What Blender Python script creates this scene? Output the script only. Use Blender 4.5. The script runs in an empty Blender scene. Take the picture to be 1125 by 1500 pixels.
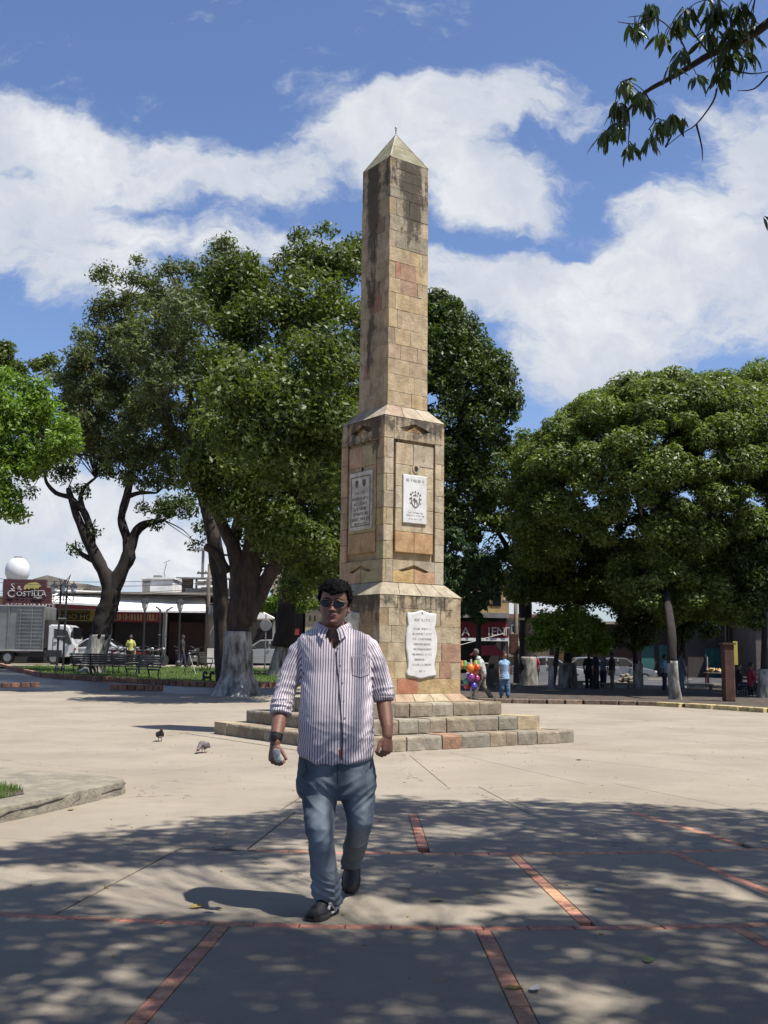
import bpy, math, random
import numpy as np
from mathutils import Vector, Matrix, noise as mnoise
R=math.radians
S=bpy.context.scene
C=S.collection
random.seed(7); rng=np.random.default_rng(7)

# ---------------------------------------------------------------- camera
CAM_F=1554.5; PITCH=.1344; ROLL=-.0116; EYE=1.42       # focal length in photo pixels, metres
cam=bpy.data.objects.new('camera',bpy.data.cameras.new('camera')); C.objects.link(cam)
cam.data.sensor_fit='VERTICAL'; cam.data.sensor_height=24; cam.data.lens=24*CAM_F/1500
cam.data.clip_start=.05; cam.data.clip_end=3000
_c,_s=math.cos(ROLL),math.sin(ROLL)
fw=Vector((0,math.cos(PITCH),math.sin(PITCH))); up0=Vector((0,-math.sin(PITCH),math.cos(PITCH))); ex0=Vector((1,0,0))
rt=_c*ex0-_s*up0; up=_s*ex0+_c*up0
cam.matrix_world=Matrix(((rt.x,up.x,-fw.x,0),(rt.y,up.y,-fw.y,0),(rt.z,up.z,-fw.z,EYE),(0,0,0,1)))
S.camera=cam

# ---------------------------------------------------------------- sun and sky
SUN_EL=R(64.1); SUN=Vector((.888*math.cos(SUN_EL),-.4597*math.cos(SUN_EL),math.sin(SUN_EL))).normalized()
sl=bpy.data.lights.new('sun','SUN'); sl.energy=5.0; sl.angle=R(.6); sl.color=(1,.955,.88)
so=bpy.data.objects.new('sun',sl); C.objects.link(so); so.rotation_euler=SUN.to_track_quat('Z','Y').to_euler()
S.view_settings.view_transform='Standard'; S.view_settings.look='None'; S.view_settings.exposure=.82
S.view_settings.gamma=1; S.view_settings.use_curve_mapping=False
S.render.resolution_x=768; S.render.resolution_y=1024

class NT:
    """small node-tree helper"""
    def __init__(s,nt): s.nt=nt; s.n=nt.nodes; s.l=nt.links
    def new(s,t,**k):
        o=s.n.new(t)
        for a,b in k.items(): setattr(o,a,b)
        return o
    def put(s,sock,v):
        if v is None: return
        if hasattr(v,'is_output') or isinstance(v,bpy.types.NodeSocket): s.l.new(v,sock)
        else:
            if isinstance(v,(tuple,list)) and len(v)==3 and sock.type=='RGBA': v=(*v,1)
            sock.default_value=v
    def math(s,op,a,b=None,c=None,clamp=False):
        o=s.new('ShaderNodeMath',operation=op,use_clamp=clamp)
        s.put(o.inputs[0],a); s.put(o.inputs[1],b); s.put(o.inputs[2],c); return o.outputs[0]
    def vmath(s,op,a,b=None,sc=None):
        o=s.new('ShaderNodeVectorMath',operation=op); s.put(o.inputs[0],a); s.put(o.inputs[1],b)
        if sc is not None: s.put(o.inputs['Scale'],sc)
        return o.outputs['Value'] if op in('DOT_PRODUCT','LENGTH') else o.outputs[0]
    def noise(s,vec,scale,detail=4,rough=.55,col=False,dist=0):
        o=s.new('ShaderNodeTexNoise'); s.put(o.inputs['Vector'],vec); o.inputs['Scale'].default_value=scale
        o.inputs['Detail'].default_value=detail; o.inputs['Roughness'].default_value=rough; o.inputs['Distortion'].default_value=dist
        return o.outputs['Color'] if col else o.outputs['Fac']
    def ramp(s,v,a,b,lo=0.,hi=1.,smooth=True):
        o=s.new('ShaderNodeMapRange',interpolation_type='SMOOTHSTEP' if smooth else 'LINEAR')
        s.put(o.inputs['Value'],v); o.inputs['From Min'].default_value=a; o.inputs['From Max'].default_value=b
        o.inputs['To Min'].default_value=lo; o.inputs['To Max'].default_value=hi; return o.outputs[0]
    def mix(s,f,a,b,mode='MIX'):
        o=s.new('ShaderNodeMix',data_type='RGBA',blend_type=mode); s.put(o.inputs[0],f); s.put(o.inputs[6],a); s.put(o.inputs[7],b); return o.outputs[2]
    def sep(s,v):
        o=s.new('ShaderNodeSeparateXYZ'); s.put(o.inputs[0],v); return o.outputs
    def comb(s,x,y,z):
        o=s.new('ShaderNodeCombineXYZ'); s.put(o.inputs[0],x); s.put(o.inputs[1],y); s.put(o.inputs[2],z); return o.outputs[0]

def make_sky():
    w=bpy.data.worlds.new('World'); S.world=w; w.use_nodes=True; n=NT(w.node_tree); n.n.clear()
    sky=n.new('ShaderNodeTexSky',sky_type='NISHITA'); sky.sun_disc=False
    sky.sun_elevation=SUN_EL; sky.sun_rotation=math.atan2(SUN.x,SUN.y); sky.altitude=300; sky.air_density=1.0; sky.dust_density=1.2; sky.ozone_density=1.6
    tc=n.new('ShaderNodeTexCoord'); d=n.vmath('NORMALIZE',tc.outputs['Generated'])
    x,y,z=n.sep(d)
    yy=n.math('MAXIMUM',y,.25); front=n.ramp(y,.3,.7)
    a=n.math('DIVIDE',x,yy); b=n.math('DIVIDE',z,yy)
    ab=n.comb(a,b,0.)
    wn=n.noise(ab,7,5,.6,col=True)
    ab2=n.vmath('ADD',ab,n.vmath('SCALE',n.vmath('SUBTRACT',wn,(.5,.5,.5)),sc=.11))
    # cloud banks: centre, radii, rotation in the direction plane (x/y, z/y)
    def P2(u,v):
        A=(u-562.5)/CAM_F; B=(750-v)/CAM_F; A,B=_c*A+_s*B,-_s*A+_c*B
        q=fw+ex0*A+up0*B; return q.x/q.y,q.z/q.y
    banks=[(60,210,150,60,10,1.),(60,290,240,90,5,1.1),(250,235,260,60,6,1.05),(330,350,220,60,0,.8),(130,400,190,60,10,.9),(10,150,80,40,0,.6),
           (560,200,190,75,-12,1.1),(690,150,220,60,-12,1.1),(700,260,190,65,0,1.0),(830,170,120,50,0,.55),(740,300,140,40,10,.7),
           (1050,330,240,110,-25,1.2),(1010,440,300,90,10,1.2),(760,410,230,60,5,1.1),(880,480,200,90,0,1.1),(880,560,150,90,0,.9),
           (1110,200,120,90,0,.9),(1020,150,60,30,0,.4),(620,395,100,50,0,.8),
           (120,760,380,100,0,.95),(230,830,360,60,0,.7),(1060,870,200,60,0,1.),(740,890,120,60,0,1.),
           (-260,300,300,140,0,1.),(1400,300,260,160,0,1.)]
    tot=None
    for (u,v,ru,rv,rot,k) in banks:
        cx,cy=P2(u,v); m=n.new('ShaderNodeMapping',vector_type='TEXTURE')
        n.put(m.inputs[0],ab2); m.inputs['Location'].default_value=(cx,cy,0); m.inputs['Rotation'].default_value=(0,0,R(-rot))
        m.inputs['Scale'].default_value=(ru*1.15/CAM_F,rv*1.15/CAM_F,1)
        g=n.new('ShaderNodeTexGradient',gradient_type='SPHERICAL'); n.put(g.inputs[0],m.outputs[0])
        t=n.math('MULTIPLY',g.outputs['Fac'],k)
        tot=t if tot is None else n.math('ADD',tot,t)
    tot=n.math('MULTIPLY',n.math('MINIMUM',tot,.75),front)
    # elsewhere the same kind of broken cumulus goes on
    pl=n.comb(n.math('DIVIDE',x,n.math('MAXIMUM',z,.12)),n.math('DIVIDE',y,n.math('MAXIMUM',z,.12)),0.)
    els=n.ramp(n.noise(pl,.9,4,.55),.52,.70,0.,.55)
    tot=n.math('ADD',tot,n.math('MULTIPLY',els,n.math('SUBTRACT',1.,front)))
    f1=n.noise(n.vmath('MULTIPLY',ab2,(1,1.5,1)),8,10,.60); f2=n.noise(n.vmath('MULTIPLY',ab2,(1,2.2,1)),30,8,.66)
    den=n.math('ADD',tot,n.math('ADD',n.math('MULTIPLY_ADD',f1,1.65,-.87),n.math('MULTIPLY_ADD',f2,.75,-.40)))
    cov=n.ramp(den,.04,.62)
    cov=n.math('MULTIPLY',cov,n.ramp(z,-.02,.03))
    shade=n.ramp(n.noise(n.vmath('ADD',ab2,(.0,.035,0)),6,6,.6),.36,.66)
    thick=n.ramp(den,.25,.9)
    ccol=n.mix(n.math('MULTIPLY',shade,thick),(.66,.71,.80),(.96,.97,.99))
    bg1=n.new('ShaderNodeBackground'); n.put(bg1.inputs[0],n.mix(1.,sky.outputs[0],(1.05,1.12,1.34),'MULTIPLY')); bg1.inputs[1].default_value=.068
    bg2=n.new('ShaderNodeBackground'); n.put(bg2.inputs[0],ccol); bg2.inputs[1].default_value=.535
    mx=n.new('ShaderNodeMixShader'); n.put(mx.inputs[0],n.math('MULTIPLY',cov,.96)); n.l.new(bg1.outputs[0],mx.inputs[1]); n.l.new(bg2.outputs[0],mx.inputs[2])
    out=n.new('ShaderNodeOutputWorld'); n.l.new(mx.outputs[0],out.inputs[0])
make_sky()

# ---------------------------------------------------------------- survey helpers: a photo pixel plus a depth gives a place in metres
def ray(u,v):
    A=(u-562.5)/CAM_F; B=(750-v)/CAM_F; A,B=_c*A+_s*B,-_s*A+_c*B
    return fw+ex0*A+up0*B
def P(u,v,Y):
    r=ray(u,v); return Vector((0,0,EYE))+r*(Y/r.y)
def proj(p):
    d=Vector(p)-Vector((0,0,EYE)); k=d.dot(fw)
    if k<=.01: return None
    return 562.5+CAM_F*d.dot(rt)/k, 750-CAM_F*d.dot(up)/k
def sm(t): t=min(1,max(0,t)); return t*t*(3-2*t)
def zg(x,y):
    return .028*min(max(y-30,0),26)*sm((4-x)/7)
def G(u,v):
    r=ray(u,v); y=10.
    lo,hi=1.,400.
    for _ in range(60):
        m=(lo+hi)/2; p=Vector((0,0,EYE))+r*(m/r.y)
        if p.z>zg(p.x,p.y): lo=m
        else: hi=m
    p=P(u,v,lo); p.z=zg(p.x,p.y); return p

# ---------------------------------------------------------------- mesh building
class MB:
    def __init__(s): s.v=[]; s.f=[]
    def add(s,vs,fs):
        o=len(s.v); s.v+= [tuple(q) for q in vs]; s.f+=[tuple(i+o for i in f) for f in fs]; return s
    def box(s,c,d,rz=0,rx=0,ry=0,taper=1.):
        M=Matrix.Rotation(rz,3,'Z')@Matrix.Rotation(ry,3,'Y')@Matrix.Rotation(rx,3,'X'); c=Vector(c)
        vs=[]
        for z in(-.5,.5):
            k=taper if z>0 else 1.
            for x,y in((-.5,-.5),(.5,-.5),(.5,.5),(-.5,.5)): vs.append(c+M@Vector((x*d[0]*k,y*d[1]*k,z*d[2])))
        return s.add(vs,[(3,2,1,0),(4,5,6,7),(0,1,5,4),(1,2,6,5),(2,3,7,6),(3,0,4,7)])
    def cbox(s,c,d,ch=.01,rz=0,jit=0,rx=0):
        """box with chamfered top/vertical edges"""
        M=Matrix.Rotation(rz,3,'Z')@Matrix.Rotation(rx,3,'X'); c=Vector(c); hx,hy,hz=d[0]/2,d[1]/2,d[2]/2
        def oc(hx,hy,z,k): return [(-hx+k,-hy,z),(hx-k,-hy,z),(hx,-hy+k,z),(hx,hy-k,z),(hx-k,hy,z),(-hx+k,hy,z),(-hx,hy-k,z),(-hx,-hy+k,z)]
        ch=min(ch,hx*.45,hy*.45,hz*.9)
        rings=[oc(hx-ch,hy-ch,-hz,ch*.5),oc(hx,hy,-hz+ch,ch),oc(hx,hy,hz-ch,ch),oc(hx-ch,hy-ch,hz,ch*.5)]
        vs=[c+M@Vector(q) for r in rings for q in r]
        fs=[tuple(range(7,-1,-1)),tuple(range(24,32))]
        for r in range(3):
            for i in range(8): fs.append((r*8+i,r*8+(i+1)%8,r*8+8+(i+1)%8,r*8+8+i))
        return s.add(vs,fs)
    def tube(s,pts,rad,n=8,cap=True,ell=1.):
        pts=[Vector(p) for p in pts]
        if not hasattr(rad,'__len__'): rad=[rad]*len(pts)
        base=len(s.v); u=None
        for i,p in enumerate(pts):
            t=(pts[min(i+1,len(pts)-1)]-pts[max(i-1,0)]).normalized()
            if u is None:
                u=t.cross(Vector((0,0,1)))
                if u.length<.2: u=t.cross(Vector((0,1,0)))
            u=(u-t*u.dot(t)).normalized(); w=t.cross(u)
            for k in range(n):
                a=2*math.pi*k/n; s.v.append(tuple(p+(u*math.cos(a)+w*math.sin(a)*ell)*rad[i]))
        for i in range(len(pts)-1):
            for k in range(n):
                a=base+i*n+k; b=base+i*n+(k+1)%n; s.f.append((a,b,b+n,a+n))
        if cap:
            s.f.append(tuple(base+k for k in range(n-1,-1,-1))); e=base+(len(pts)-1)*n; s.f.append(tuple(e+k for k in range(n)))
        return s
    def capsule(s,pts,rad,n=12):
        pts=[Vector(p) for p in pts]; d0=(pts[0]-pts[1]).normalized(); d1=(pts[-1]-pts[-2]).normalized()
        P_=[];R_=[]
        for a in(80,55,28): P_.append(pts[0]+d0*rad[0]*math.sin(R(a))); R_.append(rad[0]*math.cos(R(a)))
        P_+=pts; R_+=list(rad)
        for a in(28,55,80): P_.append(pts[-1]+d1*rad[-1]*math.sin(R(a))); R_.append(rad[-1]*math.cos(R(a)))
        return s.tube(P_,R_,n)
    def lathe(s,prof,c=(0,0,0),n=16,axis='Z'):
        c=Vector(c); base=len(s.v)
        for r,z in prof:
            for k in range(n):
                a=2*math.pi*k/n; q=(r*math.cos(a),r*math.sin(a),z)
                if axis=='Y': q=(q[0],q[2],q[1])
                if axis=='X': q=(q[2],q[0],q[1])
                s.v.append(tuple(c+Vector(q)))
        for i in range(len(prof)-1):
            for k in range(n):
                a=base+i*n+k; b=base+i*n+(k+1)%n; s.f.append((a,b,b+n,a+n))
        s.f.append(tuple(base+k for k in range(n-1,-1,-1))); e=base+(len(prof)-1)*n; s.f.append(tuple(e+k for k in range(n)))
        return s
    def ball(s,c,r,n=12,m=8,sc=(1,1,1)):
        prof=[(max(1e-4,math.sin(math.pi*i/m)),-math.cos(math.pi*i/m)) for i in range(m+1)]
        t=MB().lathe(prof,n=n); c=Vector(c)
        if not hasattr(r,'__len__'): r=(r*sc[0],r*sc[1],r*sc[2])
        return s.add([(c.x+q[0]*r[0],c.y+q[1]*r[1],c.z+q[2]*r[2]) for q in t.v],t.f)
    def loft(s,rings):
        """rings: lists of points with the same count, closed ends"""
        n=len(rings[0]); base=len(s.v)
        for r in rings: s.v+=[tuple(q) for q in r]
        for i in range(len(rings)-1):
            for k in range(n):
                a=base+i*n+k; b=base+i*n+(k+1)%n; s.f.append((a,b,b+n,a+n))
        s.f.append(tuple(base+k for k in range(n-1,-1,-1))); e=base+(len(rings)-1)*n; s.f.append(tuple(e+k for k in range(n)))
        return s
    def prism(s,poly,o,u,w,nrm,t0,t1,ch=.006):
        """polygon (a,b) in plane o + a*u + b*w, from t0 behind to t1 in front along nrm, chamfered face"""
        o,u,w,nrm=map(Vector,(o,u,w,nrm)); N=len(poly)
        cx=sum(p[0] for p in poly)/N; cy=sum(p[1] for p in poly)/N
        def ins(p,k):
            d=Vector((p[0]-cx,p[1]-cy)); L=d.length; return (cx+d.x*(1-k*1.4/L),cy+d.y*(1-k*1.4/L)) if L>k*2 else p
        q=[ins(p,ch) for p in poly] if ch>0 else poly
        vs=[o+u*a+w*b+nrm*t0 for a,b in poly]+[o+u*a+w*b+nrm*(t1-ch) for a,b in poly]+[o+u*a+w*b+nrm*t1 for a,b in q]
        fs=[tuple(range(N-1,-1,-1)),tuple(range(2*N,3*N))]
        for r in(0,1):
            for i in range(N): fs.append((r*N+i,r*N+(i+1)%N,(r+1)*N+(i+1)%N,(r+1)*N+i))
        return s.add(vs,fs)
    def build(s,name,m=None,parent=None,smooth=False,loc=None,color=None):
        me=bpy.data.meshes.new(name); me.from_pydata(s.v,[],s.f)
        if smooth: me.shade_smooth()
        return link(name,me,m,parent,loc,color)
def link(name,me,m=None,parent=None,loc=None,color=None):
    if m and not me.materials: me.materials.append(M[m] if isinstance(m,str) else m)
    o=bpy.data.objects.new(name,me); C.objects.link(o)
    if parent: o.parent=parent
    if loc is not None: o.location=loc
    if color: o.color=(*color,1)
    return o
def thing(name,label,cat,loc=(0,0,0),rz=0,group=None,scale=None):
    o=bpy.data.objects.new(name,None); C.objects.link(o); o.location=loc; o.rotation_euler=(0,0,rz); o.empty_display_size=.2
    if scale: o.scale=(scale,)*3
    return tag(o,label,cat,group)
def tag(o,label=None,cat=None,group=None,kind=None):
    if label: o['label']=label
    if cat: o['category']=cat
    if group: o['group']=group
    if kind: o['kind']=kind
    return o
def struct(o): o['kind']='structure'; return o
def stuff(o): o['kind']='stuff'; return o
def kids(o): return [c for c in bpy.data.objects if c.parent==o]
def dup(root,loc,rz,label,scale=None):
    def cp(o,par):
        c=o.copy(); C.objects.link(c); c.parent=par
        for ch in kids(o): cp(ch,c)
        return c
    r=cp(root,None); r.location=loc; r.rotation_euler=(0,0,rz); r['label']=label
    if scale: r.scale=(scale,)*3
    return r
def remesh(name,mb,voxel,m,parent,it=4,loc=None):
    o=mb.build(name,m,None)
    md=o.modifiers.new('r','REMESH'); md.mode='VOXEL'; md.voxel_size=voxel
    if it: sm_=o.modifiers.new('s','SMOOTH'); sm_.iterations=it; sm_.factor=.5
    dg=bpy.context.evaluated_depsgraph_get(); me=bpy.data.meshes.new_from_object(o.evaluated_get(dg))
    old=o.data; bpy.data.objects.remove(o); bpy.data.meshes.remove(old)
    me.shade_smooth(); me.name=name
    return link(name,me,m,parent,loc)
def vcos(me):
    a=np.empty(len(me.vertices)*3,np.float32); me.vertices.foreach_get('co',a); return a.reshape(-1,3)
def vnor(me):
    a=np.empty(len(me.vertices)*3,np.float32); me.vertex_normals.foreach_get('vector',a); return a.reshape(-1,3)
def setco(me,a): me.vertices.foreach_set('co',a.astype(np.float32).ravel()); me.update()

# ---------------------------------------------------------------- materials
M={}
ALB=.67
def mat(name,col,rough=.8,var=.18,scale=6,bump=0.,bscale=40,metal=0,spec=None,col2=None,objcol=False,stretch=None,emit=None,coat=0,trans=0,alpha=None):
    m=bpy.data.materials.new(name); m.use_nodes=True; n=NT(m.node_tree); b=n.n['Principled BSDF']
    geo=n.new('ShaderNodeNewGeometry'); pos=geo.outputs['Position']
    if stretch: pos=n.vmath('MULTIPLY',pos,stretch)
    base=tuple(q*ALB for q in col)
    if objcol:
        oi=n.new('ShaderNodeObjectInfo'); base=oi.outputs['Color']
    f=n.noise(pos,scale,6,.62)
    dark=n.mix(1.,base,(1-var*1.6,)*3,'MULTIPLY'); lite=n.mix(1.,base,(1+var,)*3,'MULTIPLY')
    c=n.mix(n.ramp(f,.3,.7),dark,lite if col2 is None else col2)
    n.put(b.inputs['Base Color'],c); b.inputs['Roughness'].default_value=rough; b.inputs['Metallic'].default_value=metal
    if spec is not None: b.inputs['Specular IOR Level'].default_value=spec
    if coat: b.inputs['Coat Weight'].default_value=coat; b.inputs['Coat Roughness'].default_value=.08
    if bump:
        bp=n.new('ShaderNodeBump'); bp.inputs['Strength'].default_value=min(1,bump); bp.inputs['Distance'].default_value=.02
        n.put(bp.inputs['Height'],n.noise(pos,bscale,5,.6)); n.l.new(bp.outputs[0],b.inputs['Normal'])
    M[name]=m; return m

def stone_mat(name,base=None):
    m=bpy.data.materials.new(name); m.use_nodes=True; n=NT(m.node_tree); b=n.n['Principled BSDF']
    geo=n.new('ShaderNodeNewGeometry'); pos=geo.outputs['Position']
    if base is None:
        oi=n.new('ShaderNodeObjectInfo'); bc=oi.outputs['Color']
    else: bc=base
    bc=n.mix(1.,bc,(.90,.90,.90),'MULTIPLY')
    f=n.noise(pos,5,7,.65); g=n.noise(pos,38,5,.7)
    c=n.mix(n.ramp(f,.3,.72),n.mix(1.,bc,(.70,.66,.60),'MULTIPLY'),n.mix(1.,bc,(1.16,1.16,1.14),'MULTIPLY'))
    c=n.mix(n.ramp(g,.35,.7,0.,.32),c,n.mix(1.,bc,(.6,.52,.45),'MULTIPLY'))
    c=n.mix(n.ramp(n.noise(pos,13,5,.7),.58,.72,0.,.4),c,(.52,.47,.39))
    # black weathering that runs down from the top of each stage of the monument
    x,y,z=n.sep(pos); streak=n.noise(n.vmath('MULTIPLY',pos,(9,9,1.1)),1.,6,.68); blot=n.noise(pos,3.4,8,.72)
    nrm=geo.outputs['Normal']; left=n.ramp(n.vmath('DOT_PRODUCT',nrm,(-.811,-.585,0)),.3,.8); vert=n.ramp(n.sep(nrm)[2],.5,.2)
    def band(z0,z1,z2,k): 
        return n.math('MULTIPLY',n.math('MULTIPLY',n.ramp(z,z0,z1),n.ramp(z,z2,z2+.05,1.,0.)),k)
    bb=n.math('ADD',band(1.7,2.40,2.45,.225),n.math('ADD',band(4.7,5.46,5.6,.255),band(8.6,9.9,10.5,.15)))
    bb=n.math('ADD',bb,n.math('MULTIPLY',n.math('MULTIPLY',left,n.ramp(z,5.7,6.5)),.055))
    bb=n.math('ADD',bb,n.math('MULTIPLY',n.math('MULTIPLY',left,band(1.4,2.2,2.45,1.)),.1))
    rel=n.vmath('SUBTRACT',pos,(.14,18.674,0)); ar=n.vmath('DOT_PRODUCT',rel,(.811,.5855,0)); al=n.vmath('DOT_PRODUCT',rel,(.5855,-.811,0))
    def bump_(v,c,w): return n.ramp(n.math('ABSOLUTE',n.math('SUBTRACT',v,c)),w*.25,w,1.,0.)
    notleft=n.math('SUBTRACT',1.,left)
    bb=n.math('ADD',bb,n.math('MULTIPLY',n.math('MULTIPLY',notleft,bump_(ar,.05,.40)),n.math('MULTIPLY',n.ramp(z,8.0,9.2),.20)))
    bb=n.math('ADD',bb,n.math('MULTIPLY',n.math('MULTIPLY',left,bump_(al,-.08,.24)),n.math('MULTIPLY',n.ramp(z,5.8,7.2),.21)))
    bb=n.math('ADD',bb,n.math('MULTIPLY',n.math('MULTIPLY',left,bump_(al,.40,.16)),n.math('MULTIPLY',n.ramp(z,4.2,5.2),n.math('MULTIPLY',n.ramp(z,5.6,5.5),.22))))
    bb=n.math('MULTIPLY',bb,vert)
    st=n.math('ADD',n.math('MULTIPLY',streak,.60),n.math('ADD',n.math('MULTIPLY',blot,.80),-.19))
    k=n.ramp(n.math('ADD',st,bb),.64,.80,0.,.86)
    c=n.mix(n.math('MULTIPLY',n.ramp(n.noise(pos,6.5,7,.7),.54,.68,0.,.42),vert),c,(.13,.11,.085))
    c=n.mix(k,c,(.045,.037,.030))
    n.put(b.inputs['Base Color'],c); b.inputs['Roughness'].default_value=.93; b.inputs['Specular IOR Level'].default_value=.2
    bp=n.new('ShaderNodeBump'); bp.inputs['Strength'].default_value=.75; bp.inputs['Distance'].default_value=.02
    n.put(bp.inputs['Height'],n.math('ADD',n.noise(pos,22,8,.7),n.math('MULTIPLY',n.noise(pos,90,3,.6),.3))); n.l.new(bp.outputs[0],b.inputs['Normal'])
    M[name]=m

def leaf_mat(name,c1,c2,trans=.35,rough=.5):
    trans*=.92
    c1=tuple(q*.66 for q in c1); c2=tuple(q*.98 for q in c2)
    m=bpy.data.materials.new(name); m.use_nodes=True; n=NT(m.node_tree); b=n.n['Principled BSDF']
    at=n.new('ShaderNodeAttribute',attribute_name='tint'); pos=n.new('ShaderNodeNewGeometry').outputs['Position']
    f=n.math('ADD',n.math('MULTIPLY',at.outputs['Fac'],.65),n.math('MULTIPLY',n.noise(pos,.55,3,.5),.5))
    c=n.mix(n.ramp(f,.2,.85,smooth=False),c1,c2)
    n.put(b.inputs['Base Color'],c); b.inputs['Roughness'].default_value=rough; b.inputs['Specular IOR Level'].default_value=.35
    t=n.new('ShaderNodeBsdfTranslucent'); n.put(t.inputs[0],n.mix(1.,c,(1.5,1.75,.55),'MULTIPLY'))
    mx=n.new('ShaderNodeMixShader'); mx.inputs[0].default_value=trans
    n.l.new(b.outputs[0],mx.inputs[1]); n.l.new(t.outputs[0],mx.inputs[2]); n.l.new(mx.outputs[0],n.n['Material Output'].inputs[0])
    M[name]=m
leaf_mat('leaf_mid',(.036,.056,.013),(.115,.150,.030)); leaf_mat('leaf_dark',(.020,.036,.010),(.070,.105,.022),.28)
leaf_mat('leaf_feather',(.045,.058,.024),(.125,.150,.060),.3,.65); leaf_mat('leaf_bright',(.06,.12,.018),(.17,.26,.035),.4)
leaf_mat('leaf_dome',(.045,.070,.016),(.150,.190,.042),.33); leaf_mat('leaf_mango',(.022,.040,.014),(.06,.09,.028),.22,.33)
leaf_mat('grass',(.07,.12,.025),(.15,.24,.05),.35,.7); leaf_mat('leaf_conifer',(.02,.045,.014),(.05,.095,.03),.2,.6)
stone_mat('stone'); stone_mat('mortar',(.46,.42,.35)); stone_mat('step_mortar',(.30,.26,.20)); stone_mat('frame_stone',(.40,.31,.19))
mat('bark',(.050,.036,.028),.95,.4,7,1.,14,stretch=(1,1,.3)); mat('bark_dark',(.026,.019,.016),.95,.3,7,1.,14,stretch=(1,1,.3))
mat('whitewash',(.25,.225,.19),.9,.5,4,1.,12,stretch=(1,1,.35),col2=(.36,.345,.31))
mat('twig',(.05,.035,.028),.9,.3,10)
mat('marble',(.78,.77,.75),.55,.10,4,.15,30); mat('marble_old',(.62,.57,.47),.7,.25,6,.3,30); mat('engraving',(.16,.13,.10),.9,.2,20); mat('engraving_faint',(.36,.34,.31),.9,.2,20)
mat('black',(.012,.012,.012),.8,.1); mat('dark_iron',(.05,.05,.05),.5,.2,metal=.5); mat('milk_glass',(.62,.60,.48),.3,.05)
# ---------------------------------------------------------------- ground, plaza slabs, brick strips
MC=Vector((.140,18.674,0)); YAW=.6255
def concrete(name,wet=False):
    m=bpy.data.materials.new(name); m.use_nodes=True; n=NT(m.node_tree); b=n.n['Principled BSDF']
    pos=n.new('ShaderNodeNewGeometry').outputs['Position']; oi=n.new('ShaderNodeObjectInfo')
    f=n.noise(pos,.55,7,.6); g=n.noise(pos,7,7,.7); h=n.noise(pos,60,5,.75)
    c=n.mix(n.ramp(f,.3,.7),(.212,.179,.136),(.275,.237,.183))
    c=n.mix(n.ramp(g,.45,.75,0.,.4),c,(.185,.16,.13))
    c=n.mix(n.ramp(n.noise(pos,1.7,7,.72),.52,.74,0.,.55),c,(.165,.142,.115))
    c=n.mix(n.ramp(h,.5,.75,0.,.5),c,(.20,.18,.15)); c=n.mix(n.ramp(n.noise(pos,160,2,.6),.58,.75,0.,.5),c,(.38,.35,.30))
    c=n.mix(n.math('MULTIPLY',n.math('SUBTRACT',oi.outputs['Random'],.5),.22,),c,(.22,.205,.18))
    # small pale and dark droppings, gum spots
    vo=n.new('ShaderNodeTexVoronoi'); n.put(vo.inputs['Vector'],pos); vo.inputs['Scale'].default_value=2.6
    ck=n.new('ShaderNodeTexVoronoi',feature='DISTANCE_TO_EDGE'); n.put(ck.inputs['Vector'],n.vmath('ADD',pos,n.vmath('SCALE',n.noise(pos,2.2,5,.6,col=True),sc=.55))); ck.inputs['Scale'].default_value=.42
    c=n.mix(n.math('MULTIPLY',n.ramp(ck.outputs['Distance'],.0015,.005,1.,0.),n.ramp(n.noise(pos,.5,3,.5),.48,.56,0.,.8)),c,(.10,.085,.07))
    c=n.mix(n.ramp(n.noise(pos,.28,5,.65),.50,.70,0.,.35),c,(.20,.172,.135))
    spot=n.ramp(n.math('ADD',vo.outputs['Distance'],n.math('MULTIPLY',g,.05)),.045,.06,.75,0.)
    c=n.mix(spot,c,(.17,.15,.13))
    n.put(b.inputs['Base Color'],c); b.inputs['Roughness'].default_value=.88; b.inputs['Specular IOR Level'].default_value=.25
    bp=n.new('ShaderNodeBump'); bp.inputs['Strength'].default_value=.45; bp.inputs['Distance'].default_value=.01
    n.put(bp.inputs['Height'],n.math('ADD',h,n.math('MULTIPLY',g,1.4))); n.l.new(bp.outputs[0],b.inputs['Normal'])
    M[name]=m
concrete('concrete')
mat('joint_dirt',(.10,.082,.065),.95,.4,9,.5,60); mat('brick_tile',(.42,.165,.105),.85,.22,14,.4,70,objcol=True)
mat('asphalt',(.085,.080,.076),.55,.3,2,.4,90); mat('soil',(.085,.062,.043),.95,.4,3,.8,20); mat('turf_ground',(.075,.088,.03),.95,.4,2.2,.8,20)
mat('kerb_brick',(.22,.10,.06),.9,.3,9,.5,40,objcol=True); mat('old_concrete',(.30,.265,.20),.92,.20,4,1.,24); mat('yellow_paint',(.50,.40,.15),.8,.3,6,.4,40)
mat('wet_asphalt',(.045,.042,.04),.42,.3,1.5,.3,60)

mb=MB(); rr=[.01,3,6,9,12,15,16.99,17.,18,19,20,21,22,24,26,28,30,32,34,36,38,40,42,45,50,60,75,100,150,250,420]; NA=200
for i,r in enumerate(rr):
    for k in range(NA):
        a=2*math.pi*k/NA; x=MC.x+r*math.cos(a); y=MC.y+r*math.sin(a)
        mb.v.append((x,y,zg(x,y)-(.05 if r<16.995 else 0)))
for i in range(len(rr)-1):
    for k in range(NA):
        a=i*NA+k; b=i*NA+(k+1)%NA; mb.f.append((a,a+NA,b+NA,b))
mb.f.append(tuple(range(NA)))
ground=mb.build('ground','concrete'); ground.data.materials.append(M['joint_dirt'])
for i,pl in enumerate(ground.data.polygons):
    if i<6*NA or i==len(ground.data.polygons)-1: pl.material_index=1
struct(ground)

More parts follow.
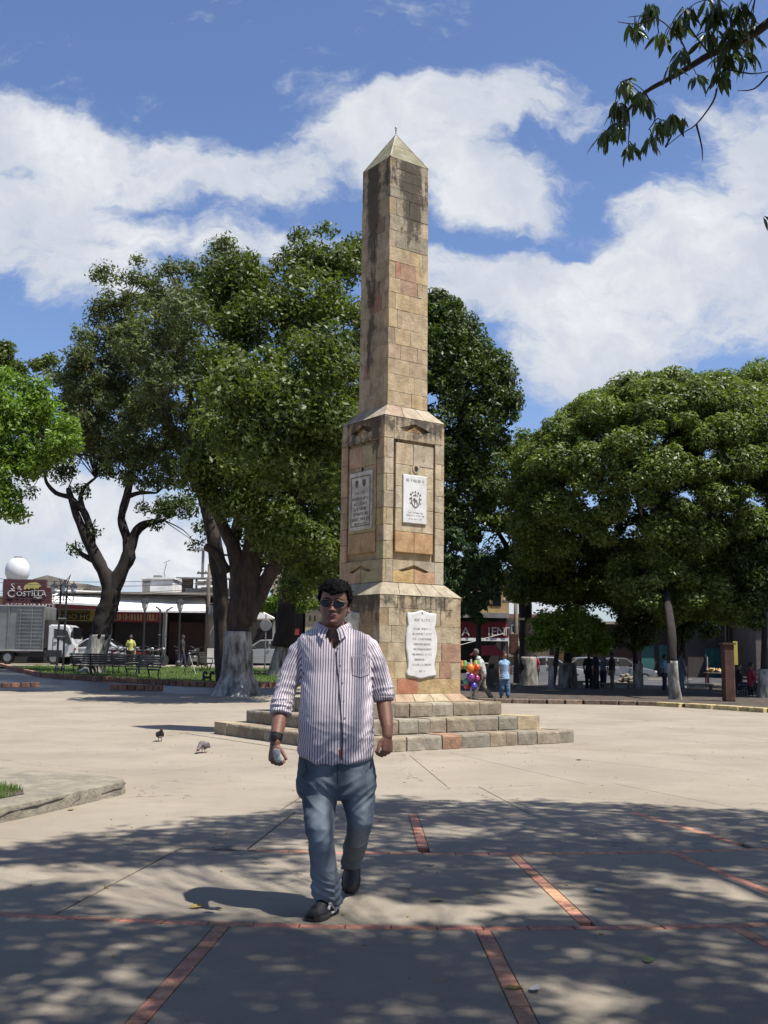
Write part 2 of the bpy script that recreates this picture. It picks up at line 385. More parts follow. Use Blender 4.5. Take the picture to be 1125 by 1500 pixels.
plaza=bpy.data.objects.new('plaza',None); C.objects.link(plaza); struct(plaza)
RINGS=[2.6,4.70,6.72,8.79,10.72,12.835,14.93,16.99]
SP=[7.4,7.2,7.0,6.85,6.5,6.1,5.95]; OFF=[-91,-90,-92,-89.0,-85.6,-88.2,-89.5]
TW=.082
def sector(r0,r1,a0,a1,z0,z1,ir0,ir1,ia0,ia1):
    n=max(1,int(abs(a1-a0)/R(2.0))); out=[]
    for j in range(n+1): out.append((r0+ir0,a0+(a1-a0)*j/n,j))
    for j in range(n,-1,-1): out.append((r1-ir1,a0+(a1-a0)*j/n,j))
    pts=[]
    for r,a,j in out:
        if j==0: a=a+ia0/r
        if j==n: a=a-ia1/r
        x,y=MC.x+r*math.cos(a),MC.y+r*math.sin(a); pts.append((x,y,zg(x,y)))
    N=len(pts); vs=[(x,y,z+z0) for x,y,z in pts]+[(x,y,z+z1-.004) for x,y,z in pts]
    cx=sum(q[0] for q in pts)/N; cy=sum(q[1] for q in pts)/N
    for x,y,z in pts:
        d=Vector((cx-x,cy-y)).normalized()*.004; vs.append((x+d.x,y+d.y,z+z1))
    fs=[]
    for q in(0,1): fs+=[(q*N+i,q*N+(i+1)%N,(q+1)*N+(i+1)%N,(q+1)*N+i) for i in range(N)]
    for i in range(n): fs.append((2*N+i,2*N+2*n+1-i,2*N+2*n-i,2*N+i+1))
    return MB().add(vs,fs)
def fixn(o):
    import bmesh
    bm=bmesh.new(); bm.from_mesh(o.data); bmesh.ops.recalc_face_normals(bm,faces=bm.faces); bm.to_mesh(o.data); bm.free(); return o
def tile_col():
    k=random.random(); b=(.42,.195,.125); v=random.uniform(.86,1.12); return (b[0]*v,b[1]*v*random.uniform(.9,1.15),b[2]*v)
tiles=0
def tile(cx,cy,ang,L,W):
    m_=MB().cbox((0,0,-.02),(L-.005,W-.004,.05),.004); o=m_.build('brick_tile','brick_tile',plaza,color=tile_col())
    o.location=(cx,cy,zg(cx,cy)-.003+random.uniform(-.002,.003)); o.rotation_euler=(0,0,ang+random.uniform(-.006,.006)); return o
proto_tile=MB().cbox((0,0,-.02),(.237,TW-.004,.05),.004); tile_me=None
def put_tile(cx,cy,ang):
    global tile_me
    if tile_me is None:
        tile_me=bpy.data.meshes.new('brick_tile'); tile_me.from_pydata(proto_tile.v,[],proto_tile.f); tile_me.materials.append(M['brick_tile'])
    o=link('brick_tile',tile_me,None,plaza,(cx,cy,zg(cx,cy)-.003+random.uniform(-.002,.002)),tile_col()); o.rotation_euler=(0,0,ang+random.uniform(-.008,.008))
far=MB()
# radial joints of every ring of slabs: angle -> 't' brick tiles or 'j' plain joint
RAD=[{a:'j' for a in(-158,-134,-116,-99,-85,-71,-52,-30,0,35,70,105,140,170)},
     {-160:'j',-131:'j',-113:'j',-97:'w',-82:'j',-68:'j',-50:'j',-25:'j',10:'j',50:'j',90:'j',130:'j',165:'j'},
     {-160:'j',-135:'j',-115.5:'j',-96:'w',-89:'t',-75.4:'t',-61.5:'j',-45:'j',-20:'j',15:'j',50:'j',90:'j',130:'j',165:'j'},
     {-160:'j',-135:'j',-112:'j',-98.6:'w',-85.6:'t',-79.15:'t',-66:'j',-50:'j',-25:'j',15:'j',50:'j',90:'j',130:'j',165:'j'},
     {-160:'j',-135:'j',-112:'j',-100.4:'j',-94.3:'t',-88.2:'t',-82.1:'t',-76:'t',-64:'j',-45:'j',-20:'j',15:'j',50:'j',90:'j',130:'j',165:'j'},
     {-160:'j',-135:'j',-112:'j',-94.3:'j',-88.2:'j',-70:'j',-45:'j',-20:'j',15:'j',50:'j',90:'j',130:'j',165:'j'}]
RINGS=[.3,6.72,8.79,10.72,12.835,14.93,16.99]
for bi in range(6):
    r0,r1=RINGS[bi],RINGS[bi+1]; A=sorted(RAD[bi].items()); A.append((A[0][0]+360,A[0][1]))
    for (a0,k0),(a1,k1) in zip(A[:-1],A[1:]):
        am=(a0+a1)/2
        def rk(r):   # half width of the gap at this ring
            if r==12.835: return TW/2+.002 if -118<am<-55 else .005
            if r==10.72: return TW/2+.002 if -96<am<-58 else .005
            return .0045
        fixn(sector(r0,r1,R(a0),R(a1),-.05,0,rk(r0),rk(r1),{'t':TW/2+.002,'w':.010,'j':.005}[k0],{'t':TW/2+.002,'w':.010,'j':.005}[k1]).build('slab','concrete',plaza))
        if k0=='t':
            r=r0+rk(r0)+.124
            while r+.12<r1-rk(r1)+.03:
                x=MC.x+r*math.cos(R(a0)); y=MC.y+r*math.sin(R(a0)); put_tile(x,y,R(a0)); r+=.2425
for r,lo,hi in((12.835,-112,-64),(10.72,-95.6,-61.5)):
    for q in range(int(R(hi-lo)*r/.2425)):
        a=R(lo)+(q+.5)*.2425/r; put_tile(MC.x+r*math.cos(a),MC.y+r*math.sin(a),a+math.pi/2)
# outer edge infill under the photographer
# ---------------------------------------------------------------- left planter: cracked concrete kerb with turf
kp=[Vector((*q,0)) for q in[(-6.6,4.2),(-4.7,6.4),(-3.22,8.95),(-3.0,9.55),(-2.78,10.35),(-2.57,11.05),(-2.58,11.22),(-2.72,11.38),(-3.1,11.58),(-4.5,12.3),(-8.5,14.4),(-9,9)]]
planter=thing('planter','low grey cracked concrete planter with a rounded corner and a patch of grass at left','planter',(-4.2,10.6,0))
def inset(poly,d,k=0):
    c=Vector((-5.6,10.2,0)); out=[]
    N=len(poly)
    for i,p in enumerate(poly):
        a=poly[i-1]; b=poly[(i+1)%N]; t=(b-a).normalized(); nn=Vector((-t.y,t.x,0)); 
        out.append(p+nn*d)
    return out
def dense(poly,step=.12):
    out=[]
    for i,p in enumerate(poly):
        q=poly[(i+1)%len(poly)]; n_=max(1,int((q-p).length/step))
        for k in range(n_): out.append(p.lerp(q,k/n_))
    for _ in range(2): out=[(out[i-1]+out[i]*2+out[(i+1)%len(out)])/4 for i in range(len(out))]
    return out
dp=dense(kp); mb=MB(); N=len(dp); rings_=[]
def nz(p,s,a): return mnoise.noise(Vector((p.x*s,p.y*s,p.z*s+3.1)))*a
for (d,z) in((0,-.05),(.0,.03),(.004,.085),(.010,.122),(.024,.134),(.20,.138),(.40,.136)):
    r=inset(dp,d); rr_=[]
    for i,p in enumerate(r):
        q=p.copy(); q.z=z
        jit=nz(q*1,5,.010)+nz(q*1,17,.006) if z>0 else 0
        q.x+=jit; q.y+=jit*.5
        if z>.1: q.z+=nz(q,3,.006)+nz(q,14,.003)
        rr_.append(q-Vector(planter.location))
    rings_.append(rr_)
mb.loft(rings_); o=fixn(mb.build('kerb','old_concrete',planter,smooth=False))
# crack along the face, as a dark recessed groove piece
crk=MB()
for (i0,i1,z0) in((.0,.18,.0),):
    pass
segs=[[(-3.62,8.6,.075),(-3.35,9.1,.05),(-3.27,9.3,.08),(-3.13,9.6,.085),(-3.05,9.8,.10),(-2.99,10.0,.098)],[(-2.93,10.15,.03),(-2.90,10.22,.06),(-2.89,10.26,.09)],[(-2.80,10.55,.055),(-2.72,10.8,.075),(-2.68,10.9,.07),(-2.62,11.15,.085),(-2.60,11.35,.06)]]
for s_ in segs:
    pts=[]
    for x,y,z in s_: 
        # snap to kerb face
        b=min(dp,key=lambda q:(q.x-x)**2+(q.y-y)**2); pts.append(Vector((b.x-.002,b.y,z))-Vector(planter.location))
    crk.tube(pts,[.004]+[.008]*(len(pts)-2)+[.003],5)
crk.build('crack','joint_dirt',planter)
gp=[Vector((-3.62,8.9,0)),Vector((-3.38,9.4,0)),Vector((-3.22,9.85,0)),Vector((-3.36,10.18,0)),Vector((-3.8,10.5,0)),Vector((-6,11.6,0)),Vector((-7.5,9,0)),Vector((-5.5,7,0))]
o=MB().add([q-Vector(planter.location)+Vector((0,0,.146)) for q in gp],[tuple(range(len(gp)-1,-1,-1))]).build('soil','soil',planter); fixn(o)
def blades(name,parent,pts,h,w,m,lean=.5):
    n=len(pts); pts=np.array(pts,np.float32)
    az=rng.uniform(0,2*np.pi,n); hh=h*rng.uniform(.5,1.2,n); ww=w*rng.uniform(.7,1.2,n); le=rng.uniform(0,lean,n)*hh; a2=rng.uniform(0,2*np.pi,n)
    v=np.zeros((n,3,3),np.float32); d=np.stack([np.cos(az),np.sin(az),0*az],1)*ww[:,None]
    v[:,0]=pts-d; v[:,1]=pts+d; v[:,2]=pts; v[:,2,2]+=hh; v[:,2,0]+=np.cos(a2)*le; v[:,2,1]+=np.sin(a2)*le
    return npmesh(name,v.reshape(-1,3),3,rng.uniform(0,1,n),m,parent)
def npmesh(name,v,k,tint,m,parent):
    n=len(v)//k; me=bpy.data.meshes.new(name); me.vertices.add(len(v)); me.vertices.foreach_set('co',v.astype(np.float32).ravel())
    me.loops.add(n*k); me.loops.foreach_set('vertex_index',np.arange(n*k,dtype=np.int32)); me.polygons.add(n)
    me.polygons.foreach_set('loop_start',np.arange(0,n*k,k,dtype=np.int32)); me.polygons.foreach_set('loop_total',np.full(n,k,np.int32))
    me.update(calc_edges=True); at=me.attributes.new('tint','FLOAT','FACE'); at.data.foreach_set('value',tint.astype(np.float32))
    return link(name,me,m,parent)
def inpoly(x,y,poly):
    c=False;n=len(poly)
    for i in range(n):
        a,b=poly[i],poly[i-1]
        if (a.y>y)!=(b.y>y) and x<(b.x-a.x)*(y-a.y)/(b.y-a.y)+a.x: c=not c
    return c
pp=[]
while len(pp)<9000:
    x,y=random.uniform(-5.2,-3.2),random.uniform(8.3,11.2)
    if inpoly(x,y,gp) and mnoise.noise(Vector((x*3,y*3,0)))>-.25: pp.append((x-planter.location.x,y-planter.location.y,.14))
stuff(blades('grass',planter,pp,.075,.004,'grass'))

# ---------------------------------------------------------------- garden beds behind the plaza
def bed(name,poly,zoff,m,hgt=.16,step=.6):
    """raised bed following the ground; poly = list of (x,y)"""
    pl=[Vector((a,b,0)) for a,b in poly]; d=[]
    for i,p in enumerate(pl):
        q=pl[(i+1)%len(pl)]; n_=max(1,int((q-p).length/step)); d+=[p.lerp(q,k/n_) for k in range(n_)]
    v=[(q.x,q.y,zg(q.x,q.y)+zoff) for q in d]; c=sum((Vector(q) for q in v),Vector())/len(v)
    c.z=zg(c.x,c.y)+zoff
    m_=MB(); m_.v=v+[tuple(c)]; n_=len(v); m_.f=[(i,(i+1)%n_,n_) for i in range(n_)]
    return struct(fixn(m_.build(name,m)))
def gxy(u,v): q=G(u,v); return (q.x,q.y)
gpL=[gxy(-160,955+18),gxy(0,977),gxy(30,985),gxy(62,992),gxy(150,998),gxy(240,1003),gxy(300,1006),gxy(420,1007),gxy(520,1003)]
stR=[(3,52.5),(-6,52.5),(-14,52.8),(-25,53)]
lawnL=gpL+stR
bed('lawn',lawnL,.09,'turf_ground')
def brick_kerb(label,pts,L=.30,H=.2,W=.16,col=(.24,.115,.07),name='brick_kerb',grp=None,mt='kerb_brick'):
    p0=Vector((*pts[0],0)); root=thing(name,label,'kerb',(p0.x,p0.y,zg(p0.x,p0.y)),0,grp)
    cnt=0; me=MB().cbox((0,0,H/2),(L-.015,W,H),.012); mesh=bpy.data.meshes.new('brick'); mesh.from_pydata(me.v,[],me.f); mesh.materials.append(M[mt])
    for i in range(len(pts)-1):
        a=Vector((*pts[i],0)); b=Vector((*pts[i+1],0)); n_=max(1,int((b-a).length/L)); ang=math.atan2(b.y-a.y,b.x-a.x)
        for k in range(n_):
            q=a.lerp(b,(k+.5)/n_); v=random.uniform(.7,1.25)
            o=link('brick',mesh,None,root,(q.x-p0.x,q.y-p0.y,zg(q.x,q.y)-zg(p0.x,p0.y)-.02+random.uniform(-.006,.006)),(col[0]*v,col[1]*v,col[2]*v)); o.rotation_euler=(0,0,ang); cnt+=1
    return root
brick_kerb('curved brick kerb edging the lawn behind the wet path at left',gpL)
brick_kerb('short low brick kerb at the far left edge before the wet path',[gxy(-90,1007),gxy(0,1007),gxy(58,1006)],H=.17)
brick_kerb('short brick kerb in front of the two benches with a pale end',[gxy(162,1010),gxy(238,1012)],H=.2)
# wet asphalt path between
pth=[gxy(-200,1012),gxy(0,1011),gxy(160,1013),gxy(300,1018),gxy(430,1018),gxy(520,1012)]+list(reversed(gpL))
bed('path',pth,.006,'wet_asphalt')
st=[(-60,53.2),(-14,53.0),(-6,52.7),(4,52.7),(14,52.7),(60,60),(60,66),(4,62.5),(-60,62.5)]
bed('road',st,.012,'asphalt')
gt=[]
lp=[Vector((a,b,0)) for a,b in lawnL]
while len(gt)<26000:
    x,y=random.uniform(-17,2),random.uniform(38,53)
    if inpoly(x,y,lp): gt.append((x,y,zg(x,y)+.08))
gl=blades('lawn_grass',None,gt,.11,.012,'grass',1.1); tag(gl,'bright green lawn grass between the brick kerb and the street','grass',kind='stuff')
# right bed, earth with a yellow-topped kerb
kR=[(2.0,41),gxy(700,1029),gxy(800,1031),gxy(880,1032),gxy(960,1034),gxy(1050,1039),gxy(1125,1044),gxy(1250,1052)]
bedR=kR+[(30,28),(38,58),(4,52)]
bed('garden_soil',bedR,.10,'soil')
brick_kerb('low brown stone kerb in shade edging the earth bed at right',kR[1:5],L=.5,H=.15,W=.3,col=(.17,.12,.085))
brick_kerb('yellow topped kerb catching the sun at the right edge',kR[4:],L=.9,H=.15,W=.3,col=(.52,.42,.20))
# ---------------------------------------------------------------- the stone obelisk monument
MX=Vector((math.cos(YAW),math.sin(YAW),0)); MY=Vector((-math.sin(YAW),math.cos(YAW),0)); Z=Vector((0,0,1))
FACES=[(-MY,MX),(-MX,-MY),(MY,-MX),(MX,MY)]      # 0 right, 1 left, 2 and 3 behind; (normal, along)
monument=thing('obelisk_monument','tall weathered sandstone obelisk on a two stage pedestal with marble plaques and three steps','monument',MC)
def pc(kind='pale'):
    c=pc_(kind); g_=sum(c)/3; return tuple((q*.66+g_*.34*(1.05,1.0,.90)[i])*1.06 for i,q in enumerate(c))
def pc_(kind='pale'):
    k=random.random()
    if kind=='shaft': b=random.choice([(.44,.34,.215),(.42,.335,.225),(.46,.355,.22),(.40,.33,.24),(.47,.38,.25)])
    elif kind=='step': b=random.choice([(.37,.31,.215),(.34,.295,.215),(.38,.31,.20),(.35,.27,.19),(.34,.30,.235),(.38,.33,.25),(.36,.285,.195)])
    else: b=random.choice([(.46,.36,.22),(.43,.345,.225),(.48,.375,.225),(.41,.345,.245)])
    v=random.uniform(.82,1.1)*(.80 if kind=='step' else 1); w_=random.uniform(.95,1.04); return (b[0]*v*w_,b[1]*v,b[2]*v/w_)
RED=(.29,.175,.125); BRN=(.25,.18,.135); PNK=(.40,.27,.19)
hid=MB()   # stones of the two far faces, joined
def stone(face,poly,w,t0,name,parent,col,proud=None,ch=.004):
    n,u=FACES[face]
    pr=random.uniform(.0,.007) if proud is None else proud
    if face>1: hid.prism(poly,n*w,u,Z,n,-t0,pr,0); return
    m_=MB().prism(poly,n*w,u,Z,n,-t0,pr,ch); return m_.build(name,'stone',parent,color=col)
def rect(a0,a1,b0,b1,j=.003):
    q=lambda: random.uniform(-j,j)
    return [(a0+q(),b0+q()),(a1+q(),b0+q()),(a1+q(),b1+q()),(a0+q(),b1+q())]
def course(w,t,z0,z1,idx,cuts_fn,name,parent,colfn,gap=.007):
    """one ring of stones; corners bond alternately"""
    for f in range(4):
        a0,a1=(-w,w-t) if idx%2 else (-w+t,w)
        cuts=[a0]+cuts_fn(a0,a1,f,idx)+[a1]
        for i in range(len(cuts)-1):
            l=cuts[i]+(gap/2 if i else 0); r=cuts[i+1]-(gap/2 if i<len(cuts)-2 else 0)
            if i==0 and not idx%2: l+=gap
            if i==len(cuts)-2 and idx%2: r-=gap
            stone(f,rect(l,r,z0+gap/2,z1-gap/2),w,t-.004,name,parent,colfn(f,idx,i,(cuts[i]+cuts[i+1])/2))
def cutter(n0,n1):
    def fn(a0,a1,f,idx):
        k=random.randint(n0,n1); L=a1-a0; c=[a0+L*(i+random.uniform(-.16,.16))/k for i in range(1,k)]; return c
    return fn
def core(name,w0,w1,z0,z1,parent=None,m='mortar'):
    m_=MB(); vs=[]
    for w,z in((w0,z0),(w1,z1)):
        for s1,s2 in((-1,-1),(1,-1),(1,1),(-1,1)): vs.append(MX*s1*w+MY*s2*w+Z*z)
    m_.add(vs,[(3,2,1,0),(4,5,6,7),(0,1,5,4),(1,2,6,5),(2,3,7,6),(3,0,4,7)]); return m_.build(name,m,parent or monument)
# apron and steps
ap=core('apron',2.62,2.60,-.03,.010,m='concrete')
W=[2.230,1.8167,1.371]; ZS=[0,.2212,.4451,.6676]
steps=core('steps',2.18,2.18,0,.205,m='step_mortar')
core('step_fill',1.77,1.77,.15,.43,steps,'step_mortar'); core('step_fill',1.33,1.33,.38,.655,steps,'step_mortar')
FIX={(0,0):None}
def stepcuts(a0,a1,f,idx):
    c=[];x=a0+random.uniform(.2,.5)
    while x<a1-.22: c.append(x); x+=random.choice([.24,.36,.42,.5,.56,.34])*random.uniform(.9,1.1)
    return c
def stepcol(f,idx,i,u):
    if random.random()<.07: return random.choice([(.33,.205,.145),(.34,.225,.155),BRN])
    return pc('step')
for s_ in range(3):
    w=W[s_]; t=(w-(W[s_+1] if s_<2 else .95))+.06
    for f in range(4):
        a0,a1=(-w,w-t) if s_%2 else (-w+t,w)
        cuts=[a0]+stepcuts(a0,a1,f,0)+[a1]
        for i in range(len(cuts)-1):
            l,r=cuts[i]+.006,cuts[i+1]-.006; zz=ZS[s_+1]+random.uniform(-.008,.004); n,u=FACES[f]
            if f>1: hid.prism(rect(l,r,ZS[s_]+.002,zz),n*w,u,Z,n,-t+.012,random.uniform(-.008,.006),0); continue
            # rough riser stone: worn top arris
            p=rect(l,r,ZS[s_]+.002,zz,.004); m_=MB(); pr=random.uniform(-.010,.010); o_=n*w
            prof=[(-t+.012,zz),(-.030+pr,zz),(-.010+pr,zz-.010),(pr,zz-.035),(pr+random.uniform(-.004,.004),ZS[s_]+.02),(pr-.01,ZS[s_]+.002),(-t+.012,ZS[s_]+.002)]
            K=max(2,int((r-l)/.09)); rings_=[]
            for k in range(K+1):
                a=l+(r-l)*k/K; e=.010 if k in(0,K) else 0; rg=[]
                for j,(d,zq) in enumerate(prof):
                    q=o_+u*a+n*(d-e*(j in(2,3,4)))+Z*zq
                    if j in(1,2,3,4): q+=n*mnoise.noise((q+Vector((0,0,s_)))*9)*.012+Z*(mnoise.noise(q*7)*.006 if j<3 else 0)
                    rg.append(q)
                rings_.append(rg)
            m_.loft(rings_); fixn(m_.build('step_stone','stone',steps,color=stepcol(f,s_,i,0)))
# sloping plinth stones under the lower block
def slope_ring(w0,z0,w1,z1,th,name,parent,nseg,colfn,cut=.0,depth=.10):
    for f in range(4):
        n,u=FACES[f]; cs=[-1]+[(-1+2*(k+random.uniform(-.12,.12)+cut)/nseg) for k in range(1,nseg)]+[1]
        for i in range(nseg):
            g=.006; a0=cs[i]*w0+(g if i else 0); a1=cs[i+1]*w0-(g if i<nseg-1 else 0); b0=cs[i]*w1+(g if i else 0); b1=cs[i+1]*w1-(g if i<nseg-1 else 0)
            def q(a,w,z): return n*w+u*a+Z*z
            vs=[q(a0,w0,z0),q(a1,w0,z0),q(b1,w1,z1),q(b0,w1,z1)]
            if th: 
                vs=[q(a0,w0,z0-th),q(a1,w0,z0-th),q(a1,w0,z0),q(b1,w1,z1),q(b0,w1,z1),q(a0,w0,z0)]
                bk=[q(a0*.9,w0-depth,z0-th),q(a1*.9,w0-depth,z0-th),q(a1*.9,w0-depth,z0-.02),q(b1*.97,w1-.03,z1-.02),q(b0*.97,w1-.03,z1-.02),q(a0*.9,w0-depth,z0-.02)]
                fs=[(0,1,2,5),(5,2,3,4),(6,7,8,11)[::-1],(11,8,9,10)[::-1],(1,0,6,7),(2,1,7,8),(3,2,8,9),(4,3,9,10),(5,4,10,11),(0,5,11,6)]
            else:
                bk=[v-n*.05-Z*.02 for v in vs]; fs=[(0,1,2,3),(7,6,5,4),(0,4,5,1),(1,5,6,2),(2,6,7,3),(3,7,4,0)]
            m_=MB().add(vs+bk,fs); 
            if f>1: hid.add(vs+bk,fs); continue
            fixn(m_.build(name,'stone',parent,color=colfn(f,i)))
steptop=core('top_paving',1.0,1.0,.60,.672,m='step_mortar')
slope_ring(.985,.672,.868,.790,0,'plinth_stone',steptop,5,lambda f,i: random.choice([(.42,.36,.26),(.40,.33,.23),(.37,.27,.19)]))
core('plinth_core',.86,.86,.66,.785,steptop)
# lower block
lower=core('lower_pedestal',.8625,.860,.70,2.40)
LZ=[.790,1.044,1.316,1.634,1.911,2.200,2.421]
def lowcut(a0,a1,f,i):
    if f==0:
        return {0:[-.50,-.06,],1:[-.55,-.12,.40,.66],2:[-.40,.05,.44],3:[-.62,-.2,.30],4:[-.45,.1,.42],5:[-.5,-.1,.2,.5]}[i]
    return cutter(3,4)(a0,a1,f,i)
def lowcol(f,i,k,u):
    if f==0:
        if i==0: return [(.46,.36,.21),(.42,.19,.12),(.45,.33,.18)][k] if k<3 else pc()
        if i==1: return [(.44,.35,.2),(.45,.37,.24),(.44,.37,.26),(.36,.22,.15),(.38,.33,.25)][k]
        if i==2: return [(.43,.36,.25),(.46,.38,.26),(.43,.36,.25),(.36,.23,.165)][k]
        return random.choice([(.40,.345,.25),(.43,.37,.27),(.41,.33,.22)])
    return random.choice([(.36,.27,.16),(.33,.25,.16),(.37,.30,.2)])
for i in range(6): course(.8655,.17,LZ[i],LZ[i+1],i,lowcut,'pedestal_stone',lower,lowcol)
slope_ring(.875,2.425,.665,2.640,.0,'coping_stone',lower,4,lambda f,i:(.36,.32,.245) if i%2 else (.33,.29,.225))
core('coping_core',.86,.65,2.38,2.635,lower)
# middle block with sunk frames, chevrons and panels
mid=core('upper_pedestal',.595,.595,2.60,5.50,m='frame_stone')
wm=.655
MZ=[2.645,2.80,3.035,3.34,3.62,3.91,4.20,4.49,4.77,5.115,5.30,5.50]
FG0,FG1=3.035,5.115     # sunk frame bottom and top
def midstone(f,poly,col=None,proud=None,name='pedestal_stone',t0=.055,ch=.006):
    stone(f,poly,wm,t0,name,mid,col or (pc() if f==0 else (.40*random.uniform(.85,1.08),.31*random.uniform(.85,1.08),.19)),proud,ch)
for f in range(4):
    fr=.455 # outer edge of the sunk frame
    for i in range(len(MZ)-1):
        z0,z1=MZ[i]+.003,MZ[i+1]-.003
        zz0,zz1=max(z0,FG0),min(z1,FG1)
        # pilasters (left and right of the frame); corner overlap handled by alternate bonding
        if z1<=FG0+.001 or z0>=FG1-.001: continue
        la=-wm+.056 if i%2==0 else -wm; ra=wm-(.056 if i%2 else 0)
        midstone(f,rect(la+.002,-fr,z0,z1)); midstone(f,rect(fr,ra-.002,z0,z1))
    # bottom zone with chevron pocket
    for (zb,zt,dz) in((MZ[0],FG0-.002,0),(FG1+.002,MZ[-1],1)):
        la,ra=(-wm+.056,wm-.001) if dz==0 else (-wm,wm-.057)
        zc=2.858 if dz==0 else 5.322; ap_=zc+.10; lo=(zc-.055) if dz==0 else zc-.125
        A=(-.335,zc); B=(0,ap_); D=(.335,zc); E_=(.19 if dz==0 else .16,lo if dz else zc-.02); F_=(-E_[0],E_[1])
        pk=[A,B,D,(.23,zc-.022),(0,ap_-.062),(-.23,zc-.022)] if dz==0 else None
        midstone(f,[(la,zb+.003),(-.45,zb+.003),(-.45,zt-.003),(la,zt-.003)]); midstone(f,[(.45,zb+.003),(ra,zb+.003),(ra,zt-.003),(.45,zt-.003)])
        midstone(f,[(-.447,zc),A,(0-.003,ap_),(-.003,zt-.003),(-.447,zt-.003)],ch=.003); midstone(f,[(.003,ap_),D,(.447,zc),(.447,zt-.003),(.003,zt-.003)],ch=.003)
        if dz==0:
            midstone(f,[(-.447,zb+.003),(-.003,zb+.003),(-.003,ap_-.065),(-.25,zc-.028),A,(-.447,zc-.003)],(.50,.36,.17) if f==0 else None,ch=.003)
            midstone(f,[(.003,zb+.003),(.447,zb+.003),(.447,zc-.003),D,(.25,zc-.028),(.003,ap_-.065)],(.47,.30,.19) if f==0 else None,ch=.003)
        else:
            midstone(f,[(-.447,zb+.003),(.447,zb+.003),(.447,zc-.003),D,(.20,zc-.055),(-.20,zc-.055),A,(-.447,zc-.003)],(.42,.35,.25),ch=.003)
            midstone(f,[(-.17,zc-.05),(.17,zc-.05),(0,ap_-.065)],(.52,.31,.13) if f==0 else (.42,.28,.15),ch=.002,name='diamond_inset')
    # raised panel inside the frame
    PX0,PX1,PZ0,PZ1=-.405,.415,3.165,5.058
    zs=[PZ0,3.52,3.92,4.30,4.68,PZ1]
    for i in range(5):
        cs=[PX0,0+random.uniform(-.05,.05),PX1] if i in(0,2,4) else [PX0,random.uniform(-.2,.2),PX1]
        if i==0: cs=[PX0,.0,PX1]
        for k in range(2):
            col=None
            if i==0: col=(.43,.28,.15) if f==0 else (.40,.28,.16)
            midstone(f,rect(cs[k]+(.003 if k else 0),cs[k+1]-(.003 if k==0 else 0),zs[i]+.003,zs[i+1]-.003,.001),col,random.uniform(-.003,.003))
    # dark vent hole with a collar
    n,u=FACES[f]; o_=n*(wm+.004)+u*.027+Z*4.635
    if f<2:
        m_=MB(); m_.prism([(.075*math.cos(k*math.pi/6),.085*math.sin(k*math.pi/6)) for k in range(12)],o_,u,Z,n,-.02,.006,.002); m_.build('vent_collar','stone',mid,color=(.45,.37,.25))
        m_=MB(); m_.prism([(.042*math.cos(k*math.pi/5),.05*math.sin(k*math.pi/5)) for k in range(10)],o_,u,Z,n,.004,.009,0); m_.build('vent_hole','black',mid)
slope_ring(.658,5.515,.445,5.752,.012,'coping_stone',mid,3,lambda f,i:[(.34,.26,.20),(.36,.31,.24),(.38,.335,.26)][i%3])
core('coping_core',.64,.43,5.49,5.745,mid)
# shaft
shaft=core('shaft',.4350,.4280,5.70,10.325)
SH=[5.755,6.01,6.32,6.60,6.865,7.165,7.505,7.81,8.075,8.38,8.65,8.96,9.25,9.58,9.75,9.93,10.14,10.33]
def shcut(a0,a1,f,i):
    if f==0: return [[.08],[.14],[.03],[-.17,.2],[.05],[-.25,-.16],[.03],[-.18,.2],[-.2,.15],[.04],[-.02],[-.22],[.0],[.08],[-.15],[.15],[-.1]][i]
    return [random.uniform(-.2,.0),random.uniform(.12,.25)] if random.random()<.5 else [random.uniform(-.15,.15)]
def shcol(f,i,k,u):
    if f==0:
        if i==8 and k<2: return [(.40,.21,.135),(.38,.25,.17)][k]
        if i==7 and k==1: return (.38,.265,.19)
        if i in(2,5) and k==1: return (.42,.33,.22)
        if i==3: return (.42,.32,.22)
        if i>=10: return random.choice([(.33,.285,.215),(.30,.265,.20),(.36,.31,.23)])
        return random.choice([(.47,.365,.225),(.48,.37,.22),(.455,.365,.24)])
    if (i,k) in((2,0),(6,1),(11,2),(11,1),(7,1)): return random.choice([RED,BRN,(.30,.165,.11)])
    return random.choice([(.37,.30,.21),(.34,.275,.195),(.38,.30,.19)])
for i in range(17):
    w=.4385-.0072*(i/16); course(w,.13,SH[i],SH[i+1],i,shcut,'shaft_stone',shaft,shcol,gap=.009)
# pyramid cap: four slabs of stone with pale hips
m_=MB()
for f in range(2):
    n,u=FACES[f]; w=.434; ax=Z*11.05
    def q(a,k): # k 0 base .. 1 apex
        return (n*w+u*a*w+Z*10.332)*(1-k)+ax*k
    for k0,k1,c in((0,.5,(.235,.225,.16)),(.51,.99,(.27,.26,.195))):
        vs=[q(-1+.02,k0),q(1-.02,k0),q(1-.02,k1),q(-1+.02,k1)]; bk=[v-n*.06-Z*.02 for v in vs]
        fixn(MB().add(vs+bk,[(0,1,2,3),(7,6,5,4),(0,4,5,1),(1,5,6,2),(2,6,7,3),(3,7,4,0)]).build('cap_stone','stone',shaft,color=c))
core('cap_core',.430,.004,10.325,11.045,shaft)
for s1,s2 in((-1,-1),(1,-1),(-1,1)):
    MB().tube([MX*.432*s1+MY*.432*s2+Z*10.335,Z*11.05],[.013,.010],6).build('cap_ridge','mortar',shaft)
fin=MB().tube([Z*11.03,Z*11.135],[.009,.008],8).ball((0,0,11.135),.016).build('finial_rod','dark_iron',monument,smooth=True)
MB().ball((0,0,11.185),(.024,.024,.028)).build('finial_globe','milk_glass',fin,smooth=True)
ho=hid.build('back_stone','stone',monument,color=(.43,.35,.24)); stuff(fixn(ho))
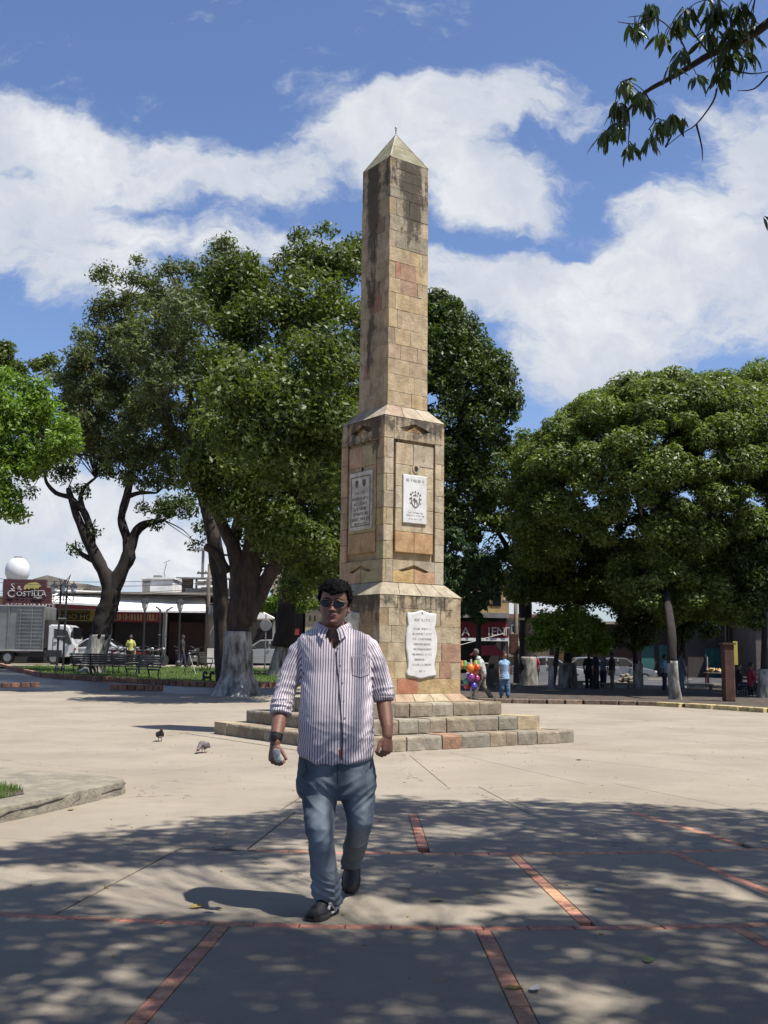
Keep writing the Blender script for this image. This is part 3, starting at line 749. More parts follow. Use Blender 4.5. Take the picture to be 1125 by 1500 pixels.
# plaques
def plaque(name,f,poly,w,th,m,edge=None,ch=.008):
    n,u=FACES[f]; o=MB().prism(poly,n*w,u,Z,n,-.005,th,ch).build(name,m,monument); return fixn(o)
def marks(f,w,lines,parent,m,hgt,th=.002,dens=.8,seed=1):
    """worn, no longer legible letter cuts: short strokes in rows (a, b, half width)"""
    n,u=FACES[f]; rnd=random.Random(seed); m_=MB()
    def stroke(a,b,dx,dz,rz=0):
        c=n*(w+th)+u*a+Z*b; ca,sa=math.cos(rz),math.sin(rz); pts=[(-dx,-dz),(dx,-dz),(dx,dz),(-dx,dz)]
        vs=[c+u*(p*ca-q*sa)+Z*(p*sa+q*ca) for p,q in pts]; m_.add(vs+[v-n*.004 for v in vs],[(0,1,2,3),(0,4,5,1),(1,5,6,2),(2,6,7,3),(3,7,4,0)])
    for (cx,b,hw,h) in lines:
        x=cx-hw
        while x<cx+hw:
            if rnd.random()<.14: x+=h*.7; continue
            k=rnd.random(); lw=h*.10
            if rnd.random()<dens: stroke(x,b,lw,h*.5)
            if k<.35: stroke(x+h*.2,b+h*.42,h*.2,lw*.8)
            if .2<k<.6: stroke(x+h*.2,b,h*.18,lw*.8)
            if k>.5: stroke(x+h*.2,b-h*.42,h*.2,lw*.8)
            if .3<k<.8: stroke(x+h*.38,b,lw,h*.45)
            x+=h*.72
    return stuff(m_.build('inscription',m,parent))
p1=plaque('square_plaque',0,[(-.262,3.675),(.250,3.675),(.250,4.512),(-.262,4.512)],wm,.028,'marble'); p1['label']='white marble plaque carved with a dark coat of arms'
marks(0,wm+.028,[(-.01,4.42,.19,.05)],p1,'engraving_faint',.05,seed=3); marks(0,wm+.028,[(0,3.86,.16,.022),(0,3.81,.19,.022),(0,3.75,.15,.02)],p1,'engraving_faint',.03,seed=4)
# coat of arms: plumed helm with mantling above a shield that carries a rampant beast
n,u=FACES[0]; em=MB(); ow=n*(wm+.028)+Z*4.075
def piece(pts,th=.006): em.prism(pts,ow,u,Z,n,-.002,th,0)
sh=[(-.085,.06),(-.085,-.03),(-.06,-.085),(0,-.125),(.06,-.085),(.085,-.03),(.085,.06)]
for i in range(len(sh)-1):
    a,b=Vector(sh[i]),Vector(sh[i+1]); t=(b-a).normalized(); q=Vector((-t.y,t.x))*.008; piece([tuple(a-q),tuple(b-q),tuple(b+q),tuple(a+q)])
for (x,y,r) in((-.1,.10,.022),(-.06,.135,.02),(0,.15,.026),(.06,.135,.02),(.1,.10,.024),(-.115,.03,.018),(.118,.03,.018),(-.105,-.05,.016),(.108,-.05,.016),(0,.10,.03),(-.035,.085,.016),(.04,.085,.016)):
    piece([(x+r*math.cos(k*1.047+x*9)*random.uniform(.5,1.1),y+r*math.sin(k*1.047+x*9)*random.uniform(.5,1.1)) for k in range(6)])
beast=[(-.045,.03),(-.03,.05),(-.012,.035),(.0,.02),(.02,.02),(.04,-.005),(.05,-.05),(.035,-.08),(.025,-.045),(.005,-.03),(-.01,-.07),(-.025,-.06),(-.02,-.02),(-.045,0),(-.06,-.01),(-.05,.012)]
cx_=[(-.045,.03),(-.03,.05),(-.01,.035),(-.03,.01)]; piece(cx_); piece([(-.03,.03),(0,.02),(.03,.01),(.04,-.03),(.0,-.025),(-.025,-.005)]); piece([(-.03,0),(-.06,-.012),(-.055,.008),(-.03,.02)]); piece([(.03,-.02),(.05,-.05),(.035,-.08),(.025,-.045)]); piece([(-.01,-.02),(-.012,-.07),(-.028,-.065),(-.025,-.01)])
fixn(em.build('coat_of_arms','engraving',p1))
p2=plaque('framed_plaque',1,[(-.330,3.572),(.345,3.572),(.345,4.592),(-.330,4.592)],wm,.03,'marble_old'); p2['label']='old stone plaque with two small crests and rows of dark lettering'
fr=MB(); n,u=FACES[1]
for a0,a1,b0,b1 in((-.285,.30,4.50,4.515),(-.285,.30,3.635,3.65),(-.285,-.27,3.65,4.50),(.285,.30,3.65,4.50)): fr.prism([(a0,b0),(a1,b0),(a1,b1),(a0,b1)],n*(wm+.03),u,Z,n,-.002,.006,0)
fixn(fr.build('plaque_frame','engraving',p2))
marks(1,wm+.03,[(-.10,4.22,.06,.045),(.11,4.22,.06,.045)],p2,'engraving',.05,seed=8)
marks(1,wm+.03,[(0,4.12,.24,.052),(0,4.03,.22,.052),(0,3.94,.20,.052),(0,3.85,.23,.052),(0,3.76,.25,.052),(0,3.68,.19,.03)],p2,'engraving',.05,dens=1,seed=9)
cr=MB(); ow=n*(wm+.03)
for cx in(-.11,.11):
    cr.prism([(cx-.045,4.44),(cx-.045,4.36),(cx,4.31),(cx+.045,4.36),(cx+.045,4.44),(cx,4.455)],ow,u,Z,n,-.002,.008,.002)
fixn(cr.build('crest','engraving',p2))
pts=[(-.305,2.130),(-.20,2.135),(-.108,2.150),(-.05,2.172),(.001,2.180),(.05,2.172),(.11,2.150),(.20,2.135),(.305,2.130),(.312,2.07),(.304,2.0),(.280,1.924),(.29,1.86),(.308,1.80),(.330,1.70),(.334,1.60),(.326,1.495),(.30,1.40),(.281,1.323),(.272,1.26),(.285,1.19),(.312,1.13),(.305,1.096),(.25,1.085),(.191,1.08),(.10,1.062),(.03,1.046),(-.026,1.043),(-.09,1.052),(-.16,1.073),(-.25,1.084),(-.30,1.098),(-.318,1.138),(-.29,1.22),(-.285,1.30),(-.302,1.42),(-.330,1.543),(-.334,1.65),(-.33,1.767),(-.312,1.85),(-.290,1.93),(-.302,1.99),(-.312,2.07)]
p3=plaque('scalloped_plaque',0,pts[::-1],.868,.030,'marble',ch=.012); p3['label']='white marble plaque with a scalloped outline and ten faint rows of lettering'
marks(0,.898,[(0,2.02,.17,.045)],p3,'engraving_faint',.05,dens=.6,seed=11)
marks(0,.898,[(0,1.87-.085*i,.2-.02*(i%3==0),.034) for i in range(8)],p3,'engraving_faint',.05,dens=1,seed=12)
marks(0,.898,[(0,1.165,.06,.036)],p3,'engraving_faint',.05,seed=13)
n,u=FACES[0]; MB().prism([(.014*math.cos(k*1.26),2.135+.014*math.sin(k*1.26)) for k in range(5)],n*.898,u,Z,n,-.002,.006,.002).build('plaque_bolt','dark_iron',p3)
p4=plaque('scalloped_plaque',1,pts[::-1],.868,.030,'marble_old',ch=.012)
# flags of the treads stay part of the step stones
# ---------------------------------------------------------------- trees
def curve(pts,k=4):
    pts=[Vector(p) for p in pts]; out=[]
    for i in range(len(pts)-1):
        p0=pts[max(i-1,0)];p1=pts[i];p2=pts[i+1];p3=pts[min(i+2,len(pts)-1)]
        for j in range(k):
            t=j/k; out.append(.5*((2*p1)+(p2-p0)*t+(2*p0-5*p1+4*p2-p3)*t*t+(-p0+3*p1-3*p2+p3)*t*t*t))
    out.append(pts[-1]); return out
def limb(mb,pts,radii,n=9,k=4,rough=.12):
    q=curve(pts,k); r=[]
    m_=len(pts)-1
    for i in range(len(q)):
        t=i/k; j=min(int(t),m_-1); f=t-j; r.append(radii[j]*(1-f)+radii[j+1]*f)
    b=len(mb.v); mb.tube(q,r,n)
    for i in range(b,len(mb.v)):
        v=Vector(mb.v[i]); ring=(i-b)//n
        if ring<len(q):
            c=q[ring]; d=(v-c); mb.v[i]=tuple(c+d*(1+mnoise.noise(v*2.1)*rough*2+mnoise.noise(v*6)*rough))
def leaves(name,parent,org,clumps,per,size,m,up=.35,elong=1.9,shell=.75,flat=.75,seed=0,droop=0.):
    """leaf clumps: each clump gets `per`*r^2 leaves set mostly near its upper shell"""
    g=np.random.default_rng(seed); V=[];T=[]
    for (c,r,*rest) in clumps:
        n=max(6,int(2.5*per*r*r*(rest[0] if rest else 1))); 
        d=g.normal(size=(n,3)); d/=np.linalg.norm(d,axis=1)[:,None]
        rad=r*(shell+(1-shell)*g.uniform(-1,.55,n))*np.where(g.uniform(0,1,n)<.25,g.uniform(.3,1,n),1)
        pos=np.array(c)-np.array(org)+d*rad[:,None]*np.array([1,1,flat])
        nn=d*.6+g.normal(size=(n,3))*.65+np.array([0,0,up]); nn/=np.linalg.norm(nn,axis=1)[:,None]
        a=g.normal(size=(n,3)); a[:,2]-=droop; a-=nn*(a*nn).sum(1)[:,None]; a/=np.linalg.norm(a,axis=1)[:,None]+1e-6
        b=np.cross(nn,a); s=.73*size*g.uniform(.5,1.5,n)[:,None]
        v=np.stack([pos-a*s*.5*elong,pos+b*s*.42-a*s*.08,pos+a*s*.5*elong,pos-b*s*.42-a*s*.08],1)
        V.append(v.reshape(-1,3)); T.append(np.clip(g.uniform(0,1,n)*.7+g.uniform(0,.3),0,1))
    return npmesh(name,np.concatenate(V),4,np.concatenate(T),m,parent)
def blobs_to_clumps(blobs,rs,dens,seed,jit=.9,top=.0):
    """blobs are (u,v,radius px,depth, depth radius factor) in the survey; returns small clumps spread through each"""
    g=random.Random(seed); out=[]
    for (u,v,rp,Y) in blobs:
        c=P(u,v,Y); r=rp*Y/CAM_F; n=max(2,int(4.4*dens*(r/rs)**2))
        for i in range(n):
            while True:
                d=Vector((g.uniform(-1,1),g.uniform(-1,1),g.uniform(-1,1)))
                if .05<d.length<1: break
            k=d.length; d.normalize(); rr_=max(0.05,(r-rs*.6))*(k**.45)
            if d.z<-.55 and g.random()<.5: continue
            out.append((c+d*rr_,rs*g.uniform(.6,1.25)))
    return out
def tree(name,label,base,limbs,clumps,m,per,size,group=None,bark='bark',white=None,seed=1,twigs=0,cat='tree',**kw):
    """limbs: list of (points, radii); white: (points, radii) of the whitewashed foot"""
    t=thing(name,label,cat,base,0,group); b=Vector(base)
    mb=MB()
    for pts,rad in limbs: limb(mb,[Vector(p)-b for p in pts],rad,n=11 if max(rad)>.25 else 8)
    mb.build('trunk',bark,t,smooth=True)
    if white:
        mw=MB(); q=[Vector(p)-b for p in white[0]]; nn=20; base_i=0
        pts=curve(q,5); 
        for i,p in enumerate(pts):
            f=i/(len(pts)-1); j=min(int(f*(len(white[1])-1)),len(white[1])-2); ff=f*(len(white[1])-1)-j; r=white[1][j]*(1-ff)+white[1][j+1]*ff
            fl=white[2] if len(white)>2 else 0
            for k in range(nn):
                a=2*math.pi*k/nn; lob=1+fl*(1-f)**2*(.5*math.sin(a*5+1)+.3*math.sin(a*3))+.05*math.sin(a*7+f*3)+mnoise.noise(Vector((math.cos(a)*2,math.sin(a)*2,f*3+seed)))*.12
                mw.v.append((p.x+r*lob*math.cos(a),p.y+r*lob*math.sin(a),p.z))
        L=len(pts)
        for i in range(L-1):
            for k in range(nn):
                a=i*nn+k; c=i*nn+(k+1)%nn; mw.f.append((a,c,c+nn,a+nn))
        mw.f.append(tuple((L-1)*nn+k for k in range(nn))); mw.build('whitewashed_base','whitewash',t,smooth=True)
    if twigs:
        g=random.Random(seed+50); tw=MB(); ends=[Vector(l[0][-1]) for l in limbs]+[Vector(l[0][-2]) for l in limbs]
        sel=g.sample(clumps,min(twigs,len(clumps)))
        for c in sel:
            p=Vector(c[0]); e=min(ends,key=lambda q:(q-p).length); mdl=e.lerp(p,.5)+Vector((g.uniform(-.4,.4),g.uniform(-.4,.4),g.uniform(-.1,.5)))
            tw.tube([q-b for q in curve([e,mdl,p],3)],[.035,.03,.026,.022,.018,.014,.010],4,False)
        stuff(tw.build('branches',bark,t,smooth=True))
    leaves('crown',t,b,clumps,per,size,m,seed=seed,**kw)
    return t
def px(l,Y): return [P(u,v,Y if not isinstance(Y,(list,tuple)) else Y[i]) for i,(u,v) in enumerate(l)]
# --- T1 the big tree left of the monument
bp=G(345,1018); Y1=bp.y
k=lambda w:w*.64/2*Y1/CAM_F
w1=px([(345,1020),(346,990),(348,960),(348,925)],Y1)
L1=[(px([(348,935),(350,900),(352,860),(345,810),(322,760),(300,690),(270,640)],Y1),[k(52),k(54),k(48),k(34),k(26),k(16),k(8)]),
    (px([(352,915),(362,870),(368,820),(380,740),(395,640),(410,540)],[Y1,Y1,Y1,Y1+.3,Y1+.5,Y1+1]),[k(52),k(56),k(50),k(40),k(26),k(10)]),
    (px([(362,905),(385,860),(415,800),(440,720),(455,620)],[Y1,Y1,Y1-.4,Y1-.6,Y1-1]),[k(48),k(36),k(30),k(22),k(10)]),
    (px([(330,840),(318,812),(300,800)],Y1),[k(28),k(22),k(16)]),
    (px([(345,790),(355,700),(340,600),(330,500)],Y1+1),[k(28),k(18),k(12),k(6)])]
B1=[(420,600,80,Y1-4.5),(350,570,60,Y1-4.5),(480,530,60,Y1-4.5),(440,690,70,Y1-4),(370,650,60,Y1-4.5),(500,640,70,Y1-4),(350,410,50,Y1+2),(310,440,50,Y1+2),(395,470,62,Y1+1),(455,440,66,Y1+1),(500,480,66,Y1+2),(330,560,66,Y1),(420,560,90,Y1),(490,600,84,Y1+1),(390,660,90,Y1-.5),(470,720,84,Y1),(330,680,58,Y1-1),
    (455,380,46,Y1+2),(500,400,46,Y1+2.5),(420,780,66,Y1+.5),(480,830,52,Y1+2),(350,480,50,Y1+1),(440,860,38,Y1+4),(318,740,34,Y1-1),(350,745,52,Y1-1.5),(405,770,56,Y1-1.5),(300,700,46,Y1-1),(375,690,60,Y1-2),(450,790,50,Y1-1),(310,640,50,Y1-1.5),(500,790,50,Y1),(372,412,38,Y1+1.5),(440,345,20,Y1+2),(480,340,26,Y1+2.5),(520,370,34,Y1+3)]
tree('shade_tree','huge dark green tree with a thick forked whitewashed trunk left of the monument',bp,L1,blobs_to_clumps(B1,.72,1.5,11),'leaf_mid',150,.125,seed=11,twigs=70,white=(w1,[k(118),k(74),k(66),k(62)],.35),shell=.8)
# --- T1b fine leaved tree behind, to the left
Y2=Y1+6
fp=G(215,990); fp=P(255,990,Y2); fp.z=zg(fp.x,fp.y)
B2=[(200,500,60,Y2-7),(270,470,60,Y2-7),(240,560,60,Y2-7),(150,520,60,Y2-1),(230,480,70,Y2-1),(300,560,60,Y2-2),(230,590,60,Y2-2),(140,600,50,Y2-1),(300,640,60,Y2-1),(260,690,44,Y2-2),(360,400,44,Y2),(400,420,50,Y2),(190,440,62,Y2),(260,430,66,Y2),(320,420,60,Y2),(160,470,48,Y2),(150,560,70,Y2),(215,530,88,Y2),(290,510,80,Y2),(110,560,52,Y2),(90,560,34,Y2+1),(180,640,66,Y2),(250,620,70,Y2),(120,630,46,Y2),(330,370,36,Y2),(150,400,24,Y2),(340,450,60,Y2),(200,380,20,Y2),(125,500,30,Y2),(210,690,46,Y2)]
L2=[(px([(330,985),(325,900),(315,800),(296,720),(262,650),(225,600)],Y2),[.35,.3,.28,.24,.18,.1]),(px([(300,740),(290,640),(270,540),(260,460)],Y2),[.22,.16,.1,.05]),
    (px([(225,600),(180,590),(130,580)],Y2),[.1,.07,.03]),(px([(262,650),(225,660),(170,670),(110,665)],Y2),[.12,.08,.06,.03]),(px([(225,600),(200,520),(180,450)],Y2),[.1,.07,.03]),(px([(290,640),(330,540),(330,430)],Y2),[.12,.08,.03])]
fp=P(330,986,Y2); fp.z=zg(fp.x,fp.y); L2[0][0][0].z=fp.z-.1
tree('feathery_tree','broad fine leaved grey green tree with arching twigs behind the big shade tree at left',fp,L2,blobs_to_clumps(B2,.62,1.25,12),'leaf_feather',105,.10,seed=12,twigs=260,shell=.62,up=.6,elong=2.4)
# --- T3 forked dark tree by the street
Y3=46.; kb=lambda w:w/2*Y3/CAM_F
f3=P(128,985,Y3); z3=zg(f3.x,f3.y); f3.z=z3
w3=px([(131,988),(137,970),(143,950),(148,930)],Y3); w3[0].z=z3-.05
L3=[(px([(147,935),(153,905),(158,885),(163,862),(150,835),(133,800),(112,755),(100,715)],Y3),[kb(30),kb(29),kb(27),kb(26),kb(20),kb(18),kb(11),kb(8)]),
    (px([(158,880),(172,848),(188,815),(186,790),(178,760),(186,725),(192,690)],Y3),[kb(24),kb(22),kb(20),kb(14),kb(12),kb(12),kb(8)]),
    (px([(188,812),(198,782),(212,768),(240,762)],Y3),[kb(18),kb(15),kb(12),kb(5)]),
    (px([(186,728),(205,722),(230,722)],Y3),[kb(8),kb(6),kb(3)]),
    (px([(133,800),(130,770),(122,748),(104,730),(100,718)],Y3),[kb(14),kb(12),kb(10),kb(9),kb(8)]),
    (px([(122,748),(118,728),(126,712),(140,700)],Y3),[kb(9),kb(7),kb(5),kb(3)]),
    (px([(104,728),(82,722),(68,706),(66,690)],Y3),[kb(8),kb(7),kb(5),kb(4)]),
    (px([(138,808),(137,790),(135,772)],Y3),[kb(7),kb(6),kb(5)]),
    (px([(140,822),(122,813),(112,806)],Y3),[kb(10),kb(7),kb(6)])]
B3=[(70,600,40,Y3),(180,600,50,Y3),(120,560,40,Y3),(230,690,30,Y3),(260,660,40,Y3),(100,640,52,Y3),(150,650,46,Y3),(200,650,46,Y3),(60,650,30,Y3),(130,590,44,Y3),(90,690,24,Y3),(245,745,30,Y3-1),(270,745,26,Y3-1),(225,770,15,Y3),(212,745,12,Y3),(120,720,15,Y3),(60,690,16,Y3),(160,690,22,Y3),(45,720,9,Y3),(287,795,13,Y3-2),(300,770,20,Y3-2),(190,700,20,Y3),(138,778,8,Y3),(110,805,7,Y3)]
tree('forked_tree','dark forked tree with two bare limbs leaning over the benches at left',f3,L3,blobs_to_clumps(B3,.5,1.15,13),'leaf_dark',120,.115,seed=13,bark='bark_dark',twigs=90,white=(w3,[kb(44),kb(34),kb(31),kb(29)],.1))
# --- T4 bright tree at the left edge
Y4=30.; f4=P(-190,1040,Y4); f4.z=0
B4=[(30,600,52,Y4),(75,640,48,Y4),(5,640,60,Y4),(60,600,34,Y4),(20,680,50,Y4),(85,670,32,Y4),(-30,650,70,Y4),(-60,720,60,Y4),(5,730,36,Y4),(18,752,20,Y4),(-40,600,50,Y4),(50,570,30,Y4),(10,555,28,Y4),(-110,660,80,Y4)]
tree('bright_tree','bright yellow green leafy tree cut off by the left edge of the picture',f4,[(px([(-190,1042),(-185,900),(-160,800),(-90,700),(0,640)],Y4),[.3,.25,.22,.14,.05]),(px([(-160,800),(-190,720),(-120,650)],Y4),[.16,.1,.05]),(px([(-90,700),(0,680),(70,650)],Y4),[.1,.06,.03])],blobs_to_clumps(B4,.42,1.5,14),'leaf_bright',230,.095,seed=14,twigs=40)
B4b=[(0,530,26,60),(25,545,20,60),(-20,520,36,60),(10,512,16,60),(60,535,16,60),(75,528,14,60)]
f4b=P(-80,975,60); f4b.z=zg(f4b.x,f4b.y)
tree('distant_tree','small dark tree top showing above the bright tree at the left edge',f4b,[(px([(-80,980),(-70,800),(5,560)],60),[.3,.25,.08])],blobs_to_clumps(B4b,.6,2,15),'leaf_mid',90,.16,seed=15)
# --- T2 tree just behind the monument
Y5=45.; f5=P(412,985,Y5); f5.z=zg(f5.x,f5.y)
k5=lambda w:w/2*Y5/CAM_F
w5=px([(402,992),(408,970),(414,945)],Y5)
B5=[(735,560,34,Y5),(745,590,24,Y5),(720,530,30,Y5),(690,500,40,Y5),(660,455,26,Y5),(640,440,24,Y5),(660,660,50,Y5),(700,720,44,Y5),(660,500,60,Y5),(690,560,60,Y5),(640,600,70,Y5),(700,620,52,Y5),(640,460,40,Y5),(720,570,44,Y5),(735,600,28,Y5),(600,540,80,Y5),(560,620,80,Y5),(640,700,56,Y5),(690,680,40,Y5),(560,720,70,Y5),(650,760,40,Y5),(590,480,60,Y5),(500,700,80,Y5),(520,800,60,Y5),(640,820,30,Y5),(716,540,30,Y5)]
L5=[(px([(414,948),(420,900),(425,860),(440,800),(500,720),(560,640),(640,560)],Y5),[k5(30),k5(28),k5(28),k5(26),k5(20),k5(14),k5(6)]),(px([(425,870),(450,830),(520,780),(600,730),(660,680)],Y5),[k5(18),k5(16),k5(14),k5(10),k5(5)])]
tree('spreading_tree','dark glossy tree whose crown spreads behind the obelisk to its right',f5,L5,blobs_to_clumps(B5,.62,1.45,16),'leaf_dark',165,.13,seed=16,bark='bark_dark',white=(w5,[k5(26),k5(22),k5(20)],.1),twigs=40,shell=.8,droop=.5)
# --- T7 loose tree between monument and dome tree
Y7=52.; f7=P(775,985,Y7); f7.z=0
B7=[(680,780,34,Y7),(665,740,34,Y7),(700,830,30,Y7),(720,860,24,Y7),(740,680,40,Y7),(770,660,30,Y7),(720,720,40,Y7),(770,720,40,Y7),(700,760,36,Y7),(750,780,44,Y7),(700,700,30,Y7),(790,760,40,Y7),(735,650,20,Y7),(765,640,14,Y7),(800,700,30,Y7),(740,830,34,Y7),(790,840,36,Y7)]
tree('loose_tree','loose mid green tree with a dark straight trunk between the obelisk and the domed tree',f7,[(px([(772,1010),(771,960),(770,900),(768,850),(765,780),(755,700)],Y7),[.42,.36,.34,.3,.2,.08]),(px([(768,850),(800,780),(810,720)],Y7),[.2,.12,.05]),(px([(768,840),(730,780),(710,730)],Y7),[.18,.1,.05])],blobs_to_clumps(B7,.6,1.3,17),'leaf_mid',125,.14,seed=17,bark='bark_dark',white=(px([(773,1012),(773,985),(772,962)],Y7),[.5,.44,.40],.1),twigs=50)
# --- weeping conifer by the red shop sign
Y8=44.; f8=P(702,1000,Y8); f8.z=0
B8=[(665,790,22,Y8),(650,830,26,Y8),(715,830,20,Y8),(718,870,16,Y8),(660,890,18,Y8),(690,830,22,Y8),(705,850,20,Y8),(675,860,22,Y8),(700,880,20,Y8),(680,895,18,Y8),(665,830,18,Y8),(700,905,14,Y8),(655,860,22,Y8),(690,805,14,Y8)]
tree('weeping_tree','small drooping feathery dark green tree in front of the red shop sign',f8,[(px([(702,1004),(701,950),(700,900),(690,820)],Y8),[.13,.11,.09,.04])],blobs_to_clumps(B8,.32,2.0,18),'leaf_conifer',420,.09,seed=18,elong=3.4,droop=1.6,shell=.55,bark='bark_dark')
# --- T5 domed tree, right
Y9=39.5; f9=G(986,1029); f9.z+=.08
g=random.Random(5); dome=[]
Yc=Y9+3
for i in range(1500):
    a=g.uniform(0,2*math.pi); e=g.uniform(-.45,1); 
    d=Vector((math.cos(a)*math.sqrt(1-e*e) if e>0 else math.cos(a)*math.sqrt(1-e*e),math.sin(a)*math.sqrt(1-e*e),e))
    c=P(985,745,Yc); R_=Vector((6.0,5.6,5.0 if e>0 else 4.1)); p=Vector((c.x+d.x*R_.x,c.y+d.y*R_.y,c.z+d.z*R_.z))
    if any((p-q[0]).length<.78*q[1]+.32 for q in dome): continue
    dome.append((p,g.uniform(.7,1.35)))
for (u_,v_,Y_) in((960,850,37.5),(985,835,37.3),(1005,850,37.6),(950,880,37.4),(1015,880,37.6),(975,890,38.2),(990,870,38.6),(930,860,37.8),(965,815,37.6),(1000,810,37.8)): dome.append((P(u_,v_,Y_),.62))
C2=P(1120,730,Yc+4)
for i in range(700):
    a=g.uniform(0,2*math.pi); e=g.uniform(-.3,1); p=C2+Vector((math.cos(a)*math.sqrt(1-e*e)*5,math.sin(a)*math.sqrt(1-e*e)*5,e*5.6))
    if any((p-q[0]).length<.8*q[1]+.32 for q in dome): continue
    dome.append((p,g.uniform(.7,1.3)))
low=[]
for i in range(330):
    u_=g.uniform(755,1110); v_=g.uniform(795,905-.00045*(u_-985)**2*0); low.append((P(u_,v_ if u_>905 else min(v_,868),g.uniform(Yc-4.5,Yc+4) if u_>905 else g.uniform(44.5,47)),g.uniform(.45,.85)))
for i in range(420):
    a=g.uniform(0,2*math.pi); e=g.uniform(-.2,1); c=P(985,745,Yc); q_=math.sqrt(1-e*e); dome.append((Vector((c.x+math.cos(a)*q_*6.25*g.uniform(.9,1.03),c.y+math.sin(a)*q_*5.8,c.z+e*5.25*g.uniform(.93,1.03))),g.uniform(.3,.6)))
dome2=[(p,r,1.) for p,r in dome]+[(p,r,.8) for p,r in low]
L9=[(px([(984,970),(982,920),(972,850),(958,780),(960,700)],[Y9-4+0,Y9-3,Y9-1,Y9+1,Y9+3]),[.15,.15,.145,.13,.06]),
    (px([(962,850),(1000,790),(1050,740)],[Y9-1,Y9+1,Y9+3]),[.15,.12,.06]),(px([(965,860),(900,800),(860,760)],[Y9-1,Y9+1,Y9+2]),[.13,.1,.05]),(px([(955,800),(930,700),(980,640)],[Y9+1,Y9+2,Y9+4]),[.12,.09,.05])]
Yf=f9.y; L9[0][0][0]=P(984,972,Yf); L9[0][0][1]=P(983,920,Yf+.4)
w9=px([(990,1030),(987,1000),(985,968)],Yf)
tree('domed_tree','wide domed light green tree of tufted clumps on a slim whitewashed trunk at right',f9,L9,dome2,'leaf_dome',520,.115,seed=19,bark='bark_dark',white=(w9,[.22,.18,.155],.1),twigs=60,shell=.76,flat=.68,up=.8)
# darker neighbours below and right
Y10=44.
def midtree(name,label,u,vb,Yt,blobs,m,per,size,seed,rs=.5,white=None,**kw):
    f=P(u,vb,Yt); f.z=zg(f.x,f.y); tp=blobs[0]
    pts=[f-Vector((0,0,.1)),f.lerp(P(tp[0],tp[1],Yt),.5),P(tp[0],tp[1],Yt)]
    wv=None
    if white: wv=([f-Vector((0,0,.05)),f+Vector((0,0,white[1]*.5)),f+Vector((0,0,white[1]))],[white[0]*1.15,white[0],white[0]*.95],.1)
    return tree(name,label,f,[(pts,[white[0]*.9 if white else .12,.1,.04])],blobs_to_clumps(blobs,rs,1.8,seed),m,per,size,seed=seed,bark='bark_dark',white=wv,**kw)
midtree('small_round_tree','small rounded bright green tree with a thin pale trunk near the parked cars',808,1002,43,[(820,925,34,43),(855,930,34,43),(800,915,24,43),(880,945,22,43),(845,905,22,43),(790,935,22,43),(870,915,18,43)],'leaf_bright',330,.10,20,.36,white=(.13,1.1))
midtree('leafy_tree','low leafy green tree in the shade right of the small round tree',935,1005,45,[(925,910,24,45),(945,930,24,45),(905,935,20,45),(960,905,20,45),(930,945,14,45)],'leaf_mid',230,.11,21,.4,white=(.2,1.2))
midtree('leafy_tree','sunlit yellow green young tree seen through the gap at far right',1068,1010,54,[(1065,890,26,54),(1085,880,20,54),(1050,905,20,54),(1095,900,18,54)],'leaf_bright',160,.13,22,.5)
midtree('leafy_tree','dark leafy tree hanging low at the right edge of the picture',1120,1035,38,[(1120,840,44,38),(1105,880,30,38),(1130,790,50,38),(1150,850,50,38),(1090,820,24,38),(1110,910,18,38)],'leaf_dark',190,.11,23,.45,white=(.2,1.1))
midtree('leafy_tree','tree with a stout pale trunk behind the parked cars left of the seated group',832,1000,47,[(830,870,40,47),(870,860,40,47),(800,860,36,47),(905,870,36,47)],'leaf_dark',110,.13,24,.6,white=(.38,1.2))
midtree('leafy_tree','dense dark tree filling the shade behind the trunk of the domed tree',1000,1002,50,[(1000,870,44,50),(1040,860,40,50),(960,875,40,50),(1020,900,26,50),(980,910,26,50),(920,870,40,50),(1000,925,16,50),(1040,925,16,50)],'leaf_dark',130,.13,25,.6,white=(.25,1.1))
midtree('clipped_tree','small clipped bright green tree seen under the big tree left of the man',420,985,52,[(400,885,18,52),(425,885,20,52),(448,884,16,52),(385,888,12,52),(465,888,12,52)],'leaf_bright',260,.12,26,.4)
# tall background mass behind monument, left of it between trunks
midtree('distant_tree','tall dark tree far behind the monument between the shop roofs',610,980,66,[(610,840,60,66),(560,850,50,66),(640,880,40,66),(500,860,50,66),(450,850,40,66)],'leaf_dark',60,.2,27,.9)

# ---------------------------------------------------------------- the mango tree over the photographer
mt=thing('mango_tree','large mango tree over the photographer whose drooping branch enters at the top right','tree',(6.6,-3.2,0)); mo=Vector((6.6,-3.2,0))
def leafshape(L,W):
    """folded mango leaf along +x from the stalk"""
    st=[(0,0),(.12,.35),(.32,.9),(.55,1),(.8,.62),(1,0)]
    v=[];f=[]
    for i,(t,w) in enumerate(st):
        z=-.18*L*t*t
        v+= [(t*L,0,z)] if w==0 else [(t*L,-w*W,z+.25*W*w),(t*L,0,z),(t*L,w*W,z+.25*W*w)]
    f=[(0,1,2),(0,2,3)]
    for i in range(3):
        a=1+3*i; f+=[(a,a+3,a+4,a+1),(a+1,a+4,a+5,a+2)]
    f+=[(10,13,11),(11,13,12)]
    return v,f
LS=[([(0,0,0),(L*.45,-W,-.02*L),(L*.45,W,-.02*L),(L,0,-.16*L)],[(0,1,3,2)]) for L,W in((.20,.026),(.17,.024),(.23,.028))]
LV=[leafshape(L,W) for L,W in((.20,.024),(.17,.022),(.23,.026))]
def leafmat_frame(d,roll,g):
    d=d.normalized(); s=d.cross(Vector((0,0,1))); s=s.normalized() if s.length>.05 else Vector((1,0,0)); n_=s.cross(d); M_=Matrix((d,-s,n_)).transposed(); return M_@Matrix.Rotation(roll,3,'X')
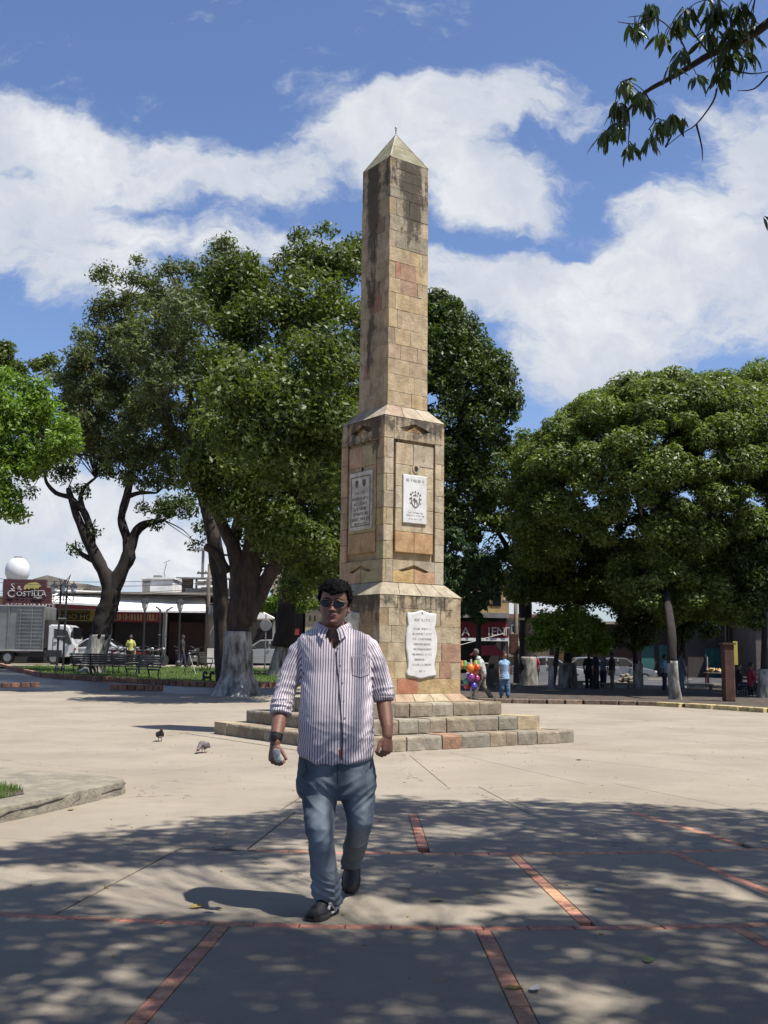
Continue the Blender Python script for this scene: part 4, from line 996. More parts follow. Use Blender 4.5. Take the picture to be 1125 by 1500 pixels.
# the branch seen in the photograph
branch=MB(); Yb=8.6; bpts=[]
def bpx(l,rad,Y=Yb): 
    q=curve([P(u,v,Y+ (i*.12)) - mo for i,(u,v) in enumerate(l)],3); n_=len(q); branch.tube(q,[.75*rad[0]+.75*(rad[1]-rad[0])*i/(n_-1) for i in range(n_)],6); bpts.extend(q); return q
tips=[]
main=bpx([(1230,-60),(1130,30),(1085,60),(1040,80),(1010,98),(975,118),(945,135),(925,155),(905,180),(885,195)],[.06,.008])
subs=[[(1050,130),(1044,150),(1020,182),(1000,195),(975,215)],[(1085,60),(1062,100),(1050,130)],[(1020,182),(1028,215),(1029,235)],[(1010,98),(998,60),(960,25),(920,25)],[(1040,80),(1010,40),(1000,10)],[(960,25),(935,35),(905,32)],
      [(1060,100),(1100,108),(1130,104)],[(1125,110),(1105,130),(1080,133)],[(920,160),(922,185),(920,210)],[(945,135),(960,170),(950,190)],[(975,215),(985,195),(990,175)],[(925,115),(910,120)],[(1085,60),(1100,20),(1110,-20)]]
for s_ in subs: bpx(s_,[.013,.004])
bro=branch.build('branch','twig',mt,smooth=True)
clus=[(905,165,20,16),(915,130,16,14),(940,150,18,15),(925,220,12,10),(885,200,10,10),(905,190,14,12),(970,185,12,8),(985,175,12,8),(955,205,10,6),(930,45,16,12),(950,20,16,12),(965,55,10,5),(995,40,16,14),(1010,20,14,10),(985,100,10,8),(1000,80,10,6),
      (1050,30,24,22),(1075,60,24,22),(1060,90,22,18),(1085,25,24,20),(1040,60,18,12),(1100,60,18,14),(1095,90,16,10),(1055,115,16,12),(1020,115,10,8),(975,60,8,4),(1090,40,20,14),(1040,10,18,12),(1120,318,4,2),(1000,178,8,5)]
g=random.Random(21); leafme=[]
for v,f in LV:
    me=bpy.data.meshes.new('leaf'); me.from_pydata(v,[],f); at=me.attributes.new('tint','FLOAT','FACE'); at.data.foreach_set('value',[.5]*len(f)); me.materials.append(M['leaf_mango']); me.shade_smooth(); leafme.append(me)
cnt=0; tw=MB()
for (u,v,rp,n_) in clus:
    top=P(u,v-rp*.6,Yb+g.uniform(-.2,.6))-mo
    nb=min(bpts,key=lambda q:(q-top).length)
    if (nb-top).length<.7: tw.tube(curve([nb,nb.lerp(top,.5)+Vector((0,0,.03)),top],3),[.005]*7,4)
    for i in range(n_):
        if cnt>=298: break
        a=g.uniform(0,2*math.pi); d=Vector((math.cos(a)*.55,math.sin(a)*.55,-g.uniform(.5,1.5)))
        o=link('leaf',g.choice(leafme),None,bro); o.matrix_local=Matrix.Translation(top+Vector((g.uniform(-1,1),g.uniform(-1,1),g.uniform(-.6,.8)))*rp*.45*Yb/CAM_F)@leafmat_frame(d,g.uniform(-.8,.8),g).to_4x4(); o.scale=(g.uniform(.68,.98),)*3; cnt+=1
stuff(tw.build('stalks','twig',bro))
V=[];F=[];T=[]; base=0
for (u,v,rp,n_) in clus:
    for i in range(int(n_*1.3)):
        a=g.uniform(0,2*math.pi); d=Vector((math.cos(a)*.6,math.sin(a)*.6,-g.uniform(.3,1.5)))
        M_=leafmat_frame(d,g.uniform(-.9,.9),g); vv,f=g.choice(LV); o_=P(u,v-rp*.5,Yb+g.uniform(-.1,.9))-mo+Vector((g.uniform(-1,1),g.uniform(-1,1),g.uniform(-.7,.7)))*rp*.62*Yb/CAM_F; k_=g.uniform(.65,.95)
        V+=[tuple(o_+M_@Vector(q)*k_) for q in vv]; F+=[tuple(i_+base for i_ in ff) for ff in f]; base+=len(vv); T+=[g.random()]*len(f)
me=bpy.data.meshes.new('leaves'); me.from_pydata(V,[],F); at=me.attributes.new('tint','FLOAT','FACE'); at.data.foreach_set('value',T)
stuff(link('leaves',me,'leaf_mango',bro))
# shade canopy
sh=SUN/SUN.z
def shade_density(x,y):
    # y of the far shade edge for each x, and the sunlit gaps the photo shows
    edge=np.interp(x,[-6,-3.2,-2.6,-1.8,-1.0,0,1.5,3,4.5,7],[6.6,7.4,8.2,9.2,9.9,10.7,10.8,10.5,9.9,9.2])
    if y>edge: return 0
    d=.66+.62*mnoise.noise(Vector((x*1.1,y*1.5,4)))+.22*mnoise.noise(Vector((x*2.2,y*3.2,9)))
    d+=.45*math.exp(-((x+1.2)**2/2.6+(y-4.6)**2/1.3))         # near bottom left, deep shade
    if y<6.0: d+=.30 if x<.2 else .12
    if y>edge-1.6: d+=.10
    for gx,gy,sx,sy in((-1.3,7.2,.7,.35),(-.2,6.3,.8,.28),(1.0,6.9,.45,.3),(1.35,5.4,.5,.22),(.9,4.6,.35,.22),(-2.4,6.9,.5,.4),(2.0,7.0,.4,.25),(.5,9.0,.5,.3),(.2,5.2,.25,.2),(2.1,4.7,.3,.25)):
        d-=.62*math.exp(-((x-gx)/sx)**2-((y-gy)/sy)**2)
    return max(0,min(1,d))
g=random.Random(31); cl=[]
nodes=[]
A_=Vector((-.30,6.25)); B_=Vector((-1.25,6.62))
def segd(p):
    t=max(0,min(1,(p-A_).dot(B_-A_)/(B_-A_).length_squared)); return (p-(A_+(B_-A_)*t)).length
cell={}
tries=0
while len(cl)<11000 and tries<400000:
    tries+=1; x=g.uniform(-7.5,8.5); y=g.uniform(-7,11)  # unseen leaves behind the camera, added to cut sky light
    dd_=shade_density(x,y)
    if g.random()>sm((dd_-.30)/.34): continue
    if segd(Vector((x,y)))<.56: continue
    h=g.uniform(7.4,9.4); p=Vector((x,y,0))+sh*h; q=proj(p)
    while q and -25<q[0]<1150 and -45<q[1]<1540 and h<12: h+=.25; p=Vector((x,y,0))+sh*h; q=proj(p)
    if h>=12: continue
    key=(round(x/.26),round(y/.26)); 
    if cell.get(key,0)>=(6 if y<6 and x<.3 else 4): continue
    cell[key]=cell.get(key,0)+1; cl.append(p)
V=[];F=[];T=[]; base=0
for p in cl:
    for i in range(g.randint(9,14)+(6 if p.y<6 else 0)):
        a=g.uniform(0,2*math.pi); d=Vector((math.cos(a),math.sin(a),-g.uniform(.1,1.1)))
        M_=leafmat_frame(d,g.uniform(-.9,.9),g); v,f=g.choice(LS); o_=p-mo+Vector((g.uniform(-1,1),g.uniform(-1,1),g.uniform(-.5,.5)))*.17
        V+=[tuple(o_+M_@Vector(q)*1.15) for q in v]; F+=[tuple(i_+base for i_ in ff) for ff in f]; base+=len(v); T+=[g.random()]*len(f)
me=bpy.data.meshes.new('foliage'); me.from_pydata(V,[],F); at=me.attributes.new('tint','FLOAT','FACE'); at.data.foreach_set('value',T)
stuff(link('foliage',me,'leaf_mango',mt))
# trunk and limbs carrying it
mb=MB(); limb(mb,[(0,0,-.1),(0,.1,1.5),(-.1,.3,3.2),(-.3,.6,4.6)],[.42,.34,.30,.28],n=14)
hubs=[Vector(q)-mo for q in((5.5,-.5,7.3),(3.0,.3,7.6),(6.2,2.2,7.8),(1.0,1.0,7.9),(3.8,3.2,8.2),(7.6,4.4,8.3),(5.9,5.6,8.6))]
for h_ in hubs: limb(mb,[Vector((-.3,.6,4.3)),Vector((-.3,.6,4.3)).lerp(h_,.5)+Vector((0,0,.6)),h_],[.16,.1,.05],n=8)
mb.build('trunk','bark',mt,smooth=True)
tw=MB()
for p in cl:
    q=p-mo; e=min(hubs,key=lambda h_:(h_-q).length)
    s_=[e,e.lerp(q,.5)+Vector((g.uniform(-.3,.3),g.uniform(-.3,.3),.25)),q]
    ok=True
    for w_ in s_[1:2]:
        pr=proj(w_+mo)
        if pr and 0<pr[0]<1125 and 0<pr[1]<1500: ok=False
    if ok and (e-q).length<4.5 and g.random()<.45: tw.tube(s_,[.008,.006,.004],4,False)
stuff(tw.build('twigs','twig',mt))
# ---------------------------------------------------------------- street, shops, vehicles, furniture
def paint(name,col,**k): mat(name,col,k.pop('rough',.75),k.pop('var',.14),k.pop('scale',1.5),k.pop('bump',.25),**k)
paint('wall_white',(1.05,1.04,1.02)); paint('wall_cream',(.55,.48,.33)); paint('wall_grey',(.30,.29,.28)); paint('wall_ochre',(.55,.38,.17)); paint('wall_dark',(.07,.06,.055)); paint('shop_dark',(.035,.028,.028))
paint('maroon',(.10,.022,.03)); paint('red_sign',(.26,.022,.032)); paint('red_awning',(.50,.05,.06)); paint('red_band',(.30,.06,.05)); paint('sign_white',(.75,.73,.70)); paint('sign_yellow',(.38,.30,.04)); paint('beast_yellow',(.55,.50,.16))
paint('roof_tile',(.30,.15,.10)); paint('roof_sheet',(.36,.33,.27)); paint('teal',(.03,.16,.16)); paint('shutter_red',(.05,.018,.018)); paint('brick_dark',(.16,.13,.12)); paint('tin',(.40,.40,.40),rough=.5)
mat('truck_box',(.30,.31,.29),.42,.15,1.2,.15,10,metal=.6); mat('van_white',(.66,.67,.68),.3,.05,1,0,coat=.5); mat('glass_dark',(.015,.017,.02),.08,.05,1,0,spec=.8); mat('tyre',(.02,.02,.02),.85,.1,5); mat('rim',(.45,.45,.45),.35,.1,3,metal=.8)
mat('black_metal',(.018,.018,.02),.5,.1,4); mat('lamp_glass',(.70,.72,.74),.2,.03); mat('wood_pole',(.22,.18,.15),.9,.3,6,.6,20,stretch=(1,1,.2)); mat('wire',(.03,.03,.03),.7,.1)
mat('tank_white',(.72,.73,.75),.5,.06,1); mat('steel_grey',(.30,.31,.32),.5,.1,3,metal=.4); mat('car_silver',(.45,.46,.47),.3,.04,1,0,metal=.4,coat=.5); mat('car_grey',(.20,.21,.22),.3,.04,1,0,metal=.3,coat=.4); mat('red_light',(.35,.02,.02),.3,.05); mat('rust',(.12,.05,.03),.85,.25,5,.4,30); mat('fruit_orange',(.55,.20,.04),.5,.3,9)
mat('hazard_yellow',(.55,.50,.08),.6,.1); mat('plastic_blue',(.05,.10,.32),.5,.1); mat('plastic_green',(.06,.28,.08),.5,.1); mat('cloth_white',(.65,.64,.62),.9,.1,5)
def base_at(u,Y,v=None):
    q=P(u,970,Y); q.z=zg(q.x,q.y); return q
def H_(v,u,Y,z0): return P(u,v,Y).z-z0           # height of a photo row above a base
def part(name,m,parent,c,d,rz=0,ch=.0,rx=0):
    b=MB(); (b.cbox(c,d,ch,rz) if ch else b.box(c,d,rz,rx)); return b.build(name,m,parent)
def shop(name,label,u0,u1,Y,cat='building',depth=8):
    a=P(u0,970,Y); b=P(u1,970,Y); o=thing(name,label,cat,(a.x,Y,zg(a.x,Y))); return o,(b.x-a.x),Vector(o.location)
def text(name,body,size,parent,loc,m,ext=.012,font_scale_x=1.,track=1.,rz=0):
    c=bpy.data.curves.new(name,'FONT'); c.body=body; c.size=size; c.extrude=ext; c.space_character=track; c.align_x='LEFT'; c.resolution_u=2
    t=bpy.data.objects.new(name,c); C.objects.link(t); dg=bpy.context.evaluated_depsgraph_get(); me=bpy.data.meshes.new_from_object(t.evaluated_get(dg)); bpy.data.objects.remove(t)
    for v in me.vertices: v.co.x*=font_scale_x
    me.materials.clear(); o=link(name,me,m,parent,loc); o.rotation_euler=(math.pi/2,0,rz); return o
YS=63.
# local frame of a shop: x along the street, y away from the camera, z up, origin at its left foot
def loc_of(o,u,v,Y): return P(u,v,Y)-Vector(o.location)
def panel(o,name,m,u0,v0,u1,v1,Y,th=.15,front=0.):
    """box whose front face fills the photo rectangle when seen from the plaza"""
    a=loc_of(o,u0,v1,Y); b=loc_of(o,u1,v0,Y); return part(name,m,o,((a.x+b.x)/2,a.y+th/2+front,(a.z+b.z)/2),(abs(b.x-a.x),th,abs(b.z-a.z)))
# --- restaurant at the far left
o,w,_=shop('restaurant','low restaurant behind the box truck with a large maroon sign board',-160,74,YS)
part('wall','wall_cream',o,(w/2,4.2,1.9),(w,8,3.8)); part('roof','roof_sheet',o,(w/2,4,3.87),(w+.2,8.4,.12)); panel(o,'shopfront','shop_dark',-60,905,66,968,YS+.0,.1,-.0)
panel(o,'wall_gap','wall_grey',-150,880,-60,905,YS,.1,.02)
sg=bpy.data.objects.new('tmp',None); bpy.data.objects.remove(sg)
sb=panel(o,'sign_board','maroon',3,849,68,886,YS-1.6,.25); panel(o,'sign_board','maroon',66,861,76,888,YS-1.55,.2); panel(o,'sign_board','shop_dark',3,878,75,896,YS-1.5,.18); 
k=YS/CAM_F
def tx(o,body,u,v,hpx,m,Y,xs=1.,track=1.):
    q=loc_of(o,u,v,Y); return text('lettering',body,hpx*k*1.38,o,(q.x,q.y-.01,q.z),m,.02,xs,track)
Yt=YS-1.63
tx(o,'S',15.5,863.5,9.5,'sign_white',Yt,1.); tx(o,'R.',25.5,864,6,'sign_white',Yt,1.)
tx(o,'C',10,874.5,11,'sign_white',Yt,1.05); tx(o,'OSTILLA',23.5,873,7.2,'sign_white',Yt,1.13,1.02); tx(o,'RESTAURANTE',8.5,890,6.2,'sign_white',Yt-.08,1.05,1.22)
def poly_sign(o,name,pts,Y,m,th=.03):
    q=[loc_of(o,u,v,Y) for u,v in pts]; b=MB().prism([(p.x,p.z) for p in q][::-1],(0,q[0].y,0),(1,0,0),(0,0,1),(0,-1,0),-.01,th,0); return fixn(b.build(name,m,o))
poly_sign(o,'bull_emblem',[(35,863),(36,858),(40,855),(47,853.5),(53,853),(57,855),(60.5,859),(58,860),(56,863),(53.5,861.5),(51,864),(49,861.8),(44,862),(42.5,864),(40,861.5),(37,864)],Yt,'beast_yellow')
poly_sign(o,'underline',[(46,864.8),(65,864.8),(65,865.8),(46,865.5)],Yt,'sign_white'); poly_sign(o,'underline',[(48,875),(64,875.6),(56,876.6)],Yt,'sign_white')
# gabled tin roof and tank behind
o,w,_=shop('house','house with a pale gabled sheet roof rising behind the maroon sign board',26,112,YS+10)
part('wall','wall_cream',o,(w/2,3,2.6),(w,6,5.2)); a=loc_of(o,24,858,YS+10); 
b=MB(); zl=H_(852,70,YS+10,o.location.z); pts=[(-.3,zl-.5),(w*.22,zl+.15),(w*.45,zl+.42),(w*.8,zl+.1),(w*.86,zl-.1),(w+.6,zl-.15),(w+.5,zl-.45),(w*.9,zl-1.0),(-.3,zl-1.0)]
b.prism(pts[::-1],(0,-.3,0),(1,0,0),(0,0,1),(0,-1,0),-6,.1,0); fixn(b.build('roof','roof_sheet',o))
part('parapet','wall_cream',o,(w*.9,-.6,zl-1.1),(w*.35,.5,1.2)); panel(o,'window','glass_dark',44,866,56,880,YS+9.95,.05)
tb=P(25,846,YS+4); t=thing('water_tank','white round water tank standing on the roof above the maroon sign','water tank',(tb.x,tb.y,tb.z-.25)); r=17.5*(YS+4)/CAM_F
MB().lathe([(r*.55,0),(r*.82,.16),(r*.98,.45),(r,.75),(r*.9,1.1),(r*.62,1.38),(r*.3,1.5),(.05,1.52)],n=20).build('tank','tank_white',t,smooth=True); MB().lathe([(r*.34,1.45),(r*.34,1.56),(.02,1.6)],n=14).build('lid','steel_grey',t); part('stand','wall_grey',t,(0,0,-.35),(1.3,1.3,.7))
# --- long row of shops with the white fascia
o,w,_=shop('shop_row','long low row of dark shops under a white fascia with lanterns in front',76,318,YS)
H1=H_(893,190,YS,o.location.z); part('wall','shop_dark',o,(w/2,5.0,H1/2),(w,6,H1)); part('roof','roof_sheet',o,(w/2,4,H1+1.0),(w,8,.1))
def fascia(name,m,pts,Y,th=.3):
    q=[loc_of(o,u,v,Y) for u,v in pts]; return fixn(MB().prism([(p.x,p.z) for p in q][::-1],(0,q[0].y,0),(1,0,0),(0,0,1),(0,-1,0),-th,0,0).build(name,m,o))
def slope_(name,m,u0,u1,vt0,vt1,vb0,vb1,Yt_,Yb_):
    q=[loc_of(o,u0,vb0,Yb_),loc_of(o,u1,vb1,Yb_),loc_of(o,u1,vt1,Yt_),loc_of(o,u0,vt0,Yt_)]; vs=q+[p-Vector((0,0,.12)) for p in q]; return fixn(MB().add(vs,[(0,1,2,3),(7,6,5,4),(0,4,5,1),(1,5,6,2),(2,6,7,3),(3,7,4,0)]).build(name,m,o))
slope_('awning','wall_white',76,151,864,866,881,885,YS+1.6,YS-1.2); slope_('awning','wall_white',151.3,301,866,876,893,894.5,YS+1.6,YS-1.2); part('back_wall','wall_grey',o,(w/2,2.2,H1*.55),(w,.3,H1*1.1))
fascia('red_band','red_band',[(76,882),(150,886),(150,893),(76,891)],YS-1.0,.1)
part('canopy','roof_sheet',o,(w/2,.55,H1-.04),(w,1.9,.1))
for u0,u1,m,nm in((76,146,'shop_dark','shopfront'),(166,237,'shop_dark','shopfront'),(246,301,'shutter_red','shopfront')): panel(o,nm,m,u0,912,u1,968,YS+1.2,.08)  # darkest panels stand for open fronts, interior shade put into their colour
for u0,u1,m in((236,244,'wall_grey'),(300,317,'wall_grey'),(148,160,'wall_dark')): panel(o,'pillar',m,u0,895,u1,970,YS+.2,.4)
panel(o,'sign_board','sign_yellow',68,896,139,909,YS-.1,.1); panel(o,'sign_surround','shop_dark',62,893.5,146,912,YS-.0,.08,.03); panel(o,'sign_board','red_sign',163,896,237,911,YS+.3,.1)
for q in(68,132): panel(o,'sign_end','sign_yellow',q,895,q+7,910,YS-.14,.05)
panel(o,'sign_face','shop_dark',77,897.5,131,908,YS-.13,.02)
tx(o,'TODO HOGAR',78,906.4,7.6,'sign_yellow',YS-.15,1.06,1.08)
panel(o,'shelf','wall_cream',103,932,121,958,YS+.9,.5); panel(o,'counter','wood_pole',108,936,118,950,YS+.6,.3)
marks_=MB(); rr_=random.Random(4)
for i in range(15):
    q=loc_of(o,168+i*4.4,904,YS+.28); h=.38; marks_.box((q.x,q.y,q.z),(.035,.02,h)); 
    if rr_.random()<.6: marks_.box((q.x+.06,q.y,q.z+rr_.choice([-.17,0,.17])),(.1,.02,.035))
    if rr_.random()<.5: marks_.box((q.x+.11,q.y,q.z),(.035,.02,h))
mm=marks_.build('worn_lettering','wall_cream',o); stuff(mm)
# railing of thin bars with lanterns against the fascia
def lantern(parent,c,s=1.):
    c=Vector(c); b=MB().lathe([(.05*s,0),(.12*s,.12*s),(.15*s,.32*s),(.14*s,.34*s)],c,6); l=b.build('lantern','lamp_glass',parent)
    MB().lathe([(.19*s,.34*s),(.12*s,.44*s),(.03*s,.50*s),(.02*s,.60*s)],c,6).build('lantern_cap','black_metal',l)
    fr=MB()
    for i in range(6):
        a=i*math.pi/3; fr.tube([c+Vector((.055*s*math.cos(a),.055*s*math.sin(a),0)),c+Vector((.155*s*math.cos(a),.155*s*math.sin(a),.34*s))],.012*s,4)
    fr.build('lantern_frame','black_metal',l); return l
for u,lab,vt in((209,'single lantern post seen against the white fascia, nearer the forked tree',888),(261,'single lantern post seen against the white fascia, nearer the utility pole',889)):
    q=base_at(u,YS-8); p_=thing('lamp_post',lab,'street lamp',q); h=H_(vt+6,u,YS-8,q.z); p_['group']='single lantern posts in front of the shops'
    MB().lathe([(.14,0),(.14,.25),(.06,.35),(.045,h)],n=10).build('post','black_metal',p_); lantern(p_,(0,0,h),1.25)
for u,lab in((232,'thin black pole with a short bent top left of the third pillar'),(241,'thin pale pole with a curled top beside the third pillar')):
    q=base_at(u,YS-5); p_=thing('sign_pole',lab,'pole',q); h=H_(893,u,YS-5,q.z); MB().tube(curve([(0,0,0),(0,0,h-.3),(-.05 if u<240 else .1,0,h),(-.25 if u<240 else .35,0,h+.15)],3),.05,6).build('pole','black_metal' if u<240 else 'steel_grey',p_,smooth=True); part('collar','steel_grey',p_,(0,0,h*.55),(.12,.12,.05))
# --- boxes on the roofs
o,w,_=shop('roof_room','plain white rooftop room with a flat top above the shop row',203,249,YS+7); 
z0=H_(876,220,YS+7,o.location.z); z1=H_(848,220,YS+7,o.location.z); part('wall','wall_white',o,(w/2,2,(z0+z1)/2),(w,4,z1-z0)); part('roof','wall_white',o,(w/2,2,z1+.05),(w+.2,4.2,.1)); part('wall_base','wall_grey',o,(w/2,2.1,z0/2),(w*.9,3.6,z0)); part('window','wall_grey',o,(w*.16,-.02,(z0+z1)/2),(w*.22,.04,(z1-z0)*.8)); part('tank_cap','steel_grey',o,(w*.4,1,z1+.2),(.5,.5,.2))
o,w,_=shop('brick_house','unfinished dark brick upper storey with horizontal slats and tin lean-to behind the utility pole',248,345,YS+6)
z0=H_(871,280,YS+6,o.location.z); z1=H_(846,280,YS+6,o.location.z)
part('wall','wall_grey',o,(w/2,2.5,z0/2),(w,4,z0)); 
x1=loc_of(o,276,860,YS+6).x
for i in range(9):
    part('slat','brick_dark',o,(w*.09+x1/2,.2,z0+.06+i*(z1-z0)/9),(x1-w*.09,.12,(z1-z0)/9-.035))
part('backing','shop_dark',o,(w*.09+x1/2,.5,(z0+z1)/2),(x1-w*.09,.3,z1-z0)); part('roof','tin',o,(w*.55,1.5,z1+.05),(w*.95,4,.08),0,0,.05)
part('low_wall','wall_grey',o,(w*.6,.1,z0+.2),(w*.8,.2,.45)); 
for i in range(4): part('post','wood_pole',o,(w*(.36+i*.17),.2,(z0+z1)/2),(.12,.12,z1-z0))
for i in range(3): part('laundry','cloth_white',o,(w*(.42+i*.12),.15,z0+.75+.03*i),(.55,.05,.28))
part('mast','steel_grey',o,(loc_of(o,294,850,YS+6).x,.6,z1+.9),(.16,.16,1.9)); part('shade','tin',o,(loc_of(o,292,850,YS+6).x,.6,z1+1.85),(.9,.8,.06))
q=P(240,858,YS+8); t=thing('antenna','thin television antenna with a guy wire on the roof by the white room','antenna',(q.x,q.y,q.z-.4)); an=MB().tube([(0,0,0),(0,0,1.3),(.12,0,1.9)],.025,5); an.tube([(0,0,1.2),(.75,0,.05)],.018,4); an.build('mast','steel_grey',t); am=MB(); 
for i in range(4): am.box((.12+.09*i-.1,0,1.95+.05*i),(.02,.5,.02))
am.box((.16,0,2.02),(.5,.02,.02),0,0,-.5); am.build('aerial','steel_grey',t)
# --- utility poles and wires
def upole(u,Y,vt,label,r=.14):
    q=base_at(u,Y); t=thing('utility_pole',label,'utility pole',q); h=H_(vt,u,Y,q.z); MB().lathe([(r,0),(r*.75,h*.6),(r*.6,h)],n=10).build('pole','wood_pole',t,smooth=True)
    part('crossarm','wood_pole',t,(0,0,h-.5),(1.3,.1,.1)); part('crossarm','wood_pole',t,(0,0,h-1.3),(.8,.1,.1))
    for i in range(4): MB().lathe([(.03,0),(.045,.06),(.02,.12)],(-.55+i*.37,0,h-.45),6).build('insulator','lamp_glass',t)
    return t,h,q
u1,h1,q1=upole(302,57,826,'grey utility pole standing between the shop row and the big tree')
tr=part('junction_box','steel_grey',u1,(.22,-.1,h1*.55),(.3,.25,.5)); part('street_light','lamp_glass',u1,(.75,-.5,h1*.62),(.7,.3,.15)); MB().tube([(0,0,h1*.6),(.5,-.4,h1*.62)],.03,5).build('light_arm','steel_grey',u1)
u2,h2,q2=upole(756,50,866,'rusty utility pole with a box beyond the woman in blue'); part('transformer_box','rust',u2,(-.12,-.15,H_(943,756,50,q2.z)),(.42,.35,.95),0,.03)
u3,h3,q3=upole(1066,62,832,'distant utility pole seen through the gap in the trees at right'); u4,h4,q4=upole(-110,57,822,'utility pole beyond the left edge carrying the street wires')
wires=thing('overhead_wires','bundle of thin black overhead wires strung above the shops at left','wires',(0,57,0)); 
for i,(va,vb) in enumerate(((838,847),(843,854),(857,862),(861,865),(866,872))):
    a=P(-110,va,57);b=P(302,vb,57.); pts=[a.lerp(b,k_/14)-Vector((0,57,4*.35*(k_/14)*(1-k_/14))) for k_ in range(15)]; MB().tube(pts,.014,4,False).build('wire','wire',wires)
w2=thing('overhead_wires','slack pale cable sagging across the dark shop front behind the old man','wires',(0,50,0)); a=P(655,950,50);b=P(700,938,50);c=P(738,928,50); MB().tube(curve([a-Vector((0,50,0)),b-Vector((0,50,0)),c-Vector((0,50,0))],4),.022,5).build('wire','cloth_white',w2)
# --- white canopy building right of the big trunk, and yellow wall
o,w,_=shop('corner_shop','corner shop with a white awning seen between the tree trunks left of the man',318,440,YS+2)
part('wall','shop_dark',o,(w/2,4.5,2.0),(w,6,4.0)); fixn(MB().prism([(a.x,a.z) for a in [loc_of(o,u,v,YS-1) for u,v in((318,896),(372,890),(403,906),(318,906))]][::-1],(0,-3.1,0),(1,0,0),(0,0,1),(0,-1,0),-2.5,0,0).build('awning','wall_white',o)); panel(o,'pillar','wall_grey',398,906,404,968,YS-.5,.3); panel(o,'pillar','wall_grey',318,900,326,968,YS-.5,.3)
panel(o,'sign_board','wall_white',414,921,432,927,YS+1.3,.1); panel(o,'sign_board','red_sign',431,921,438,930,YS+1.2,.1)
o,w,_=shop('yellow_house','pale yellow wall with two dark slots beside the head of the man',446,520,YS+2); part('wall','wall_cream',o,(w/2,3,2.3),(w,6,4.6)); 
for u in(453,460): panel(o,'window','shop_dark',u,902,u+2.2,910,YS+1.98,.06)
part('roof','roof_tile',o,(w/2,2.8,4.65),(w+.3,6.6,.14)); panel(o,'door','shop_dark',474,915,486,965,YS+1.97,.08)
o,w,_=shop('tall_house','taller pale building partly seen through the leaves above the man',395,560,YS+16); part('wall','wall_cream',o,(w/2,4,4.2),(w,8,8.4)); part('roof','roof_tile',o,(w/2,4,8.5),(w+.4,8.4,.2))
for i in range(5):
    for j in range(2): part('window','shop_dark',o,(w*(.12+.18*i),-.03,2.6+j*3.1),(.9,.1,1.3))
# --- behind the monument, right side
YR=60.
o,w,_=shop('sign_building','ochre building with a long red sign of white lettering right of the obelisk',610,746,YR)
zt=H_(846,730,YR,0); part('wall','wall_ochre',o,(w/2,4,zt/2+1.8),(w,8,zt-3.6)); part('ground_floor','shop_dark',o,(w/2,4.4,1.8),(w,8,3.62)); part('roof','roof_tile',o,(w/2,4,zt+.05),(w+.4,8.4,.16))
panel(o,'sign_board','red_sign',640,911,744,937,YR-.6,.25); panel(o,'sign_edge','wall_white',640,935,760,938,YR-.65,.1)
for u in(655,690,722): 
    panel(o,'window','glass_dark',u,868,u+12,888,YR-.03,.1); panel(o,'window_frame','wall_white',u-1.5,866,u+13.5,868,YR-.08,.1)
for (u,s_,hh) in((676,'A',13),(714,'I',13),(719,'E',13),(727,'N',13),(736,'T',13)): 
    q=loc_of(o,u,931,YR-.68); text('lettering',s_,hh*YR/CAM_F*1.35,o,(q.x,q.y,q.z),'sign_white',.03)
for u in(655,700,735): panel(o,'pillar','wall_dark',u,937,u+6,975,YR-.3,.4)
panel(o,'balcony','wall_grey',640,898,746,904,YR-.9,.9)
o,w,_=shop('grey_house','far grey and white house with framed windows under a tiled roof beyond the pole',744,800,YR+14); zt=H_(905,760,YR+14,0)
part('wall','wall_grey',o,(w/2,4,zt/2),(w,8,zt)); part('roof','roof_tile',o,(w/2,4,zt+.12),(w+.6,8.6,.26)); panel(o,'lower_wall','wall_white',745,932,800,962,YR+13.9,.1)
for u,v in((747,948),(757,948),(770,948),(749,915),(762,915)): 
    f_=panel(o,'window','wall_white',u,v,u+9,v+13,YR+13.85,.12); panel(f_,'pane','glass_dark',u+1,v+1.2,u+8,v+12,YR+13.83,.05) if 0 else part('pane','glass_dark',f_,tuple(Vector(((loc_of(o,u+4.5,v+6.5,YR+13.8))))),(.32*.9,.08,.45))
panel(o,'awning','wall_white',744,942,790,946,YR+13,.9)
# right background buildings
def plainhouse(label,u0,u1,Y,vt,wall,roofm,wins,cat='building',doors=()):
    o,w,_=shop('shop_building',label,u0,u1,Y); zt=H_(vt,(u0+u1)/2,Y,0); part('wall',wall,o,(w/2,4,zt/2),(w,8,zt)); part('roof',roofm,o,(w/2,3.8,zt+.08),(w+.4,8.6,.16))
    for (a,b,c,d,m) in wins: panel(o,'window',m,a,b,c,d,Y-.03,.08)
    for (a,b,c,d,m) in doors: panel(o,'door',m,a,b,c,d,Y-.04,.09)
    return o
plainhouse('low cream and brown shops behind the parked cars and the small round tree',790,880,70,930,'wall_cream','roof_tile',[(805,945,812,960,'shop_dark'),(835,945,850,965,'shop_dark')],doors=[(818,942,828,970,'wall_ochre'),(858,942,870,970,'wall_white')])
plainhouse('dark shop front with teal shutters behind the trunk of the domed tree',878,1010,66,915,'shop_dark','roof_sheet',[(905,950,930,972,'shutter_red')],doors=[(940,945,958,980,'teal'),(966,945,985,980,'teal')])
plainhouse('shop with tall teal doors and a dark brown wall at the right',1008,1110,64,908,'wall_dark','roof_sheet',[],doors=[(1034,950,1046,1000,'teal'),(1048,950,1062,1000,'teal'),(1084,950,1100,985,'teal')])
plainhouse('brown building closing the right edge of the square',1108,1240,60,880,'brick_dark','roof_tile',[(1120,950,1150,985,'shop_dark')])
